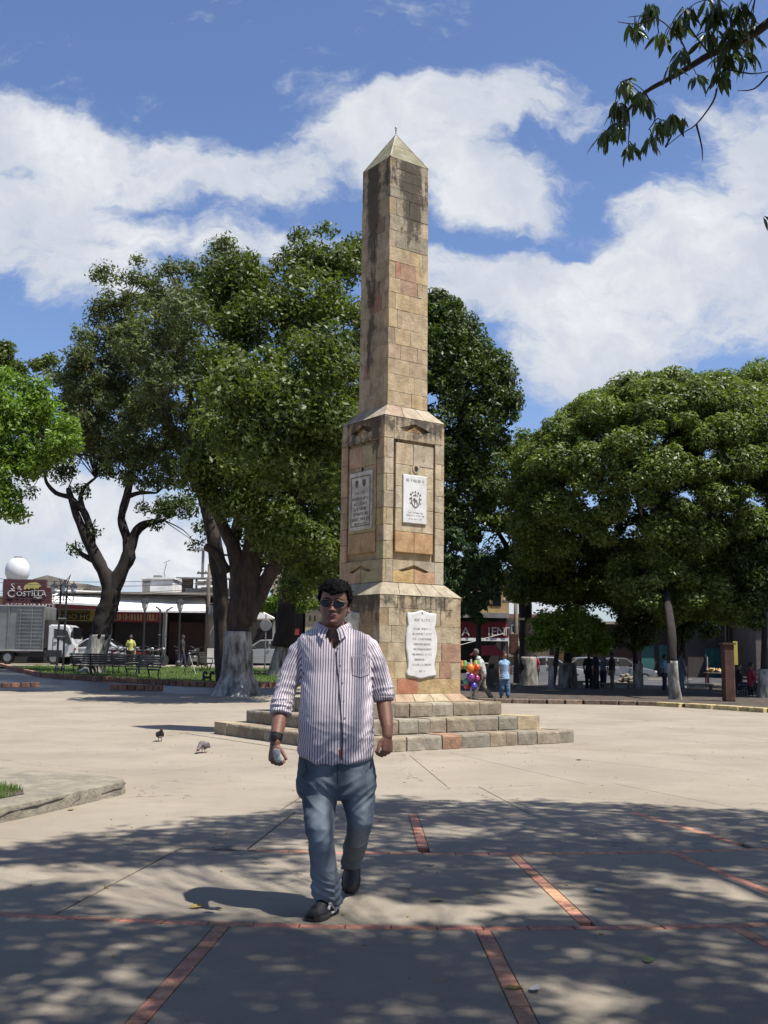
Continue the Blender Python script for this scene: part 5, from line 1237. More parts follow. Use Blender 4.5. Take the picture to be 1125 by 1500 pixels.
o=plainhouse('far pale block seen in the gap between tree crowns at right',1020,1115,95,862,'wall_white','roof_sheet',[(1035,868,1050,880,'glass_dark')])
# closing rows further out, either side
plainhouse('long plain row of houses beyond the left edge of the square',-520,-165,YS+2,872,'wall_white','roof_tile',[(-480,920,-450,950,'shop_dark'),(-380,920,-350,950,'shop_dark'),(-280,920,-250,950,'shop_dark')])
plainhouse('plain row of houses beyond the right edge of the square',1240,1600,62,872,'wall_cream','roof_tile',[(1300,920,1330,960,'shop_dark'),(1400,920,1430,960,'shop_dark')])
plainhouse('cream house hidden behind the obelisk',520,612,YS+3,880,'wall_cream','roof_tile',[(540,910,560,940,'shop_dark')])
# ---------------------------------------------------------------- vehicles
def wheel(parent,c,r,w=.2):
    t=MB().lathe([(r*.62,-w/2),(r*.94,-w/2),(r,-w/3),(r,w/3),(r*.94,w/2),(r*.62,w/2)],c,20,'Y').build('wheel','tyre',parent,smooth=False)
    rm=MB().lathe([(.04,-w/2-.012),(r*.58,-w/2-.005),(r*.64,-w/2+.02),(r*.6,w/2)],c,14,'Y').build('rim','rim',t); return t
def truck():
    Y=57.; a=P(-70,970,Y); b=P(62,970,Y); z0=zg(a.x,Y)
    t=thing('box_truck','grey metal box truck with a white cab parked on the street below the maroon sign','truck',(b.x,Y,z0)); L=b.x-a.x
    zb=H_(952,40,Y,z0); zt=H_(888,40,Y,z0)
    bx=MB().cbox((-L/2,1.0,(zb+zt)/2),(L,2.0,zt-zb),.03).build('cargo_box','truck_box',t)
    for i in range(int(L/.62)): part('corner_post' if i==0 else 'side_rib','truck_box',bx,(-.03-i*.62,-.03,(zb+zt)/2),(.06,.05,zt-zb-.02))
    for i in range(11): 
        for s_ in range(1): part('side_slat','truck_box',bx,(-.78,-.025,zb+.15+i*(zt-zb-.25)/10.5),(1.34,.035,.07))
    part('top_rail','tin',bx,(-L/2,-.04,zt+.02),(L,.08,.07)); part('bottom_rail','tin',bx,(-L/2,-.04,zb-.02),(L,.08,.09)); part('chassis','black_metal',t,(-L/2+.6,1,zb-.25),(L+1,1.0,.22)); part('bulkhead','shop_dark',t,(.12,1,(zb+zt)/2-.3),(.2,1.9,1.5))
    # cab
    hc=H_(915,85,Y,z0); z1=.42; xs=[.22,.24,.5,1.42,1.72,1.95,1.98,1.95]; 
    side=[(.2,z1),(.2,hc-.1),(.32,hc),(1.15,hc),(1.32,hc-.1),(1.62,hc-1.05),(1.72,z1+.6),(1.74,z1)]
    cab=MB().prism(side[::-1],(0,.05,0),(1,0,0),(0,0,1),(0,-1,0),-1.85,0,.05); co=fixn(cab.build('cab','van_white',t))
    g_=[(.52,hc-.22),(1.12,hc-.25),(1.24,hc-.34),(1.50,hc-1.0),(1.36,hc-1.06),(.95,hc-.82),(.54,hc-.70)]; fixn(MB().prism(g_[::-1],(0,.045,0),(1,0,0),(0,0,1),(0,-1,0),-.02,.008,0).build('side_window','glass_dark',co))
    part('windscreen','glass_dark',co,(1.50,.98,hc-.55),(.05,1.6,.85),0,0,0).rotation_euler=(0,0,0); part('door_line','black_metal',co,(.50,.035,z1+.55),(.015,.02,1.0)); part('door_handle','black_metal',co,(.62,.03,z1+.75),(.16,.03,.05)); part('bumper','tin',co,(1.80,.98,z1+.1),(.2,1.8,.25)); part('indicator','red_light',co,(1.70,.03,z1+.42),(.1,.04,.12)); part('mirror','black_metal',co,(1.55,-.15,hc-.55),(.12,.12,.3))
    for x in(.45,-1.9,-2.6): 
        if x!=.45 or 1: wheel(t,(x if x!=.45 else .55,.15,.36),.36); 
    part('wheel_arch','black_metal',t,(.55,.05,.60),(.9,.1,.35))
truck()
def car(label,u,Y,facing=1,paintm='car_silver',scale=1.,cat='car',group=None,L=4.2):
    q=base_at(u,Y); t=thing('parked_car',label,cat,q,0 if facing>0 else math.pi,group)
    s=L/4.2
    def sec(x,zs,hw): return [( x*s,yy,zz) for yy,zz in((-hw,zs[0]),(-hw,zs[0]+.2),(-hw*1.0,zs[1]),(-hw*.97,zs[2]-.04),(-hw*.80,zs[3]-.03),(-hw*.5,zs[3]),(hw*.5,zs[3]),(hw*.80,zs[3]-.03),(hw*.97,zs[2]-.04),(hw,zs[1]),(hw,zs[0]+.2),(hw,zs[0]))]
    S_=[(-2.1,(.35,.5,.72,.74),.72),(-2.0,(.25,.55,.88,.92),.80),(-1.5,(.22,.6,.95,.98),.84),(-1.35,(.22,.6,.96,1.0),.84),(-.75,(.22,.6,.97,1.42),.85),(-.3,(.22,.6,.97,1.47),.85),(.35,(.22,.6,.96,1.44),.85),(1.05,(.22,.6,.93,1.0),.84),(1.2,(.22,.6,.90,.94),.84),(1.9,(.24,.55,.76,.80),.79),(2.1,(.35,.48,.58,.6),.70)]
    body=MB().loft([sec(*q_) for q_ in S_]); bo=fixn(body.build('body',paintm,t,smooth=False))
    for sy in(-1,1):
        y=sy*.80
        for pts in([(-1.15,1.0),(-.72,1.36),(-.22,1.40),(-.22,1.0)],[(-.12,1.0),(-.12,1.40),(.32,1.37),(.85,1.0)]):
            fixn(MB().prism([(a*s,b) for a,b in pts][::-1 if sy<0 else 1],(0,y,0),(1,0,0),(0,0,1),(0,sy,0),-.02,.02,0).build('side_window','glass_dark',bo))
    MB().box((.74*s,0,1.18),(.05,1.3,.62),0,0,-.98).build('windscreen','glass_dark',bo); MB().box((-1.08*s,0,1.2),(.05,1.3,.6),0,0,.98).build('rear_window','glass_dark',bo)
    for sy in(-1,1):
        part('headlight','lamp_glass',bo,(2.02*s,sy*.55,.66),(.12,.3,.14),0,.03); part('tail_light','red_light',bo,(-2.05*s,sy*.58,.72),(.1,.25,.14),0,.03); part('door_handle','black_metal',bo,(-.1*s,sy*.86,.86),(.14,.03,.03)); part('mirror','black_metal',bo,(.62*s,sy*.95,1.0),(.14,.16,.12),0,.03)
        for x in(-1.32,1.35): wheel(t,(x*s,sy*.74,.31),.31,.2)
    part('bumper','black_metal',bo,(2.06*s,0,.42),(.12,1.5,.14),0,.03); part('number_plate','hazard_yellow',bo,(-2.12*s,0,.6),(.03,.4,.16))
    if scale!=1: t.scale=(scale,)*3
    return t
c0=car('white car behind the truck cab, half hidden by the forked tree trunk',140,58.5,-1,'van_white')
car('silver car parked beyond the round road sign left of the man',392,57,-1,'car_silver')
car('grey car parked behind the thin trunk of the small round tree',802,60,1,'car_silver')
car('darker grey car parked in front of the brown shop door',852,61,-1,'car_grey')
car('grey car half hidden by the seated group under the trees',905,62,1,'car_grey')
# motorbikes
def motorbike(label,u,Y,rz,red=False):
    q=base_at(u,Y); t=thing('motorbike',label,'motorcycle',q,rz,'motorbikes parked in front of the shops')
    for x in(-.62,.62):
        w_=MB().lathe([(.22,-.05),(.29,-.05),(.31,0),(.29,.05),(.22,.05)],(x,0,.31),16,'Y').build('wheel','tyre',t); MB().lathe([(.03,-.06),(.05,-.04),(.05,.04),(.03,.06)],(x,0,.31),8,'Y').build('hub','rim',w_)
        sp=MB()
        for i in range(5): a=i*math.pi/5; sp.tube([(x-.24*math.cos(a),0,.31-.24*math.sin(a)),(x+.24*math.cos(a),0,.31+.24*math.sin(a))],.008,4)
        sp.build('spokes','rim',w_)
    MB().loft([[(x,y_*w,z_*h+zc) for y_,z_ in((-1,0),(-.7,.7),(0,1),(.7,.7),(1,0),(.7,-.7),(0,-1),(-.7,-.7))] for x,w,h,zc in((-.05,.06,.06,.78),(.08,.13,.12,.80),(.25,.14,.13,.83),(.38,.08,.09,.84))]).build('fuel_tank','red_light' if red else 'black_metal',t,smooth=True)
    MB().cbox((-.32,0,.80),(.62,.24,.09),.03).build('seat','shop_dark',t); part('engine','rim',t,(.05,0,.42),(.38,.24,.3),0,.05)
    fr_=MB(); fr_.tube([(-.62,.07,.31),(-.3,.07,.6),(.1,.05,.68),(.42,.03,.82)],.022,6); fr_.tube([(-.62,-.07,.31),(-.3,-.07,.6)],.022,6); fr_.build('frame','black_metal',t); MB().tube([(.62,.08,.31),(.42,.06,.95)],.022,6).tube([(.62,-.08,.31),(.42,-.06,.95)],.022,6).build('fork','rim',t)
    MB().tube([(.30,-.34,1.06),(.40,-.14,.98),(.40,.14,.98),(.30,.34,1.06)],.016,6).build('handlebar','black_metal',t); MB().ball((.52,0,.90),(.07,.09,.09)).build('headlight','lamp_glass',t,smooth=True); MB().tube([(-.05,-.14,.3),(-.7,-.15,.36)],.045,8).build('exhaust','rim',t); part('mudguard','black_metal',t,(-.7,0,.62),(.35,.12,.04)); part('tail_light','red_light',t,(-.86,0,.68),(.05,.12,.08))
    return t
mb0=motorbike('motorbike parked nearest the forked tree in front of the dark shops',163,56.5,1.1)
for lab,u,rz in(('second motorbike from the forked tree, beside the person in a yellow vest',176,1.3),('motorbike just right of the person in a yellow vest',202,1.9),('motorbike left of the third shop pillar',214,1.2),('motorbike below the third shop pillar',228,1.0),('motorbike standing alone before the dark red shutter',262,1.6),('motorbike nearest the utility pole',284,1.4)):
    q=base_at(u,56.5); dup(mb0,q,rz,lab)
# double lamp post
q=base_at(88,46); q.z=zg(q.x,q.y); lp_=thing('double_lamp_post','tall twin black lamp post with three lanterns standing on the lawn at left','street lamp',q)
hh=H_(856,88,46,q.z)
for dx in(-.13,.13): MB().lathe([(.085,0),(.085,.3),(.05,.4),(.045,hh)],(dx,0,0),8).build('post','black_metal',lp_)
for dx,s_ in((-.42,1),(.42,1),(.02,1.1)):
    MB().tube(curve([(dx*.3,0,hh-.5),(dx,0,hh-.75),(dx,0,hh-.42)],3),.02,5).build('arm','black_metal',lp_); lantern(lp_,(dx,0,hh-.42),s_*.95)
part('crossbar','black_metal',lp_,(0,0,hh-.05),(.5,.04,.04)); MB().tube([(-.13,0,hh),(-.22,0,hh+.25),(-.05,0,hh+.1)],.02,5).tube([(.13,0,hh),(.26,0,hh+.42),(.05,0,hh+.12)],.025,5).build('finial','black_metal',lp_)
part('clamp','rim',lp_,(0,-.02,hh*.42),(.34,.1,.05)); part('clamp','rim',lp_,(0,-.02,hh*.62),(.34,.1,.05))
# benches
def bench(label,u,v,rz,L=1.9,white=False):
    q=G(u,v); t=thing('park_bench',label,'bench',q,rz,'iron and slat benches on the path')
    for i in range(5): MB().cbox((0,-.20+.10*i,.43),(L,.075,.03),.006).build('seat_slat','bench_slat',t)
    for i in range(5): MB().cbox((0,.27+.022*i,.52+.095*i),(L,.025,.07),.006).build('back_slat','bench_slat',t)
    for x in(-L/2+.12,L/2-.12):
        MB().tube(curve([(x,-.24,0),(x,-.18,.2),(x,-.24,.41)],3),.026,6).build('leg','black_metal',t); MB().tube(curve([(x,.28,0),(x,.2,.2),(x,.24,.42),(x,.38,.95)],3),.026,6).build('leg','black_metal',t)
        MB().tube(curve([(x,-.24,.41),(x,-.26,.62),(x,.1,.66),(x,.30,.66)],3),.022,6).build('armrest','black_metal',t); part('stretcher','black_metal',t,(x,0,.40),(.04,.5,.03))
    return t
mat('bench_slat',(.045,.04,.038),.45,.25,8,.2)
b0=bench('long dark slat bench facing the lawn just right of the forked tree foot',168,991,math.pi+.15,2.2)
for lab,u,v,rz in(('dark slat bench turned at an angle, nearest the short brick kerb',208,996,-.9),('dark slat bench in the shade directly at the foot of the forked tree',140,990,2.8),('dark bench seen end on beside the white board by the utility pole',306,985,1.6)):
    q=G(u,v); dup(b0,q,rz,lab)
# sprinkler stand, tap, board, round sign
q=G(276,992); t=thing('sprinkler','thin black and white sprinkler tripod spraying the lawn','sprinkler',q); 
for a in(.4,2.5,4.5): MB().tube([(0,0,.95),(.35*math.cos(a),.35*math.sin(a),0)],.018,5).build('leg','cloth_white' if a<2 else 'black_metal',t)
MB().ball((0,0,.98),.05).build('head','rim',t); MB().tube([(0,0,.98),(.25,0,1.05)],.012,5).build('nozzle','rim',t)
q=G(303,1001); t=thing('garden_tap','pair of short black garden standpipes at the edge of the lawn','tap',q)
for dx in(-.13,.13): MB().tube(curve([(dx,0,0),(dx,0,.35),(dx+.07,0,.42),(dx+.13,0,.33)],3),.045,7).build('pipe','black_metal',t,smooth=True)
part('valve','black_metal',t,(0,0,.22),(.3,.1,.1),0,.02)
q=base_at(309,56); t=thing('notice_board','blank white upright board leaning by the utility pole','board',q); part('board','sign_white',t,(0,0,H_(963,309,56,q.z)),(.42,.05,.95)); part('leg','black_metal',t,(-.16,.03,.25),(.04,.04,.5)); part('leg','black_metal',t,(.16,.03,.25),(.04,.04,.5))
q=base_at(388,50); t=thing('road_sign','grey back of a round road sign on a thin post left of the man','sign',q); h=H_(900,388,50,q.z); MB().lathe([(.03,0),(.03,h)],n=6).build('post','steel_grey',t); MB().lathe([(.26,0),(.28,.01),(.26,.025)],(0,-.04,H_(916,388,50,q.z)),20,'Y').build('plate','steel_grey',t)
# red market umbrella / awning by the old man
q=base_at(718,48); q.z=0; t=thing('market_stall','small market stall with a red awning behind the old man','stall',q); za=H_(957,718,48,0)
MB().loft([[(-.5,-.5,za+.35),(.2,-.5,za+.35),(.3,.5,za+.35),(-.4,.5,za+.35)],[(-.85,-.9,za-.1),(.6,-.9,za-.1),(.6,.9,za-.1),(-.85,.9,za-.1)]]).build('awning','red_awning',t)
fixn(t.children[0]) if t.children else None
for x,y in((-.75,-.8),(.5,-.8),(-.75,.8),(.5,.8)): part('post','black_metal',t,(x,y,za/2-.05),(.04,.04,za))
part('counter','wood_pole',t,(-.1,-.3,.45),(1.2,.6,.9),0,.02)
# balloon and toy stand
q=G(690,1027); q.y+=0; t=thing('balloon_stand','pole hung with coloured balloons and toys just right of the obelisk','toy stand',q); kk=q.y/CAM_F; hp=H_(966,690,q.y,0)
MB().tube([(0,0,0),(0,0,hp)],.028,7).build('pole','cloth_white',t); part('crossbar','cloth_white',t,(.0,0,hp-.12),(1.1,.03,.03))
for i,(u,v,r_,col) in enumerate(((684,1004,5.2,(.55,.04,.07)),(694,1005,5,(.10,.08,.45)),(690,992,6,(.30,.06,.30)),(686,990,5,(.50,.42,.62)),(695,985,6,(.75,.16,.03)),(689,979,6.5,(.80,.22,.03)),(698,994,5,(.45,.07,.2)),(683,998,4.5,(.1,.35,.3)),(699,978,5,(.7,.1,.03)),(691,999,4.5,(.1,.1,.35)))):
    c=P(u,v,q.y-.12*(i%3))-q; r=r_*kk*.95; bmat='balloon_%d'%i
    mat('balloon',col,.25,.05,1); M['balloon'].name='balloon'; MB().ball(c,(r,r,r*1.15),12,9).build('balloon',M['balloon'],t,smooth=True)
for i,(u,c_) in enumerate(((676,(.75,.25,.05)),(681,(.2,.5,.15)),(697,(.6,.55,.1)),(701,(.15,.45,.2)))):
    mat('toy',c_,.4,.2,5); c=P(u,973,q.y)-q; MB().lathe([(.02,.12),(.06,.1),(.08,-.05),(.04,-.16)],c,8).build('toy',M['toy'],t)
# tables, fruit, poles at the right under the trees
def table(label,u,v,w,dpt,m='cloth_white'):
    q=G(u,v); t=thing('market_table',label,'table',q); MB().cbox((0,0,.74),(w,dpt,.05),.01).build('tabletop',m,t)
    for x in(-w/2+.08,w/2-.08):
        for y in(-dpt/2+.08,dpt/2-.08): part('leg','black_metal',t,(x,y,.36),(.04,.04,.72))
    return t,q
t,q=table('low table with a pale cloth where people sit at the far right',1108,1020,1.7,.8); q=Vector(q)
t2,q2=table('table heaped with orange and pale fruit left of the brown post',1050,1008,1.1,.7,'wood_pole')
g=random.Random(44)
box=thing('fruit_pile','pile of orange fruit and pale packets on the market table','fruit',(q2.x,q2.y,q2.z+.765)); 
for i in range(34): 
    MB().ball((g.uniform(-.48,.48),g.uniform(-.28,.28),.045+g.uniform(0,.16)),g.uniform(.045,.07),7,5).build('fruit',g.choice(['fruit_orange','cloth_white','hazard_yellow','red_light']),box,smooth=True)
q=G(1068,1032); q.z=.1; t=thing('wooden_post','thick reddish brown square post standing at the edge of the earth bed','post',q); h=H_(944,1068,q.y,q.z); MB().cbox((0,0,h/2),(.34,.34,h),.03).build('post','rust',t); part('plank','hazard_yellow',t,(.30,.15,h*.85),(.14,.05,.75)); part('cap','rust',t,(0,0,h+.02),(.42,.42,.06))
q=G(1037,1006); q.z=.1; t=thing('bollard_pole','thin pole painted red below and white above by the fruit table','pole',q); h=H_(962,1037,q.y,q.z); MB().tube([(0,0,0),(0,0,h*.6)],.07,8).build('lower_pole','red_sign',t); MB().tube([(0,0,h*.6),(0,0,h)],.03,8).build('upper_pole','cloth_white',t)
q=G(918,1005); t=thing('stone_heap','low mound of light stones in the shade behind the seated group','stones',q)
for i in range(26): a=g.uniform(0,6.28); r=g.uniform(0,.55); MB().cbox((r*math.cos(a)*1.4,r*math.sin(a),.12+(.6-r)*.9*g.random()),(g.uniform(.2,.35),g.uniform(.18,.3),g.uniform(.14,.24)),.04,g.uniform(0,3)).build('stone','old_concrete',t)
for i,(u,v,w_) in enumerate(((745,1013,1.2),(862,1008,1.1),(905,1012,1.6),(1020,1013,2.2),(980,1004,2.6),(1092,1010,1.0))):
    q=G(u,v); q.z=.1; t=thing('stone_bench',['low pale stone slab lying on the earth behind the woman in blue','low stone bench slab left of the seated group','long pale slab just right of the seated group','long pale kerb slab behind the whitewashed slim trunk','far pale slab line beyond the slim trunk','short pale slab by the brown post'][i],'bench',q,.05*i); MB().cbox((0,0,.2),(w_,.35,.09),.02).build('slab','old_concrete',t)
    for x in(-w_*.35,w_*.35): part('support','old_concrete',t,(x,0,.08),(.2,.28,.17))
# debris on the plaza: fallen leaves, crumbs
g=random.Random(77)
mat('dry_leaf',(.42,.30,.07),.8,.3,9); mat('paper_bit',(.62,.60,.56),.8,.1,9); mat('green_leaf',(.20,.26,.05),.7,.2,9)
for i,(u,v,m,lab) in enumerate(((982,1066,'paper_bit','crumpled white paper scrap on the sunlit plaza at right'),(762,1062,'paper_bit','small pale scrap on the plaza beyond the steps'),(950,1408,'green_leaf','yellow green leaf on the shaded paving at lower right'),(877,1306,'paper_bit','pale flattened scrap between the brick strips at right'),(104,1187,'dry_leaf','yellow leaf lying against the cracked kerb at left'),(755,1449,'dry_leaf','brown dead leaf across the brick strip at the bottom'),(783,1452,'paper_bit','tiny white scrap just right of the bottom brick strip'),(848,1114,'black','small dark bird dropping on the sunlit slabs right of the steps'),(290,1330,'dry_leaf','dry leaf near the shadow of the man'),(640,1320,'dry_leaf','dry leaf right of the walking man'))):
    q=G(u,v); L=.055 if m!='paper_bit' else .05; b=MB(); nn=7; ring=[(L*math.cos(a*2*math.pi/nn)*(1 if a%2 else .8),L*.5*math.sin(a*2*math.pi/nn),.006+g.uniform(0,.012)) for a in range(nn)]; b.add(ring+[(0,0,.012)],[(a,(a+1)%nn,nn) for a in range(nn)]); o=b.build('fallen_leaf' if 'leaf' in m else 'litter',m,None,loc=q); o.rotation_euler=(0,0,g.uniform(0,6)); tag(o,lab,'leaf' if 'leaf' in m else 'litter')
b=MB()
for i in range(420):
    x,y=g.uniform(-5,6),g.uniform(3.5,17)
    if (Vector((x,y))-Vector((MC.x,MC.y))).length<3: continue
    s_=g.uniform(.004,.012); b.box((x,y,zg(x,y)+s_*.3),(s_*g.uniform(1,2.4),s_,s_*.6),g.uniform(0,3))
tag(b.build('debris','dry_leaf'),'scattered crumbs, seeds and dry bits over the plaza paving','debris',kind='stuff')
# ---------------------------------------------------------------- the walking man
mat('skin',(.31,.150,.100),.5,.08,9,.12,120,spec=.4); mat('hair_black',(.006,.005,.005),.85,.3,60,.3,200,spec=.15); mat('sunglass',(.008,.006,.006),.22,.02,spec=.35); mat('lips',(.27,.11,.085),.45,.08)
mat('shoe_black',(.022,.022,.024),.5,.2,12,.3,90); mat('shoe_sole',(.045,.04,.038),.8,.15,10); mat('shoe_white',(.66,.62,.58),.5,.05); mat('watch_black',(.02,.02,.022),.35,.05); mat('placket',(.05,.045,.07),.9,.1); mat('button',(.6,.58,.55),.3,.02); mat('red_tab',(.35,.03,.05),.6,.05); mat('foil',(.70,.71,.73),.4,.1,30,.5,60)
def jeans_mat():
    m=bpy.data.materials.new('denim'); m.use_nodes=True; n=NT(m.node_tree); b=n.n['Principled BSDF']; pos=n.new('ShaderNodeNewGeometry').outputs['Position']
    fade_shade=n.new('ShaderNodeAttribute',attribute_name='fade_shade').outputs['Fac']
    tw_=n.noise(n.vmath('MULTIPLY',pos,(260,260,120)),1.,2,.6)
    c=n.mix(fade_shade,(.030,.042,.062),(.225,.265,.305)); c=n.mix(n.ramp(tw_,.3,.7,0.,.28),c,(.26,.30,.34)); c=n.mix(n.ramp(n.noise(pos,9,5,.6),.4,.75,0.,.3),c,(.03,.042,.06))
    n.put(b.inputs['Base Color'],c); b.inputs['Roughness'].default_value=.88; b.inputs['Specular IOR Level'].default_value=.2
    bp=n.new('ShaderNodeBump'); bp.inputs['Strength'].default_value=.3; bp.inputs['Distance'].default_value=.004; n.put(bp.inputs['Height'],tw_); n.l.new(bp.outputs[0],b.inputs['Normal']); M['denim']=m
jeans_mat()
def shirt_mat():
    m=bpy.data.materials.new('striped_cotton'); m.use_nodes=True; n=NT(m.node_tree); b=n.n['Principled BSDF']; pos=n.new('ShaderNodeNewGeometry').outputs['Position']
    s_=n.new('ShaderNodeAttribute',attribute_name='stripe').outputs['Fac']
    fr_=n.math('FRACT',n.math('MULTIPLY',s_,1/.0158)); d=n.math('ABSOLUTE',n.math('SUBTRACT',fr_,.5))
    k_=n.ramp(d,.14,.21,1.,0.)
    c=n.mix(k_,(.70,.63,.67),(.12,.085,.12)); c=n.mix(n.ramp(n.noise(pos,400,2,.5),.4,.8,0.,.15),c,(.4,.38,.42))
    n.put(b.inputs['Base Color'],c); b.inputs['Roughness'].default_value=.85; b.inputs['Specular IOR Level'].default_value=.2
    M['striped_cotton']=m
shirt_mat()
Ym=6.2; base=Vector(P(488,1340,6.15)); base.z=0; base.y=6.2
man=thing('person','man in dark glasses, a striped rolled sleeve shirt and faded jeans walking towards the camera','person',base)
def L(u,v,Y): return P(u,v,Y)-base
def ringo(u,v,hw,Y,dep,n=40,p=2.25,tilt=0.,zshift=None,yoff=0.):
    c=L(u,v,Y); rx=hw*Y/CAM_F; out=[]
    for i in range(n):
        a=2*math.pi*i/n; ca,sa=math.cos(a),math.sin(a); x=math.copysign(abs(ca)**(2/p),ca)*rx; y=math.copysign(abs(sa)**(2/p),sa)*dep
        out.append(c+Vector((x,y+yoff,tilt*x)))
    return out
def tube_r(mb,pts,n=18): # pts: (u,v,halfwidth px,Y,[depth ratio])
    mb.capsule([L(u,v,Y) for u,v,h,Y in pts],[h*Y/CAM_F for u,v,h,Y in pts],n)
# body (head, neck, trunk, arms and hands as one surface)
bd=MB()
hd=Vector(L(486.5,917,6.16)); hd.y+=.0     # chin reference
def head_rings():
    prof=[(-.004,.020,.066,-.035),(.004,.034,.080,-.02),(.016,.044,.088,.0),(.032,.054,.091,.02),(.050,.062,.091,.045),(.070,.068,.089,.065),(.090,.072,.088,.080),(.110,.0745,.087,.090),(.130,.076,.088,.097),(.150,.0765,.091,.100),(.170,.076,.090,.101),(.190,.073,.085,.098),(.208,.067,.075,.088),(.224,.056,.058,.070),(.236,.038,.036,.045),(.242,.016,.014,.018)]
    out=[]
    N=64; zs=np.linspace(-.004,.242,52)
    pa=np.array(prof)
    for z in zs:
        w=np.interp(z,pa[:,0],pa[:,1]); f=np.interp(z,pa[:,0],pa[:,2]); b_=np.interp(z,pa[:,0],pa[:,3]); rg=[]
        for i in range(N):
            a=2*math.pi*i/N; ca,sa=math.cos(a),math.sin(a); x=math.copysign(abs(ca)**.92,ca)*w; yc=(b_-f)/2; hy=(b_+f)/2; y=yc+hy*math.copysign(abs(sa)**.9,sa)
            if sa<0:
                def gs(v,s): return math.exp(-(v/s)**2)
                d=0
                nw=.0095+.006*max(0,min(1,(.118-z)/.04)); nh=.0235*max(0,min(1,(.122-z)/.042))*(1 if z>.078 else max(0,1-(.078-z)/.010)); d+=nh*gs(x,nw)
                d+=.005*gs(abs(x)-.0155,.007)*gs(z-.082,.007)                      # nostril wings
                d+=.0075*gs(z-.058,.0055)*gs(x,.021)+.008*gs(z-.047,.006)*gs(x,.018)-.004*gs(z-.0525,.0022)*gs(x,.024)
                d+=.009*gs(z-.014,.013)*gs(x,.022); d-=.005*gs(z-.034,.006)*gs(x,.02)
                d+=.007*gs(z-.136,.007)*gs(abs(x)-.028,.022); d-=.010*gs(z-.118,.010)*gs(abs(x)-.031,.014); d+=.006*gs(z-.092,.014)*gs(abs(x)-.045,.014)
                d-=.004*gs(z-.065,.018)*gs(abs(x)-.034,.006)
                y-=d
            rg.append(Vector((x*1.10,y*1.05,z*1.06)))
        out.append(rg)
    return out
HR=Matrix.Rotation(R(3),3,'Y')@Matrix.Rotation(R(-4),3,'Z')@Matrix.Rotation(R(-3),3,'X')
def HP(x,y,z): return hd+Vector((0,.075,0))+HR@Vector((x*1.10,y*1.05,z*1.06))
bd.loft([[hd+Vector((0,.075,0))+HR@q for q in rg] for rg in head_rings()])
for s_ in(-1,1):   # ears
    for (dy,dz,r) in((.012,.128,.012),(.020,.118,.013),(.016,.100,.011),(.008,.085,.009),(.022,.108,.010)): bd.ball(HP(s_*.079,dy,dz),(.007,r,r*1.15),10,8)
tube_r(bd,[(487,905,17.5,6.26),(487,925,19,6.27),(488,940,24,6.28)],20)
bd.loft([ringo(489,925,20,6.26,.06,24),ringo(489,940,40,6.26,.07,24),ringo(490,960,50,6.24,.11,24),ringo(491,1010,46,6.22,.12,24),ringo(491,1060,47,6.20,.13,24),ringo(491,1110,46,6.2,.11,24),ringo(491,1140,44,6.22,.10,24)])
LA=[(443,958,9,6.26),(425,985,11,6.24),(414,1020,11.5,6.20),(410,1047,10.2,6.15),(408,1062,10.5,6.10),(405,1078,8.4,6.05),(403,1088,7.6,6.03)]
RA=[(538,952,9,6.28),(552,978,11,6.28),(560,1010,11.5,6.27),(562,1030,10.8,6.25),(565,1050,10.6,6.21),(567.5,1066,8.3,6.17),(567.5,1078,7.4,6.15)]
tube_r(bd,LA); tube_r(bd,RA)
LL=[(466,1140,22,6.2),(468,1215,16,6.05),(479,1290,11,6.10),(480,1322,10,6.12)]; RL=[(523,1140,22,6.22),(526,1205,16,6.2),(517,1245,9,6.52),(515,1254,8,6.64)]
tube_r(bd,LL); tube_r(bd,RL)
def hand(mb,wr,dirv,back,side,curls,thumb_dir,scale=1.):
    """wr wrist, dirv towards the fingers, back the back of the hand, side towards the thumb"""
    d=Vector(dirv).normalized(); s=Vector(side); s=(s-d*s.dot(d)).normalized(); b=d.cross(s)
    if b.dot(Vector(back))<0: b=-b
    k=scale
    rg=[]
    for t,w,th in((0,.029,.024),(.02,.033,.024),(.05,.041,.021),(.08,.043,.018),(.095,.041,.015)):
        rg.append([wr+d*t*k+s*(math.cos(a)*w*k)+b*(math.sin(a)*th*k) for a in [2*math.pi*i/16 for i in range(16)]])
    mb.loft(rg); mb.ball(wr,(.030*k,.028*k,.028*k)); 
    lens=[(.042,.025,.020),(.046,.029,.022),(.043,.027,.021),(.034,.021,.018)]
    for i in range(4):
        o=wr+d*(.088-.004*abs(i-1))*k+s*(.031-.0205*i)*k; ang=0; p=o; pts=[o-d*.02*k,o]; c=curls[i]
        for j,l in enumerate(lens[i]):
            ang+=c*(1.0,1.15,.8)[j]; v=d*math.cos(ang)-b*math.sin(ang)+s*(.06*(1.5-i)*math.cos(ang)); p=p+v.normalized()*l*k; pts.append(p)
        mb.capsule(pts,[.0095*k,.0098*k,.0092*k,.0085*k,.0075*k],10)
    o=wr+d*.022*k+s*.026*k-b*.006*k; t=Vector(thumb_dir).normalized(); q=[o,o+(s*.6+d*.55-b*.3)*.034*k]; q.append(q[-1]+(t+d*.5)*.026*k); q.append(q[-1]+(t*.8+d*.6-b*.2).normalized()*.024*k)
    mb.capsule(q,[.015*k,.0125*k,.011*k,.009*k],10)
# photo-left hand holds a crumpled white packet, photo-right hand hangs half closed
wl=L(402.5,1090,6.03); hand(bd,wl,(-.02,-.25,-1),(-.55,-.75,.1),(.75,-.62,0),(.95,.9,.85,.8),(.6,-.6,-.4),.95)
wr_=L(567.5,1078,6.15); hand(bd,wr_,(.0,-.12,-1),(.6,-.65,0),(-.75,-.66,0),(.85,.85,.85,.9),(-.3,-.6,-.8),.95)
body=remesh('body',bd,.0040,'skin',man,3)
bm_=body.data; co=vcos(bm_); 
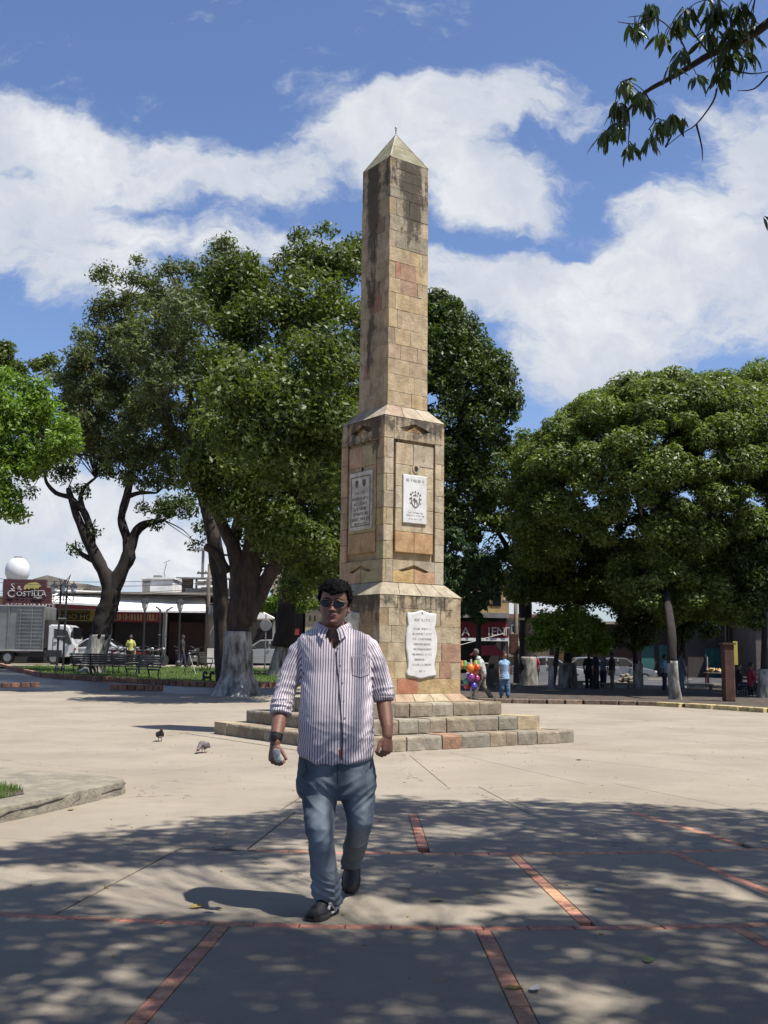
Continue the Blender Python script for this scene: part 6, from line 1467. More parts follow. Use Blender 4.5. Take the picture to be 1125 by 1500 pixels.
# lips and stubble by place on the face
bm_.materials.append(M['lips'])
# packet
pk=MB(); c=L(406,1108,5.93)
for i in range(9): pk.ball(c+Vector((random.uniform(-.012,.014),random.uniform(-.012,.012),random.uniform(-.022,.026))),(.015,.014,.020),7,6)
pko=pk.build('crumpled_packet','foil',None,loc=base); tag(pko,'crumpled white packet held in the hand with the watch','packet')
# watch on the photo-left wrist
wt=MB(); a=L(405,1075.5,6.055); b=L(403.5,1084,6.04); wt.tube([a,b],[.0395,.0385],24); strap=wt.build('wrist_watch','watch_black',man,smooth=False)
MB().cbox(a.lerp(b,.5)+Vector((-.010,-.040,0)),(.036,.014,.036),.006,-.25).build('watch_face','watch_black',strap)
# ---- shirt
sh_=MB()
T=[(488,915,24.2,6.27,0.071,0),(488,921,29.8,6.27,0.081,0),(488,928,43.7,6.27,0.095,0),(489,936,53.5,6.265,0.109,0),(490,948,55.9,6.26,0.122,0),(492,965,53.5,6.25,0.138,0),(493,985,51.1,6.24,0.147,0),(493,1005,51.1,6.22,0.157,-.0),(492.5,1030,52.0,6.21,0.169,-.01),(492,1055,53.0,6.20,0.176,-.015),(491.8,1078,53.5,6.20,0.174,-.01),(491.5,1096,53.5,6.20,0.167,0),(491.5,1108,52.5,6.20,0.162,0)]
sh_.loft([ringo(u,v,h,Y,d,48,2.35,yoff=yo) for u,v,h,Y,d,yo in T])
SL=[(449,950,14,6.26),(438,957,16,6.26),(430,975,17,6.25),(423,997,16.5,6.23),(415.5,1020,15.5,6.20),(411.5,1040,15.2,6.16),(410.8,1046,14.8,6.15)]
SR=[(528,944,14,6.27),(539,949,16.3,6.27),(548,967,17,6.28),(554,986,16.5,6.28),(559,1005,16,6.27),(561.5,1020,15,6.26),(562,1026,14.5,6.255)]
def tubeflat(mb,pts,n=28):
    P_=[L(u,v,Y) for u,v,h,Y in pts]; R_=[h*Y/CAM_F for u,v,h,Y in pts]; mb.tube(P_,R_,n)
tubeflat(sh_,SL); tubeflat(sh_,SR)
for (u,v,r_,Y) in((443,950,15.5,6.26),(450,946,15.5,6.26),(459,940,14,6.265),(436,957,15.8,6.26),(533,943,15.5,6.27),(525,939,14.5,6.27),(516,934,13,6.27),(541,950,16,6.27)): sh_.ball(L(u,v,Y),(r_*Y/CAM_F,)*3,16,12)
shirt=remesh('shirt',sh_,.0055,'striped_cotton',man,7); me=shirt.data
import bmesh
vb=L(490,950,6.1).z; vt=L(488,921,6.2).z; xc_=L(489.5,935,6.1).x
bm=bmesh.new(); bm.from_mesh(me)
kill=[f for f in bm.faces if (lambda c:c.y<L(488,920,6.25).y-.01 and c.z>vb and abs(c.x-xc_)<.008+.062*(c.z-vb)/(vt-vb))(f.calc_center_median())]
bmesh.ops.delete(bm,geom=kill,context='FACES'); top_=[f for f in bm.faces if f.calc_center_median().z>L(488,918,6.27).z and abs(f.calc_center_median().x-xc_)<.07]; bmesh.ops.delete(bm,geom=top_,context='FACES'); bm.to_mesh(me); bm.free(); me.shade_smooth()
co=vcos(me).copy(); no=vnor(me).copy()
def seglist(S_): return [(np.array(L(u,v,Y)),h*Y/CAM_F) for u,v,h,Y in S_]
def armcoord(co,S_):
    """distance to arm axis, coordinate along it and angle around it"""
    pts=[q[0] for q in seglist(S_)]; best=np.full(len(co),9.); al=np.zeros(len(co)); an=np.zeros(len(co)); acc=0
    ref=np.array([0,-1.,0])
    for a,b in zip(pts[:-1],pts[1:]):
        d=b-a; ln=np.linalg.norm(d); d/=ln; t=np.clip((co-a)@d,0,ln); q=co-(a+t[:,None]*d); r=np.linalg.norm(q,axis=1); m=r<best
        u_=ref-d*(ref@d); u_/=np.linalg.norm(u_); w_=np.cross(d,u_)
        ang=np.arctan2(q@w_,q@u_); best[m]=r[m]; al[m]=(acc+t)[m]; an[m]=ang[m]; acc+=ln
    return best,al,an
rl,al,anl=armcoord(co,SL[1:]); rr__,ar,anr=armcoord(co,SR[1:])
cx=np.array(L(492,1000,6.25)); 
torso_half=np.interp(co[:,2],[L(490,1108,6.2).z,L(490,985,6.24).z,L(490,935,6.26).z],[.222,.214,.222])
isL=(rl<.084)&(co[:,0]<cx[0]-.185)|((co[:,0]<cx[0]-.212)); isR=(rr__<.084)&(co[:,0]>cx[0]+.185)|((co[:,0]>cx[0]+.208))
# wrinkles
V_=Vector
def ridge(p,f,o=0): return 1-abs(mnoise.noise(V_((p[0]*f[0]+o,p[1]*f[1],p[2]*f[2]))))*2.2
zh=L(490,1108,6.2).z; zt_=L(490,940,6.2).z
disp=np.zeros(len(co))
for i in range(len(co)):
    x,y,z=co[i]; 
    if isL[i] or isR[i]:
        t=(al if isL[i] else ar)[i]; a_=(anl if isL[i] else anr)[i]
        q=(x+z*.35*(1 if isL[i] else -1),y,z); k_=sm((t-.10)/.16)
        disp[i]=.0055*ridge(q,(7,7,20),3)*(.35+.9*k_)+.003*mnoise.noise(V_((x*30,y*30,z*30)))
        tt=(.385 if isL[i] else .335)-t       # cuff roll
        if tt<.085: disp[i]=.004*ridge((x,y,z),(10,10,60),5)+.005+(.003 if (tt*100)%3.4<1.6 else -.001)
    else:
        f=sm((.32-(z-zh))/.32); g_=sm((z-zh-.38)/.25)
        disp[i]=.006*ridge((x*.8+z*.5,y,z-x*.35),(6,5,9),1)*(.4+.6*f)+.0055*f*ridge((x,y,z+x*.5),(5,4,17),7)+.003*mnoise.noise(V_((x*14,y*14,z*9)))
        disp[i]+=.006*math.exp(-((abs(x-cx[0])-.19)/.05)**2)*ridge((x,y,z-abs(x-cx[0])*1.2),(6,6,18),9)
        if abs(x-cx[0]-.0)<.02 and y<0: disp[i]+=.002
        # pull folds from the stomach button down to the hem on the photo right
        if y<0 and z<zh+.22: disp[i]+=.007*sm((.22-(z-zh))/.2)*ridge((x-cx[0]-.9*(z-zh),0,z),(11,0,6),21)
disp-=np.mean(disp); co2=co+no*disp[:,None]
# hem: longer in front, lifted at the sides
below=co2[:,2]<zh+.05; xs_=(co2[:,0]-cx[0])/.22
side=np.clip(np.abs(xs_),0,1)**2*.045*(1+.3*(xs_<0)); k_=np.clip((zh+.10-co2[:,2])/.10,0,1.2); co2[:,2]+=(side-.032)*k_*(~(isL|isR))
setco(me,co2)
# stripe coordinate
st_=np.zeros(len(co),np.float32); tor=~(isL|isR)
ang=np.arctan2(co[:,0]-cx[0],-(co[:,1]-(L(490,1000,6.22).y+.0)))   # 0 at the front
aa=np.linspace(-math.pi,math.pi,721); ex_=np.stack([np.sign(np.sin(aa))*np.abs(np.sin(aa))**.9*.214,np.sign(np.cos(aa))*np.abs(np.cos(aa))**.9*.165],1); dl=np.r_[0,np.cumsum(np.linalg.norm(np.diff(ex_,axis=0),axis=1))]; at_=np.arctan2(ex_[:,0],ex_[:,1]); o_=np.argsort(at_); dl-=dl[360]
xr=np.clip((co[:,0]-cx[0])/.236,-.995,.995); sa_=.236*np.arcsin(xr); sa_=np.where(co[:,1]<L(490,1000,6.25).y,sa_,.741-sa_); st_[tor]=sa_[tor]
st_[isL]=(anl*.068)[isL]; st_[isR]=(anr*.066)[isR]
# the turned-up cuffs show the stripes shifted
cl_=isL&(al>.385-.055); cr_=isR&(ar>.335-.05); st_[cl_]+=.007; st_[cr_]+=.006
a_=me.attributes.new('stripe','FLOAT','POINT'); a_.data.foreach_set('value',st_+.0)
# snap surface helper for sewn-on parts
from mathutils.bvhtree import BVHTree
def bvh(o): return BVHTree.FromPolygons([tuple(v.co) for v in o.data.vertices],[tuple(p.vertices) for p in o.data.polygons])
bs=bvh(shirt)
def onfront(u,v,off=.003,tree_=bs):
    o_=L(u,v,5.6); d=(L(u,v,6.3)-o_).normalized(); h=tree_.ray_cast(o_,d)
    return (h[0]-d*off,h[1]) if h[0] is not None else (L(u,v,6.05),V_((0,-1,0)))
def strip(name,pts,w,m,parent,off=.0035,th=.003):
    q=[onfront(u,v,off)[0] for u,v in pts]; b=MB(); 
    for i,p in enumerate(q):
        t=(q[min(i+1,len(q)-1)]-q[max(i-1,0)]).normalized(); s_=t.cross(V_((0,1,0))).normalized()*w/2; b.v+=[tuple(p-s_),tuple(p+s_),tuple(p+s_+V_((0,th+.006,0))),tuple(p-s_+V_((0,th+.006,0)))]
    for i in range(len(q)-1):
        for k_ in range(4): b.f.append((i*4+k_,i*4+(k_+1)%4,i*4+4+(k_+1)%4,i*4+4+k_))
    b.f+=[(3,2,1,0),tuple(len(b.v)-4+k_ for k_ in range(4))]; return fixn(b.build(name,m,parent,smooth=False))
pl=[(491,942),(492,955),(493,970),(494.5,985),(496,1000),(497,1015),(498,1030),(499.5,1045),(500.5,1060),(501,1075),(501,1090),(500.5,1104),(500,1113)]
strip('placket_edge',pl,.007,'placket',shirt,.0030)
for u,v in((495,950),(498.5,975),(501.5,1000),(503.5,1026),(505,1052),(505.5,1080)):
    p,n_=onfront(u,v,.003); MB().lathe([(.0055,-.001),(.0055,.002),(.003,.0025)],(0,0,0),10,'Y').build('button','button',shirt,loc=p)
# chest pocket on the photo right
pq=[(515,962),(540,959),(541,975),(541,988),(529,993),(516,989),(515,976),(515,962)]
for a,b in zip(pq[:-1],pq[1:]): strip('pocket_seam',[(a[0]+(b[0]-a[0])*t,a[1]+(b[1]-a[1])*t) for t in(0,.34,.67,1)],.0035,'placket',shirt,.002)
strip('pocket_flap',[(515,962),(522,961.5),(530,961),(540,959)],.013,'striped_cotton',shirt,.003)
strip('red_label',[(498,1098),(498,1109)],.013,'red_tab',shirt,.003)
# collar: stand and two leaves
def collar_leaf(side):
    b=MB(); c0=L(488,921,6.27); pts=[]
    ring=[]
    for i in range(9):
        t=i/8; a=(-math.pi/2+side*(.25+t*2.7)); rx,ry=.094,.078; inner=V_((c0.x+rx*math.cos(a)*(1 if 1 else 1),c0.y+ry*math.sin(a),c0.z+.030+.018*t)); 
        rx2,ry2=.112,.096; outer=V_((c0.x+rx2*math.cos(a),c0.y+ry2*math.sin(a)-.004,c0.z-.012+.02*t))
        if i==0: inner+=V_((0,-.006,-.030)); outer=V_((c0.x+side*.045,c0.y-.140,c0.z-.070))
        if i==1: inner+=V_((0,-.002,-.016)); outer=V_((c0.x+side*.082,c0.y-.112,c0.z-.042))
        if i==2: inner+=V_((0,0,-.008))
        mid_=inner.lerp(outer,.5)+V_((math.cos(a),math.sin(a),.6))*.007; ring.append((inner,mid_,outer))
    th=V_((0,0,-.004))
    for a_,m_,c_ in ring: b.v+=[tuple(a_),tuple(m_),tuple(c_)]+[tuple(q+(V_((c0.x,c0.y,c0.z))-q).normalized()*.004) for q in(c_,m_,a_)]
    for i in range(8):
        for k_ in range(6): b.f.append((i*6+k_,i*6+(k_+1)%6,i*6+6+(k_+1)%6,i*6+6+k_))
    b.f+=[(5,4,3,2,1,0),tuple(48+k_ for k_ in range(6))]; o=fixn(b.build('collar','striped_cotton',shirt,smooth=False))
    at2=o.data.attributes.new('stripe','FLOAT','POINT'); at2.data.foreach_set('value',[ (i//6)*.0328 for i in range(len(o.data.vertices))]); return o
collar_leaf(-1); collar_leaf(1)
# ---- trousers
tr_=MB()
tr_.loft([ringo(492,1086,52,6.21,.16,40,2.4),ringo(492,1104,54.5,6.21,.165,40,2.4),ringo(492.5,1125,57.5,6.21,.165,40,2.5),ringo(493,1145,58.5,6.20,.16,40,2.6),ringo(493.5,1160,57,6.2,.15,40,2.8),ringo(494,1169,54,6.2,.13,40,2.8)])
def leg(rings): tr_.loft([ringo(u,v,h,Y,d,30,2.1) for u,v,h,Y,d in rings])
leg([(468,1135,29.1,6.21,.13),(468,1160,27.6,6.18,.13),(467.5,1185,24.2,6.12,.12),(468,1210,21.9,6.06,.115),(470,1228,20.9,6.04,.112),(472.5,1254,20.7,6.06,.11),(475,1280,20.3,6.08,.108),(477,1300,20.9,6.10,.108),(480,1314,20.9,6.12,.105),(482,1322,19.1,6.13,.10)])
leg([(523,1135,29.1,6.21,.13),(523.5,1160,27.2,6.2,.13),(525.5,1185,23.2,6.18,.12),(527.5,1205,20.0,6.18,.115),(525,1222,19.1,6.24,.115),(520,1240,19.5,6.36,.11),(517.5,1254,17.7,6.48,.10),(516,1266,16.7,6.60,.095),(515,1273,16.3,6.64,.095)])
tr=remesh('trousers',tr_,.0060,'denim',man,6); me=tr.data; co=vcos(me).copy(); no=vnor(me).copy(); d_=np.zeros(len(co)); fade_shade=np.zeros(len(co),np.float32)
zk=L(470,1215,6.05).z; za=L(480,1300,6.1).z; zc=L(494,1170,6.2).z; xm=L(495,1170,6.2).x
for i in range(len(co)):
    x,y,z=co[i]; left=x<xm
    kf=math.exp(-((z-zk-.015)/.10)**2); af=sm((zk-.17-z)/.13); cf=math.exp(-((z-zc-.05)/.10)**2)
    s_=1 if left else -1
    d_[i]=-.004+.0035*ridge((x,y,z),(7,7,9),2)+.010*kf*ridge((x+s_*z*.6,y,z-s_*x*.8),(6,6,15),11)*(1 if left else .5)+.014*af*ridge((x,y,z+s_*x*.45),(4,4,22),17)+.010*cf*ridge((x,y,z-abs(x-xm)*.7),(4,4,19),23)
    ctr=(L(468,1200,6.1).x if left else L(525,1200,6.2).x)
    fade_shade[i]=min(1,max(0,(.85*math.exp(-((x-ctr-.02)/.055)**2)*(1 if y<.05 else .3)*(1-.5*sm((z-zc)/.12))+.25*ridge((x,y,z),(9,9,12),5)*.5+.10)))  # front wear, plus inner-leg and upper-thigh shade put into the colour
setco(me,co+no*(d_-d_.mean()-.006)[:,None]); at2=me.attributes.new('fade_shade','FLOAT','POINT'); at2.data.foreach_set('value',fade_shade)
bt=bvh(tr)
def seam(pts,name='seam'):
    q=[onfront(u,v,.001,bt)[0] for u,v in pts]; MB().tube(q,.0022,5).build(name,'placket',tr)
seam([(536,1132),(542,1122),(547,1116)],'pocket_seam'); seam([(447,1116),(450,1128),(444,1138)],'pocket_seam'); seam([(494,1120),(494.5,1140),(495,1160)],'fly_seam')
# ---- shoes
def shoe(toe,heel,upv,width=.105,front=True):
    toe,heel,upv=map(V_,(toe,heel,upv)); f=(toe-heel); Ls=f.length; f.normalize(); s_=f.cross(upv).normalized(); upv=s_.cross(f)
    b=MB(); so_=MB()
    prof=[(0,.55,.055,.0),(.06,.72,.085,0),(.18,.80,.100,0),(.33,.80,.098,0),(.50,.90,.080,0),(.66,1.0,.064,0),(.80,1.0,.052,0),(.92,.82,.042,0),(1.0,.45,.028,0)]
    rg=[];rs=[]
    for t,w,h,_ in prof:
        c=heel+f*Ls*t; W_=width/2*w; ri=[];rj=[]
        for i in range(16):
            a=2*math.pi*i/16; ca,sa=math.cos(a),math.sin(a); zz=(.022+h*max(0,sa)**.8) if sa>0 else .022+.010*sa
            ri.append(c+s_*ca*W_*(1 if sa<.3 else 1-.25*sa)+upv*zz)
        rg.append(ri)
        for (x_,z_) in((-1.06,0),(1.06,0),(1.08,.016),(1.04,.027),(-1.04,.027),(-1.08,.016)): rj.append(c+s_*x_*W_+upv*z_)
        rs.append(rj)
    b.loft(rg); so_.loft(rs); o=fixn(b.build('shoe','shoe_black',man,smooth=True)); fixn(so_.build('sole','shoe_sole',o))
    for k_ in range(4):   # laces
        c=heel+f*Ls*(.40+.075*k_)+upv*(.022+.098-.017*k_-.006); MB().tube([c-s_*.022,c+upv*.005,c+s_*.022],.0035,5).build('lace','shoe_sole',o)
    return o,f,s_,upv,Ls,heel
hl=L(489,1327,6.17); hl.z=.005; tl=V_((hl.x-.115,hl.y-.245,0.005)); 
o,f,s_,uv_,Ls,he=shoe(tl,hl,(0,0,1),.112)
side_=s_ if s_.x>0 else -s_
for (t0,t1,z0,z1) in((.10,.36,.030,.036),(.33,.56,.036,.075),(.50,.62,.075,.045)):
    a=he+f*Ls*t0+side_*.049+uv_*z0; b=he+f*Ls*t1+side_*.055+uv_*z1; MB().tube([a,b],.0075,6).build('side_stripe','shoe_white',o)
a=he+f*Ls*.02+side_*.03+uv_*.028; MB().tube([a,he+f*Ls*.25+side_*.048+uv_*.020,he+f*Ls*.5+side_*.056+uv_*.02],.006,6).build('sole_stripe','shoe_white',o)
t2=L(512,1310,6.58); t2.z=.006; h2=V_((t2.x+.022,t2.y+.145,.222))
shoe(t2,h2,(0,-.85,.5),.106)
# ---- sunglasses, hair
def hr(x,y,z): return HP(x,y,z)
gl_=MB()
for s_ in(-1,1):
    pts=[];bk=[]
    for i in range(20):
        a=2*math.pi*i/20; x=s_*.0335+.0285*math.copysign(abs(math.cos(a))**.75,math.cos(a)); z=.1165+.0185*math.copysign(abs(math.sin(a))**.75,math.sin(a)); y=-.0985+ (abs(x)**2)*4.2
        pts.append(hr(x,y,z)); bk.append(hr(x,y+.003,z))
    gl_.loft([bk,pts])
frame=None
glo=fixn(gl_.build('lens','sunglass',None)); 
fm=MB()
for s_ in(-1,1):
    fm.tube([hr(s_*.007,-.1005,.124),hr(s_*.033,-.0975,.1335),hr(s_*.060,-.087,.1275),hr(s_*.068,-.072,.124),hr(s_*.0765,-.03,.122),hr(s_*.0790,.012,.120)],.0030,6)
fm.tube([hr(-.008,-.1010,.122),hr(0,-.103,.124),hr(.008,-.1010,.122)],.0030,6)
gf=thing('sunglasses','dark rectangular sunglasses worn by the walking man','sunglasses',base)
fr_o=fm.build('frame','watch_black',gf); glo.parent=gf
hm=MB(); rngs=head_rings(); zz=np.linspace(-.004,.242,52); out=[]
hv=MB()
g=random.Random(8)
for i in range(5200):
    a=g.uniform(0,2*math.pi); z=g.uniform(.055,.245) if g.random()<.8 else .245
    idx=min(51,int((z+.004)/.246*51)); rg=rngs[idx]; q=rg[int(a/(2*math.pi)*64)%64]; x,y=q.x/1.10,q.y/1.05
    front=y<-.02
    line=.183-.010*math.cos(x*40) if y<-.035 else (.150 if y<-.015 else (.118 if y<.0 else (.128 if y<.03 else .055)))
    if z<line: continue
    p=hd+V_((0,.075,0))+HR@q; nrm=(HR@V_((x,y*.9,(z-.12)*.9))).normalized(); 
    r=g.uniform(.009,.014)*(1.0 if z>.15 else .75); hm.ball(p+nrm*(.003 if z<.15 else .006)+V_((0,0,.003)),r,6,4)
hair=remesh('hair',hm,.0045,'hair_black',man,1); me=hair.data; co=vcos(me).copy(); no=vnor(me).copy()
d_=np.array([.005*mnoise.noise(V_(c)*45)+.004*mnoise.noise(V_(c)*95) for c in co]); setco(me,co+no*d_[:,None])
tf=MB(); 
for i in range(900):
    k_=g.randrange(len(co)); p=V_(co[k_]+no[k_]*d_[k_]); n_=V_(no[k_]); 
    if p.z<hd.z+.1 and n_.y<0: continue
    t_=V_((g.uniform(-1,1),g.uniform(-1,1),g.uniform(-.2,.8))); e=p+n_*g.uniform(.004,.011)+t_*.006; tf.tube([p-n_*.002,p+n_*.004,e],[.0016,.0014,.0004],4,False)
stuff(tf.build('loose_hair','hair_black',hair))
eb=MB()
for s_ in(-1,1): eb.tube([hr(s_*.012,-.100,.139),hr(s_*.032,-.101,.145),hr(s_*.056,-.088,.139)],[.003,.0042,.002],6)
eb2=eb.build('eyebrows','hair_black',man)
lp=MB(); lp.tube([hr(-.024,-.088,.0545),hr(-.010,-.0975,.0585),hr(0,-.0985,.0575),hr(.010,-.0975,.0585),hr(.024,-.088,.0545)],[.001,.0032,.003,.0032,.001],8); lp.tube([hr(-.021,-.089,.051),hr(0,-.0985,.0485),hr(.021,-.089,.051)],[.001,.0042,.001],8); lp.build('lips','lips',man,smooth=True)

# ---------------------------------------------------------------- people further away
for n_,c_ in(('skin_tan',(.30,.17,.11)),('skin_dark',(.17,.09,.06)),('cloth_pale_grey',(.50,.52,.50)),('cloth_khaki',(.24,.21,.155)),('cloth_sky',(.28,.44,.62)),('cloth_mid_blue',(.09,.17,.28)),('cloth_navy',(.02,.025,.06)),('cloth_black',(.02,.018,.02)),('cloth_red',(.35,.03,.06)),('cloth_grey',(.16,.19,.22)),('cloth_cream',(.55,.50,.40)),('cloth_yellow',(.55,.55,.15)),('hair_brown',(.05,.028,.018)),('hair_grey',(.16,.14,.13))): mat(n_,c_,.85,.12,12,.3,60)
def person(label,u,v,H,rz=0,pose='stand',top='cloth_pale_grey',bottom='cloth_khaki',skin='skin_tan',hair='hair_grey',bag=None,step=.0,bow=0.,longhair=False,sleeve=.5,z=None,bare=False,fem=False,armp=None):
    q=G(u,v); 
    if z is not None: q.z=z
    t=thing('person',label,'person',q,rz); k=H/1.75
    def V3(x,y,z): return V_((x*k,y*k,z*k))
    sit=pose=='sit'; hz=.48 if sit else .92; lean=bow
    hip=V_((0,0,hz)); chest=V_((lean*.55,0,hz+.38)); neck=V_((lean*.8,0,hz+.54)); head=V_((lean*1.15+.02,0,hz+.68))
    sw=.17 if not fem else .15
    b=MB(); K=lambda p:V3(*p)
    b.capsule([K(hip+V_((0,0,-.04))),K(hip+V_((0,0,.12))),K(chest),K(neck)],[.13*k,.115*k,.135*k,.055*k],14)
    b.capsule([K(neck-V_((0,0,.03))),K(head)],[.05*k,.055*k],10); b.ball(K(head+V_((0,0,.03))),(.092*k,.075*k,.115*k),14,10); b.ball(K(head+V_((.088,0,.01))),(.016*k,.013*k,.02*k),8,6)
    for s_ in(-1,1): b.ball(K(head+V_((0,s_*.076,.02))),(.018*k,.010*k,.028*k),8,6)
    legs=[]
    for s_ in(-1,1):
        y=s_*.095
        if sit: pts=[hip+V_((0,y,0)),hip+V_((.42,y,.02)),V_((.45,y,.06))]; ft=V_((.45,y,.04))
        else:
            st2=step*s_; pts=[hip+V_((0,y,-.02)),V_((st2*.42+(.05 if step else 0),y,.48)),V_((st2-(.04 if s_<0 else 0),y,.09 if not(step and s_<0) else .12))]; ft=pts[-1]+V_((0,0,-.045))
        b.capsule([K(p) for p in pts],[.085*k,.058*k,.04*k],12); b.capsule([K(ft+V_((-.03,0,0))),K(ft+V_((.13,0,-.01)))],[.04*k,.035*k],8); legs.append((pts,ft))
    arms=[]
    for s_ in(-1,1):
        sh0=chest.lerp(neck,.55)+V_((0,s_*sw,.0)); ap=(armp or {}).get(s_)
        if ap: el,wr=V_(ap[0]),V_(ap[1])
        elif sit: el=sh0+V_((.06,s_*.05,-.28)); wr=el+V_((.24,-s_*.05,.02))
        else: el=sh0+V_((-.02-.10*step*s_,s_*.05,-.29)); wr=el+V_((.03-.16*step*s_,0,-.25))
        b.capsule([K(sh0),K(el),K(wr)],[.046*k,.038*k,.027*k],10)
        dr=(wr-el).normalized(); hb=wr+dr*.05; b.capsule([K(wr),K(hb+dr*.03)],[.028*k,.026*k],8)
        for f_ in range(4): b.capsule([K(hb+V_((.018*(f_-1.5),0,0))),K(hb+dr*.07+V_((.018*(f_-1.5),0,0)))],[.010*k,.008*k],6)
        b.capsule([K(wr+dr*.02),K(hb+V_((.045,0,-.005)))],[.012*k,.010*k],6); arms.append((sh0,el,wr))
    remesh('body',b,.011,skin,t,2)
    # clothes
    c=MB(); c.capsule([K(hip+V_((0,0,.0))),K(hip+V_((0,0,.14))),K(chest),K(chest.lerp(neck,.72))],[(.150 if not fem else .16)*k,.138*k,.155*k,.10*k],16)
    if fem: c.loft([[K(hip+V_((0,0,-.13))+V_((.19*math.cos(a),.19*math.sin(a),0))) for a in [i*math.pi/8 for i in range(16)]],[K(hip+V_((0,0,.16))+V_((.13*math.cos(a),.14*math.sin(a),0))) for a in [i*math.pi/8 for i in range(16)]]])
    for sh0,el,wr in arms: c.capsule([K(sh0+V_((0,-math.copysign(.03,sh0.y),0))),K(sh0.lerp(el,.5 if not bare else .12)),K(sh0.lerp(el,min(1,sleeve*1.5)) if not bare else sh0.lerp(el,.2))],[.064*k,.066*k,.064*k],12)
    so_=remesh('shirt',c,.012,top,t,3); me=so_.data; co=vcos(me).copy(); no=vnor(me).copy(); setco(me,co+no*np.array([.006*ridge(p,(9,9,14),u) for p in co])[:,None])
    c=MB(); c.capsule([K(hip+V_((0,0,-.06))),K(hip+V_((0,0,.06)))],[.148*k,.14*k],14)
    for pts,ft in legs: e=pts[2].lerp(pts[1],.05 if not fem else .35); c.tube([K(pts[0]),K(pts[0].lerp(pts[1],.5)),K(pts[1]),K(pts[1].lerp(e,.6)),K(e+V_((0,0,-.02)))],[.11*k,.098*k,.082*k,.076*k,.078*k],14)
    so_=remesh('trousers',c,.012,bottom,t,3); me=so_.data; co=vcos(me).copy(); no=vnor(me).copy(); setco(me,co+no*np.array([.007*ridge(p,(8,8,13),u+3) for p in co])[:,None])
    for pts,ft in legs: b=MB(); b.capsule([K(ft+V_((-.045,0,.0))),K(ft+V_((.15,0,-.012)))],[.046*k,.038*k],10); b.build('shoe','cloth_cream' if fem else 'shoe_black',t,smooth=True)
    hb=MB(); 
    for i in range(140):
        a=g.uniform(0,6.28); e=g.uniform(-.3,1); d=V_((math.cos(a)*math.sqrt(1-e*e),math.sin(a)*math.sqrt(1-e*e),e))
        if d.x>.25 and e<.62: continue
        if e<.1 and d.x>-.1 and not longhair: continue
        hb.ball(K(head+V_((0,0,.03))+V_((d.x*.093,d.y*.077,d.z*.115))),(.022 if not longhair else .03)*k,6,4)
    remesh('hair',hb,.011,hair,t,1)
    return t
old=person('elderly man in a pale shirt and khaki trousers walking bent past the balloon stand',706,1027,1.66,math.pi,step=.30,bow=.16,top='cloth_pale_grey',bottom='cloth_khaki',skin='skin_dark')
q=old.location; s2=thing('shoulder_bag','dark bag held at the front of the elderly man','bag',(q.x-.34,q.y-.12,.86)); b=MB(); b.cbox((0,0,0),(.28,.14,.22),.04); b.build('bag','cloth_black',s2); MB().tube(curve([(.10,.0,.10),(.22,-.02,.34),(.32,.04,.55)],3),.012,5).build('strap','cloth_black',s2)
person('woman in a sleeveless light blue top and blue cropped trousers standing behind the steps',739,1028,1.58,-math.pi/2+.35,step=.08,top='cloth_sky',bottom='cloth_mid_blue',hair='hair_brown',longhair=True,bare=True,fem=True)
person('person in a red top and black trousers standing far off by the parked cars',785,1003,1.6,1.0,top='cloth_red',bottom='cloth_black',hair='hair_brown',step=.1)
person('figure in very dark clothes at the left of the shaded group',863,1012,1.68,1.2,'stand',top='cloth_black',bottom='cloth_black',skin='skin_dark',hair='cloth_black')
person('man in a pale shirt leaning forward in the shaded group under the small tree',884,1010,1.66,.6,'stand',top='cloth_grey',bottom='cloth_navy',skin='skin_tan',bow=.12,hair='cloth_black')
person('man in a dark jacket with a white collar in the middle of the shaded group',873,1013,1.72,2.4,'stand',top='cloth_navy',bottom='cloth_black',skin='skin_tan',hair='cloth_black')
person('figure in dark brown clothes at the right of the shaded group',897,1012,1.7,2.9,'stand',top='cloth_black',bottom='cloth_khaki',skin='skin_dark',hair='cloth_black')
person('man in a blue and white shirt standing just left of the slim white trunk',974,1015,1.6,-.4,'stand',top='cloth_sky',bottom='cloth_navy',skin='skin_dark',hair='cloth_black')
person('man in a grey blue shirt walking just right of the slim whitewashed trunk',998,1017,1.75,.4,step=.2,top='cloth_grey',bottom='cloth_grey',skin='skin_dark',hair='cloth_black')
person('person in dark clothes sitting near the brown post by the fruit table',1083,1022,1.75,0,'sit',top='cloth_black',bottom='cloth_navy',hair='cloth_black',z=0.)
person('person in a red shirt seated at the pale table seen from behind',1101,1024,1.78,.2,'sit',top='cloth_red',bottom='cloth_black',hair='cloth_black',z=0.)
person('person in a cream shirt seated behind the pale table at the far right',1120,1016,1.8,math.pi,'sit',top='cloth_cream',bottom='cloth_navy',hair='cloth_black',z=.1)
person('person in a yellow white vest standing among the parked motorbikes',190,978,1.65,-1.5,'stand',top='cloth_yellow',bottom='cloth_black',skin='skin_dark',hair='cloth_black')
person('person in dark clothes walking in front of the dark red shutter',266,977,1.65,.2,step=.2,top='cloth_black',bottom='cloth_navy',skin='skin_dark',hair='cloth_black')
for i,(u,v,rz) in enumerate(((1083,1022,0),(1101,1024,.2),(1120,1016,math.pi))):
    q=G(u,v); t=thing('stool',['plain dark stool under the person in dark clothes by the brown post','plain dark stool under the person in the red shirt','plain dark stool under the person in the cream shirt'][i],'stool',(q.x,q.y,0 if i<2 else .1),rz)
    MB().cbox((-.02,0,.36),(.34,.34,.05),.01).build('seat','cloth_black',t)
    for x in(-.15,.12):
        for y in(-.13,.13): part('leg','cloth_black',t,(x,y,.17),(.03,.03,.34))
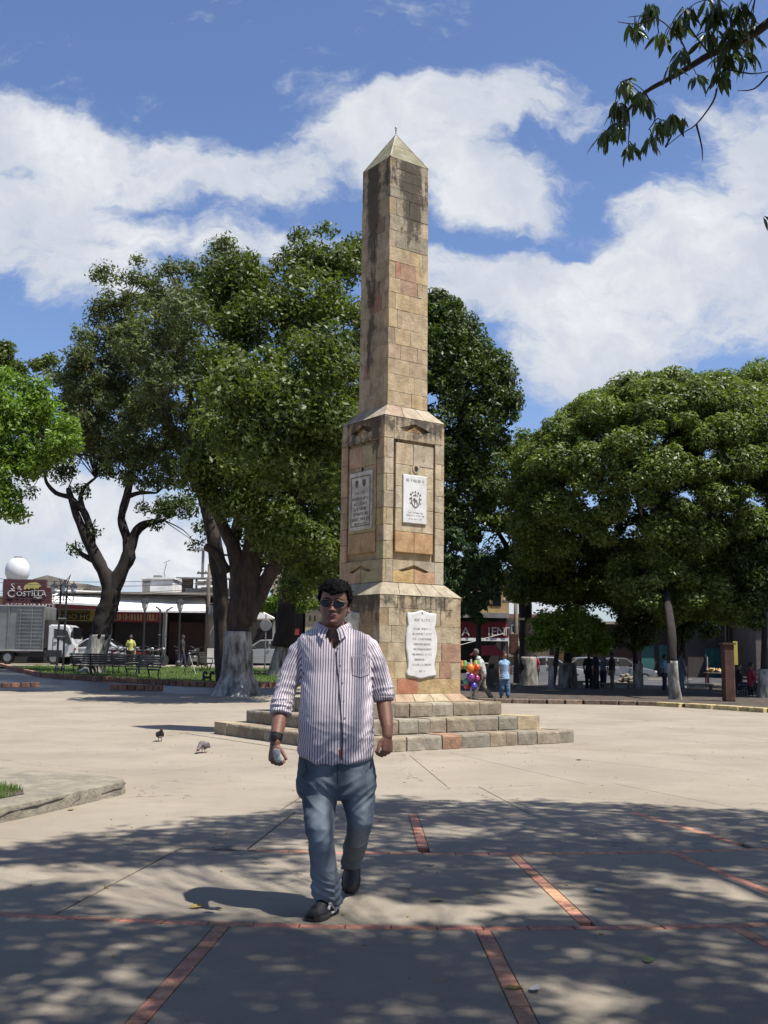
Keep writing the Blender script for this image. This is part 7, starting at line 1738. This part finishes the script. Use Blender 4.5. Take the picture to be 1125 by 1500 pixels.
# ---------------------------------------------------------------- pigeons
mat('pigeon_dark',(.035,.030,.030),.6,.3,30,.4,90); mat('pigeon_grey',(.16,.13,.125),.6,.3,30,.4,90); mat('pigeon_white',(.55,.52,.50),.7,.1); mat('pigeon_foot',(.30,.09,.07),.6,.1)
def pigeon(label,u,v,rz,bodym,pale,down=False):
    q=G(u,v); t=thing('pigeon',label,'pigeon',q,rz); b=MB()
    b.loft([[V_((x,y_*w,z+z_*h)) for y_,z_ in [(math.cos(a),math.sin(a)) for a in [i*math.pi/8 for i in range(16)]]] for x,w,h,z in((-.11,.018,.012,.088),(-.08,.045,.035,.095),(-.03,.062,.055,.105),(.03,.062,.06,.115),(.075,.045,.05,.125),(.095,.02,.025,.13))])
    hp=V_((.125,0,.20)) if not down else V_((.16,0,.055)); nk_=V_((.07,0,.135))
    b.capsule([nk_,nk_.lerp(hp,.55)+V_((.012,0,0)),hp],[.042,.027,.021],12); b.ball(hp+V_((.008,0,.004)),(.026,.021,.022),12,8)
    for s_ in(-1,1): b.ball((-.015,s_*.045,.112),(.085,.022,.045),12,8)
    b.capsule([(-.09,0,.09),(-.19,0,.07)],[.024,.014],8)
    o=remesh('body',b,.006,bodym,t,2)
    MB().tube([hp+V_((.028,0,0)),hp+V_((.052,0,-.008 if not down else -.025))],[.006,.002],6).build('beak','pigeon_foot',t)
    for s_ in(-1,1):
        MB().tube([(.01,s_*.022,.07),(.0,s_*.024,.03),(.01,s_*.024,.004)],[.009,.005,.005],6).tube([(-.015,s_*.024,.004),(.04,s_*.03,.004)],.004,5).tube([(.01,s_*.024,.004),(.035,s_*.010,.004)],.004,5).build('leg','pigeon_foot',t)
        MB().ball(hp+V_((.014,s_*.019,.008)),.0045,6,4).build('eye','pigeon_foot',t)
        MB().loft([[V_((-.12,s_*.03,.085)),V_((-.12,s_*.034,.10)),V_((-.12,s_*.028,.10))],[V_((-.02,s_*.066,.09)),V_((-.02,s_*.070,.135)),V_((-.02,s_*.055,.14))],[V_((.05,s_*.055,.105)),V_((.05,s_*.056,.135)),V_((.05,s_*.045,.14))]]).build('wing',bodym if not pale else 'pigeon_grey',t)
    MB().ball((.055,0,.082),(.03,.035,.022),10,6).build('breast',pale or 'pigeon_dark',t,smooth=True)
    return t
pigeon('dark pigeon standing upright on the plaza near the tip of the monument shadow',234,1086,-1.2,'pigeon_dark','pigeon_white')
pigeon('brown grey pigeon pecking on the plaza nearer to the man',298,1103,-1.9,'pigeon_grey','pigeon_white',True)
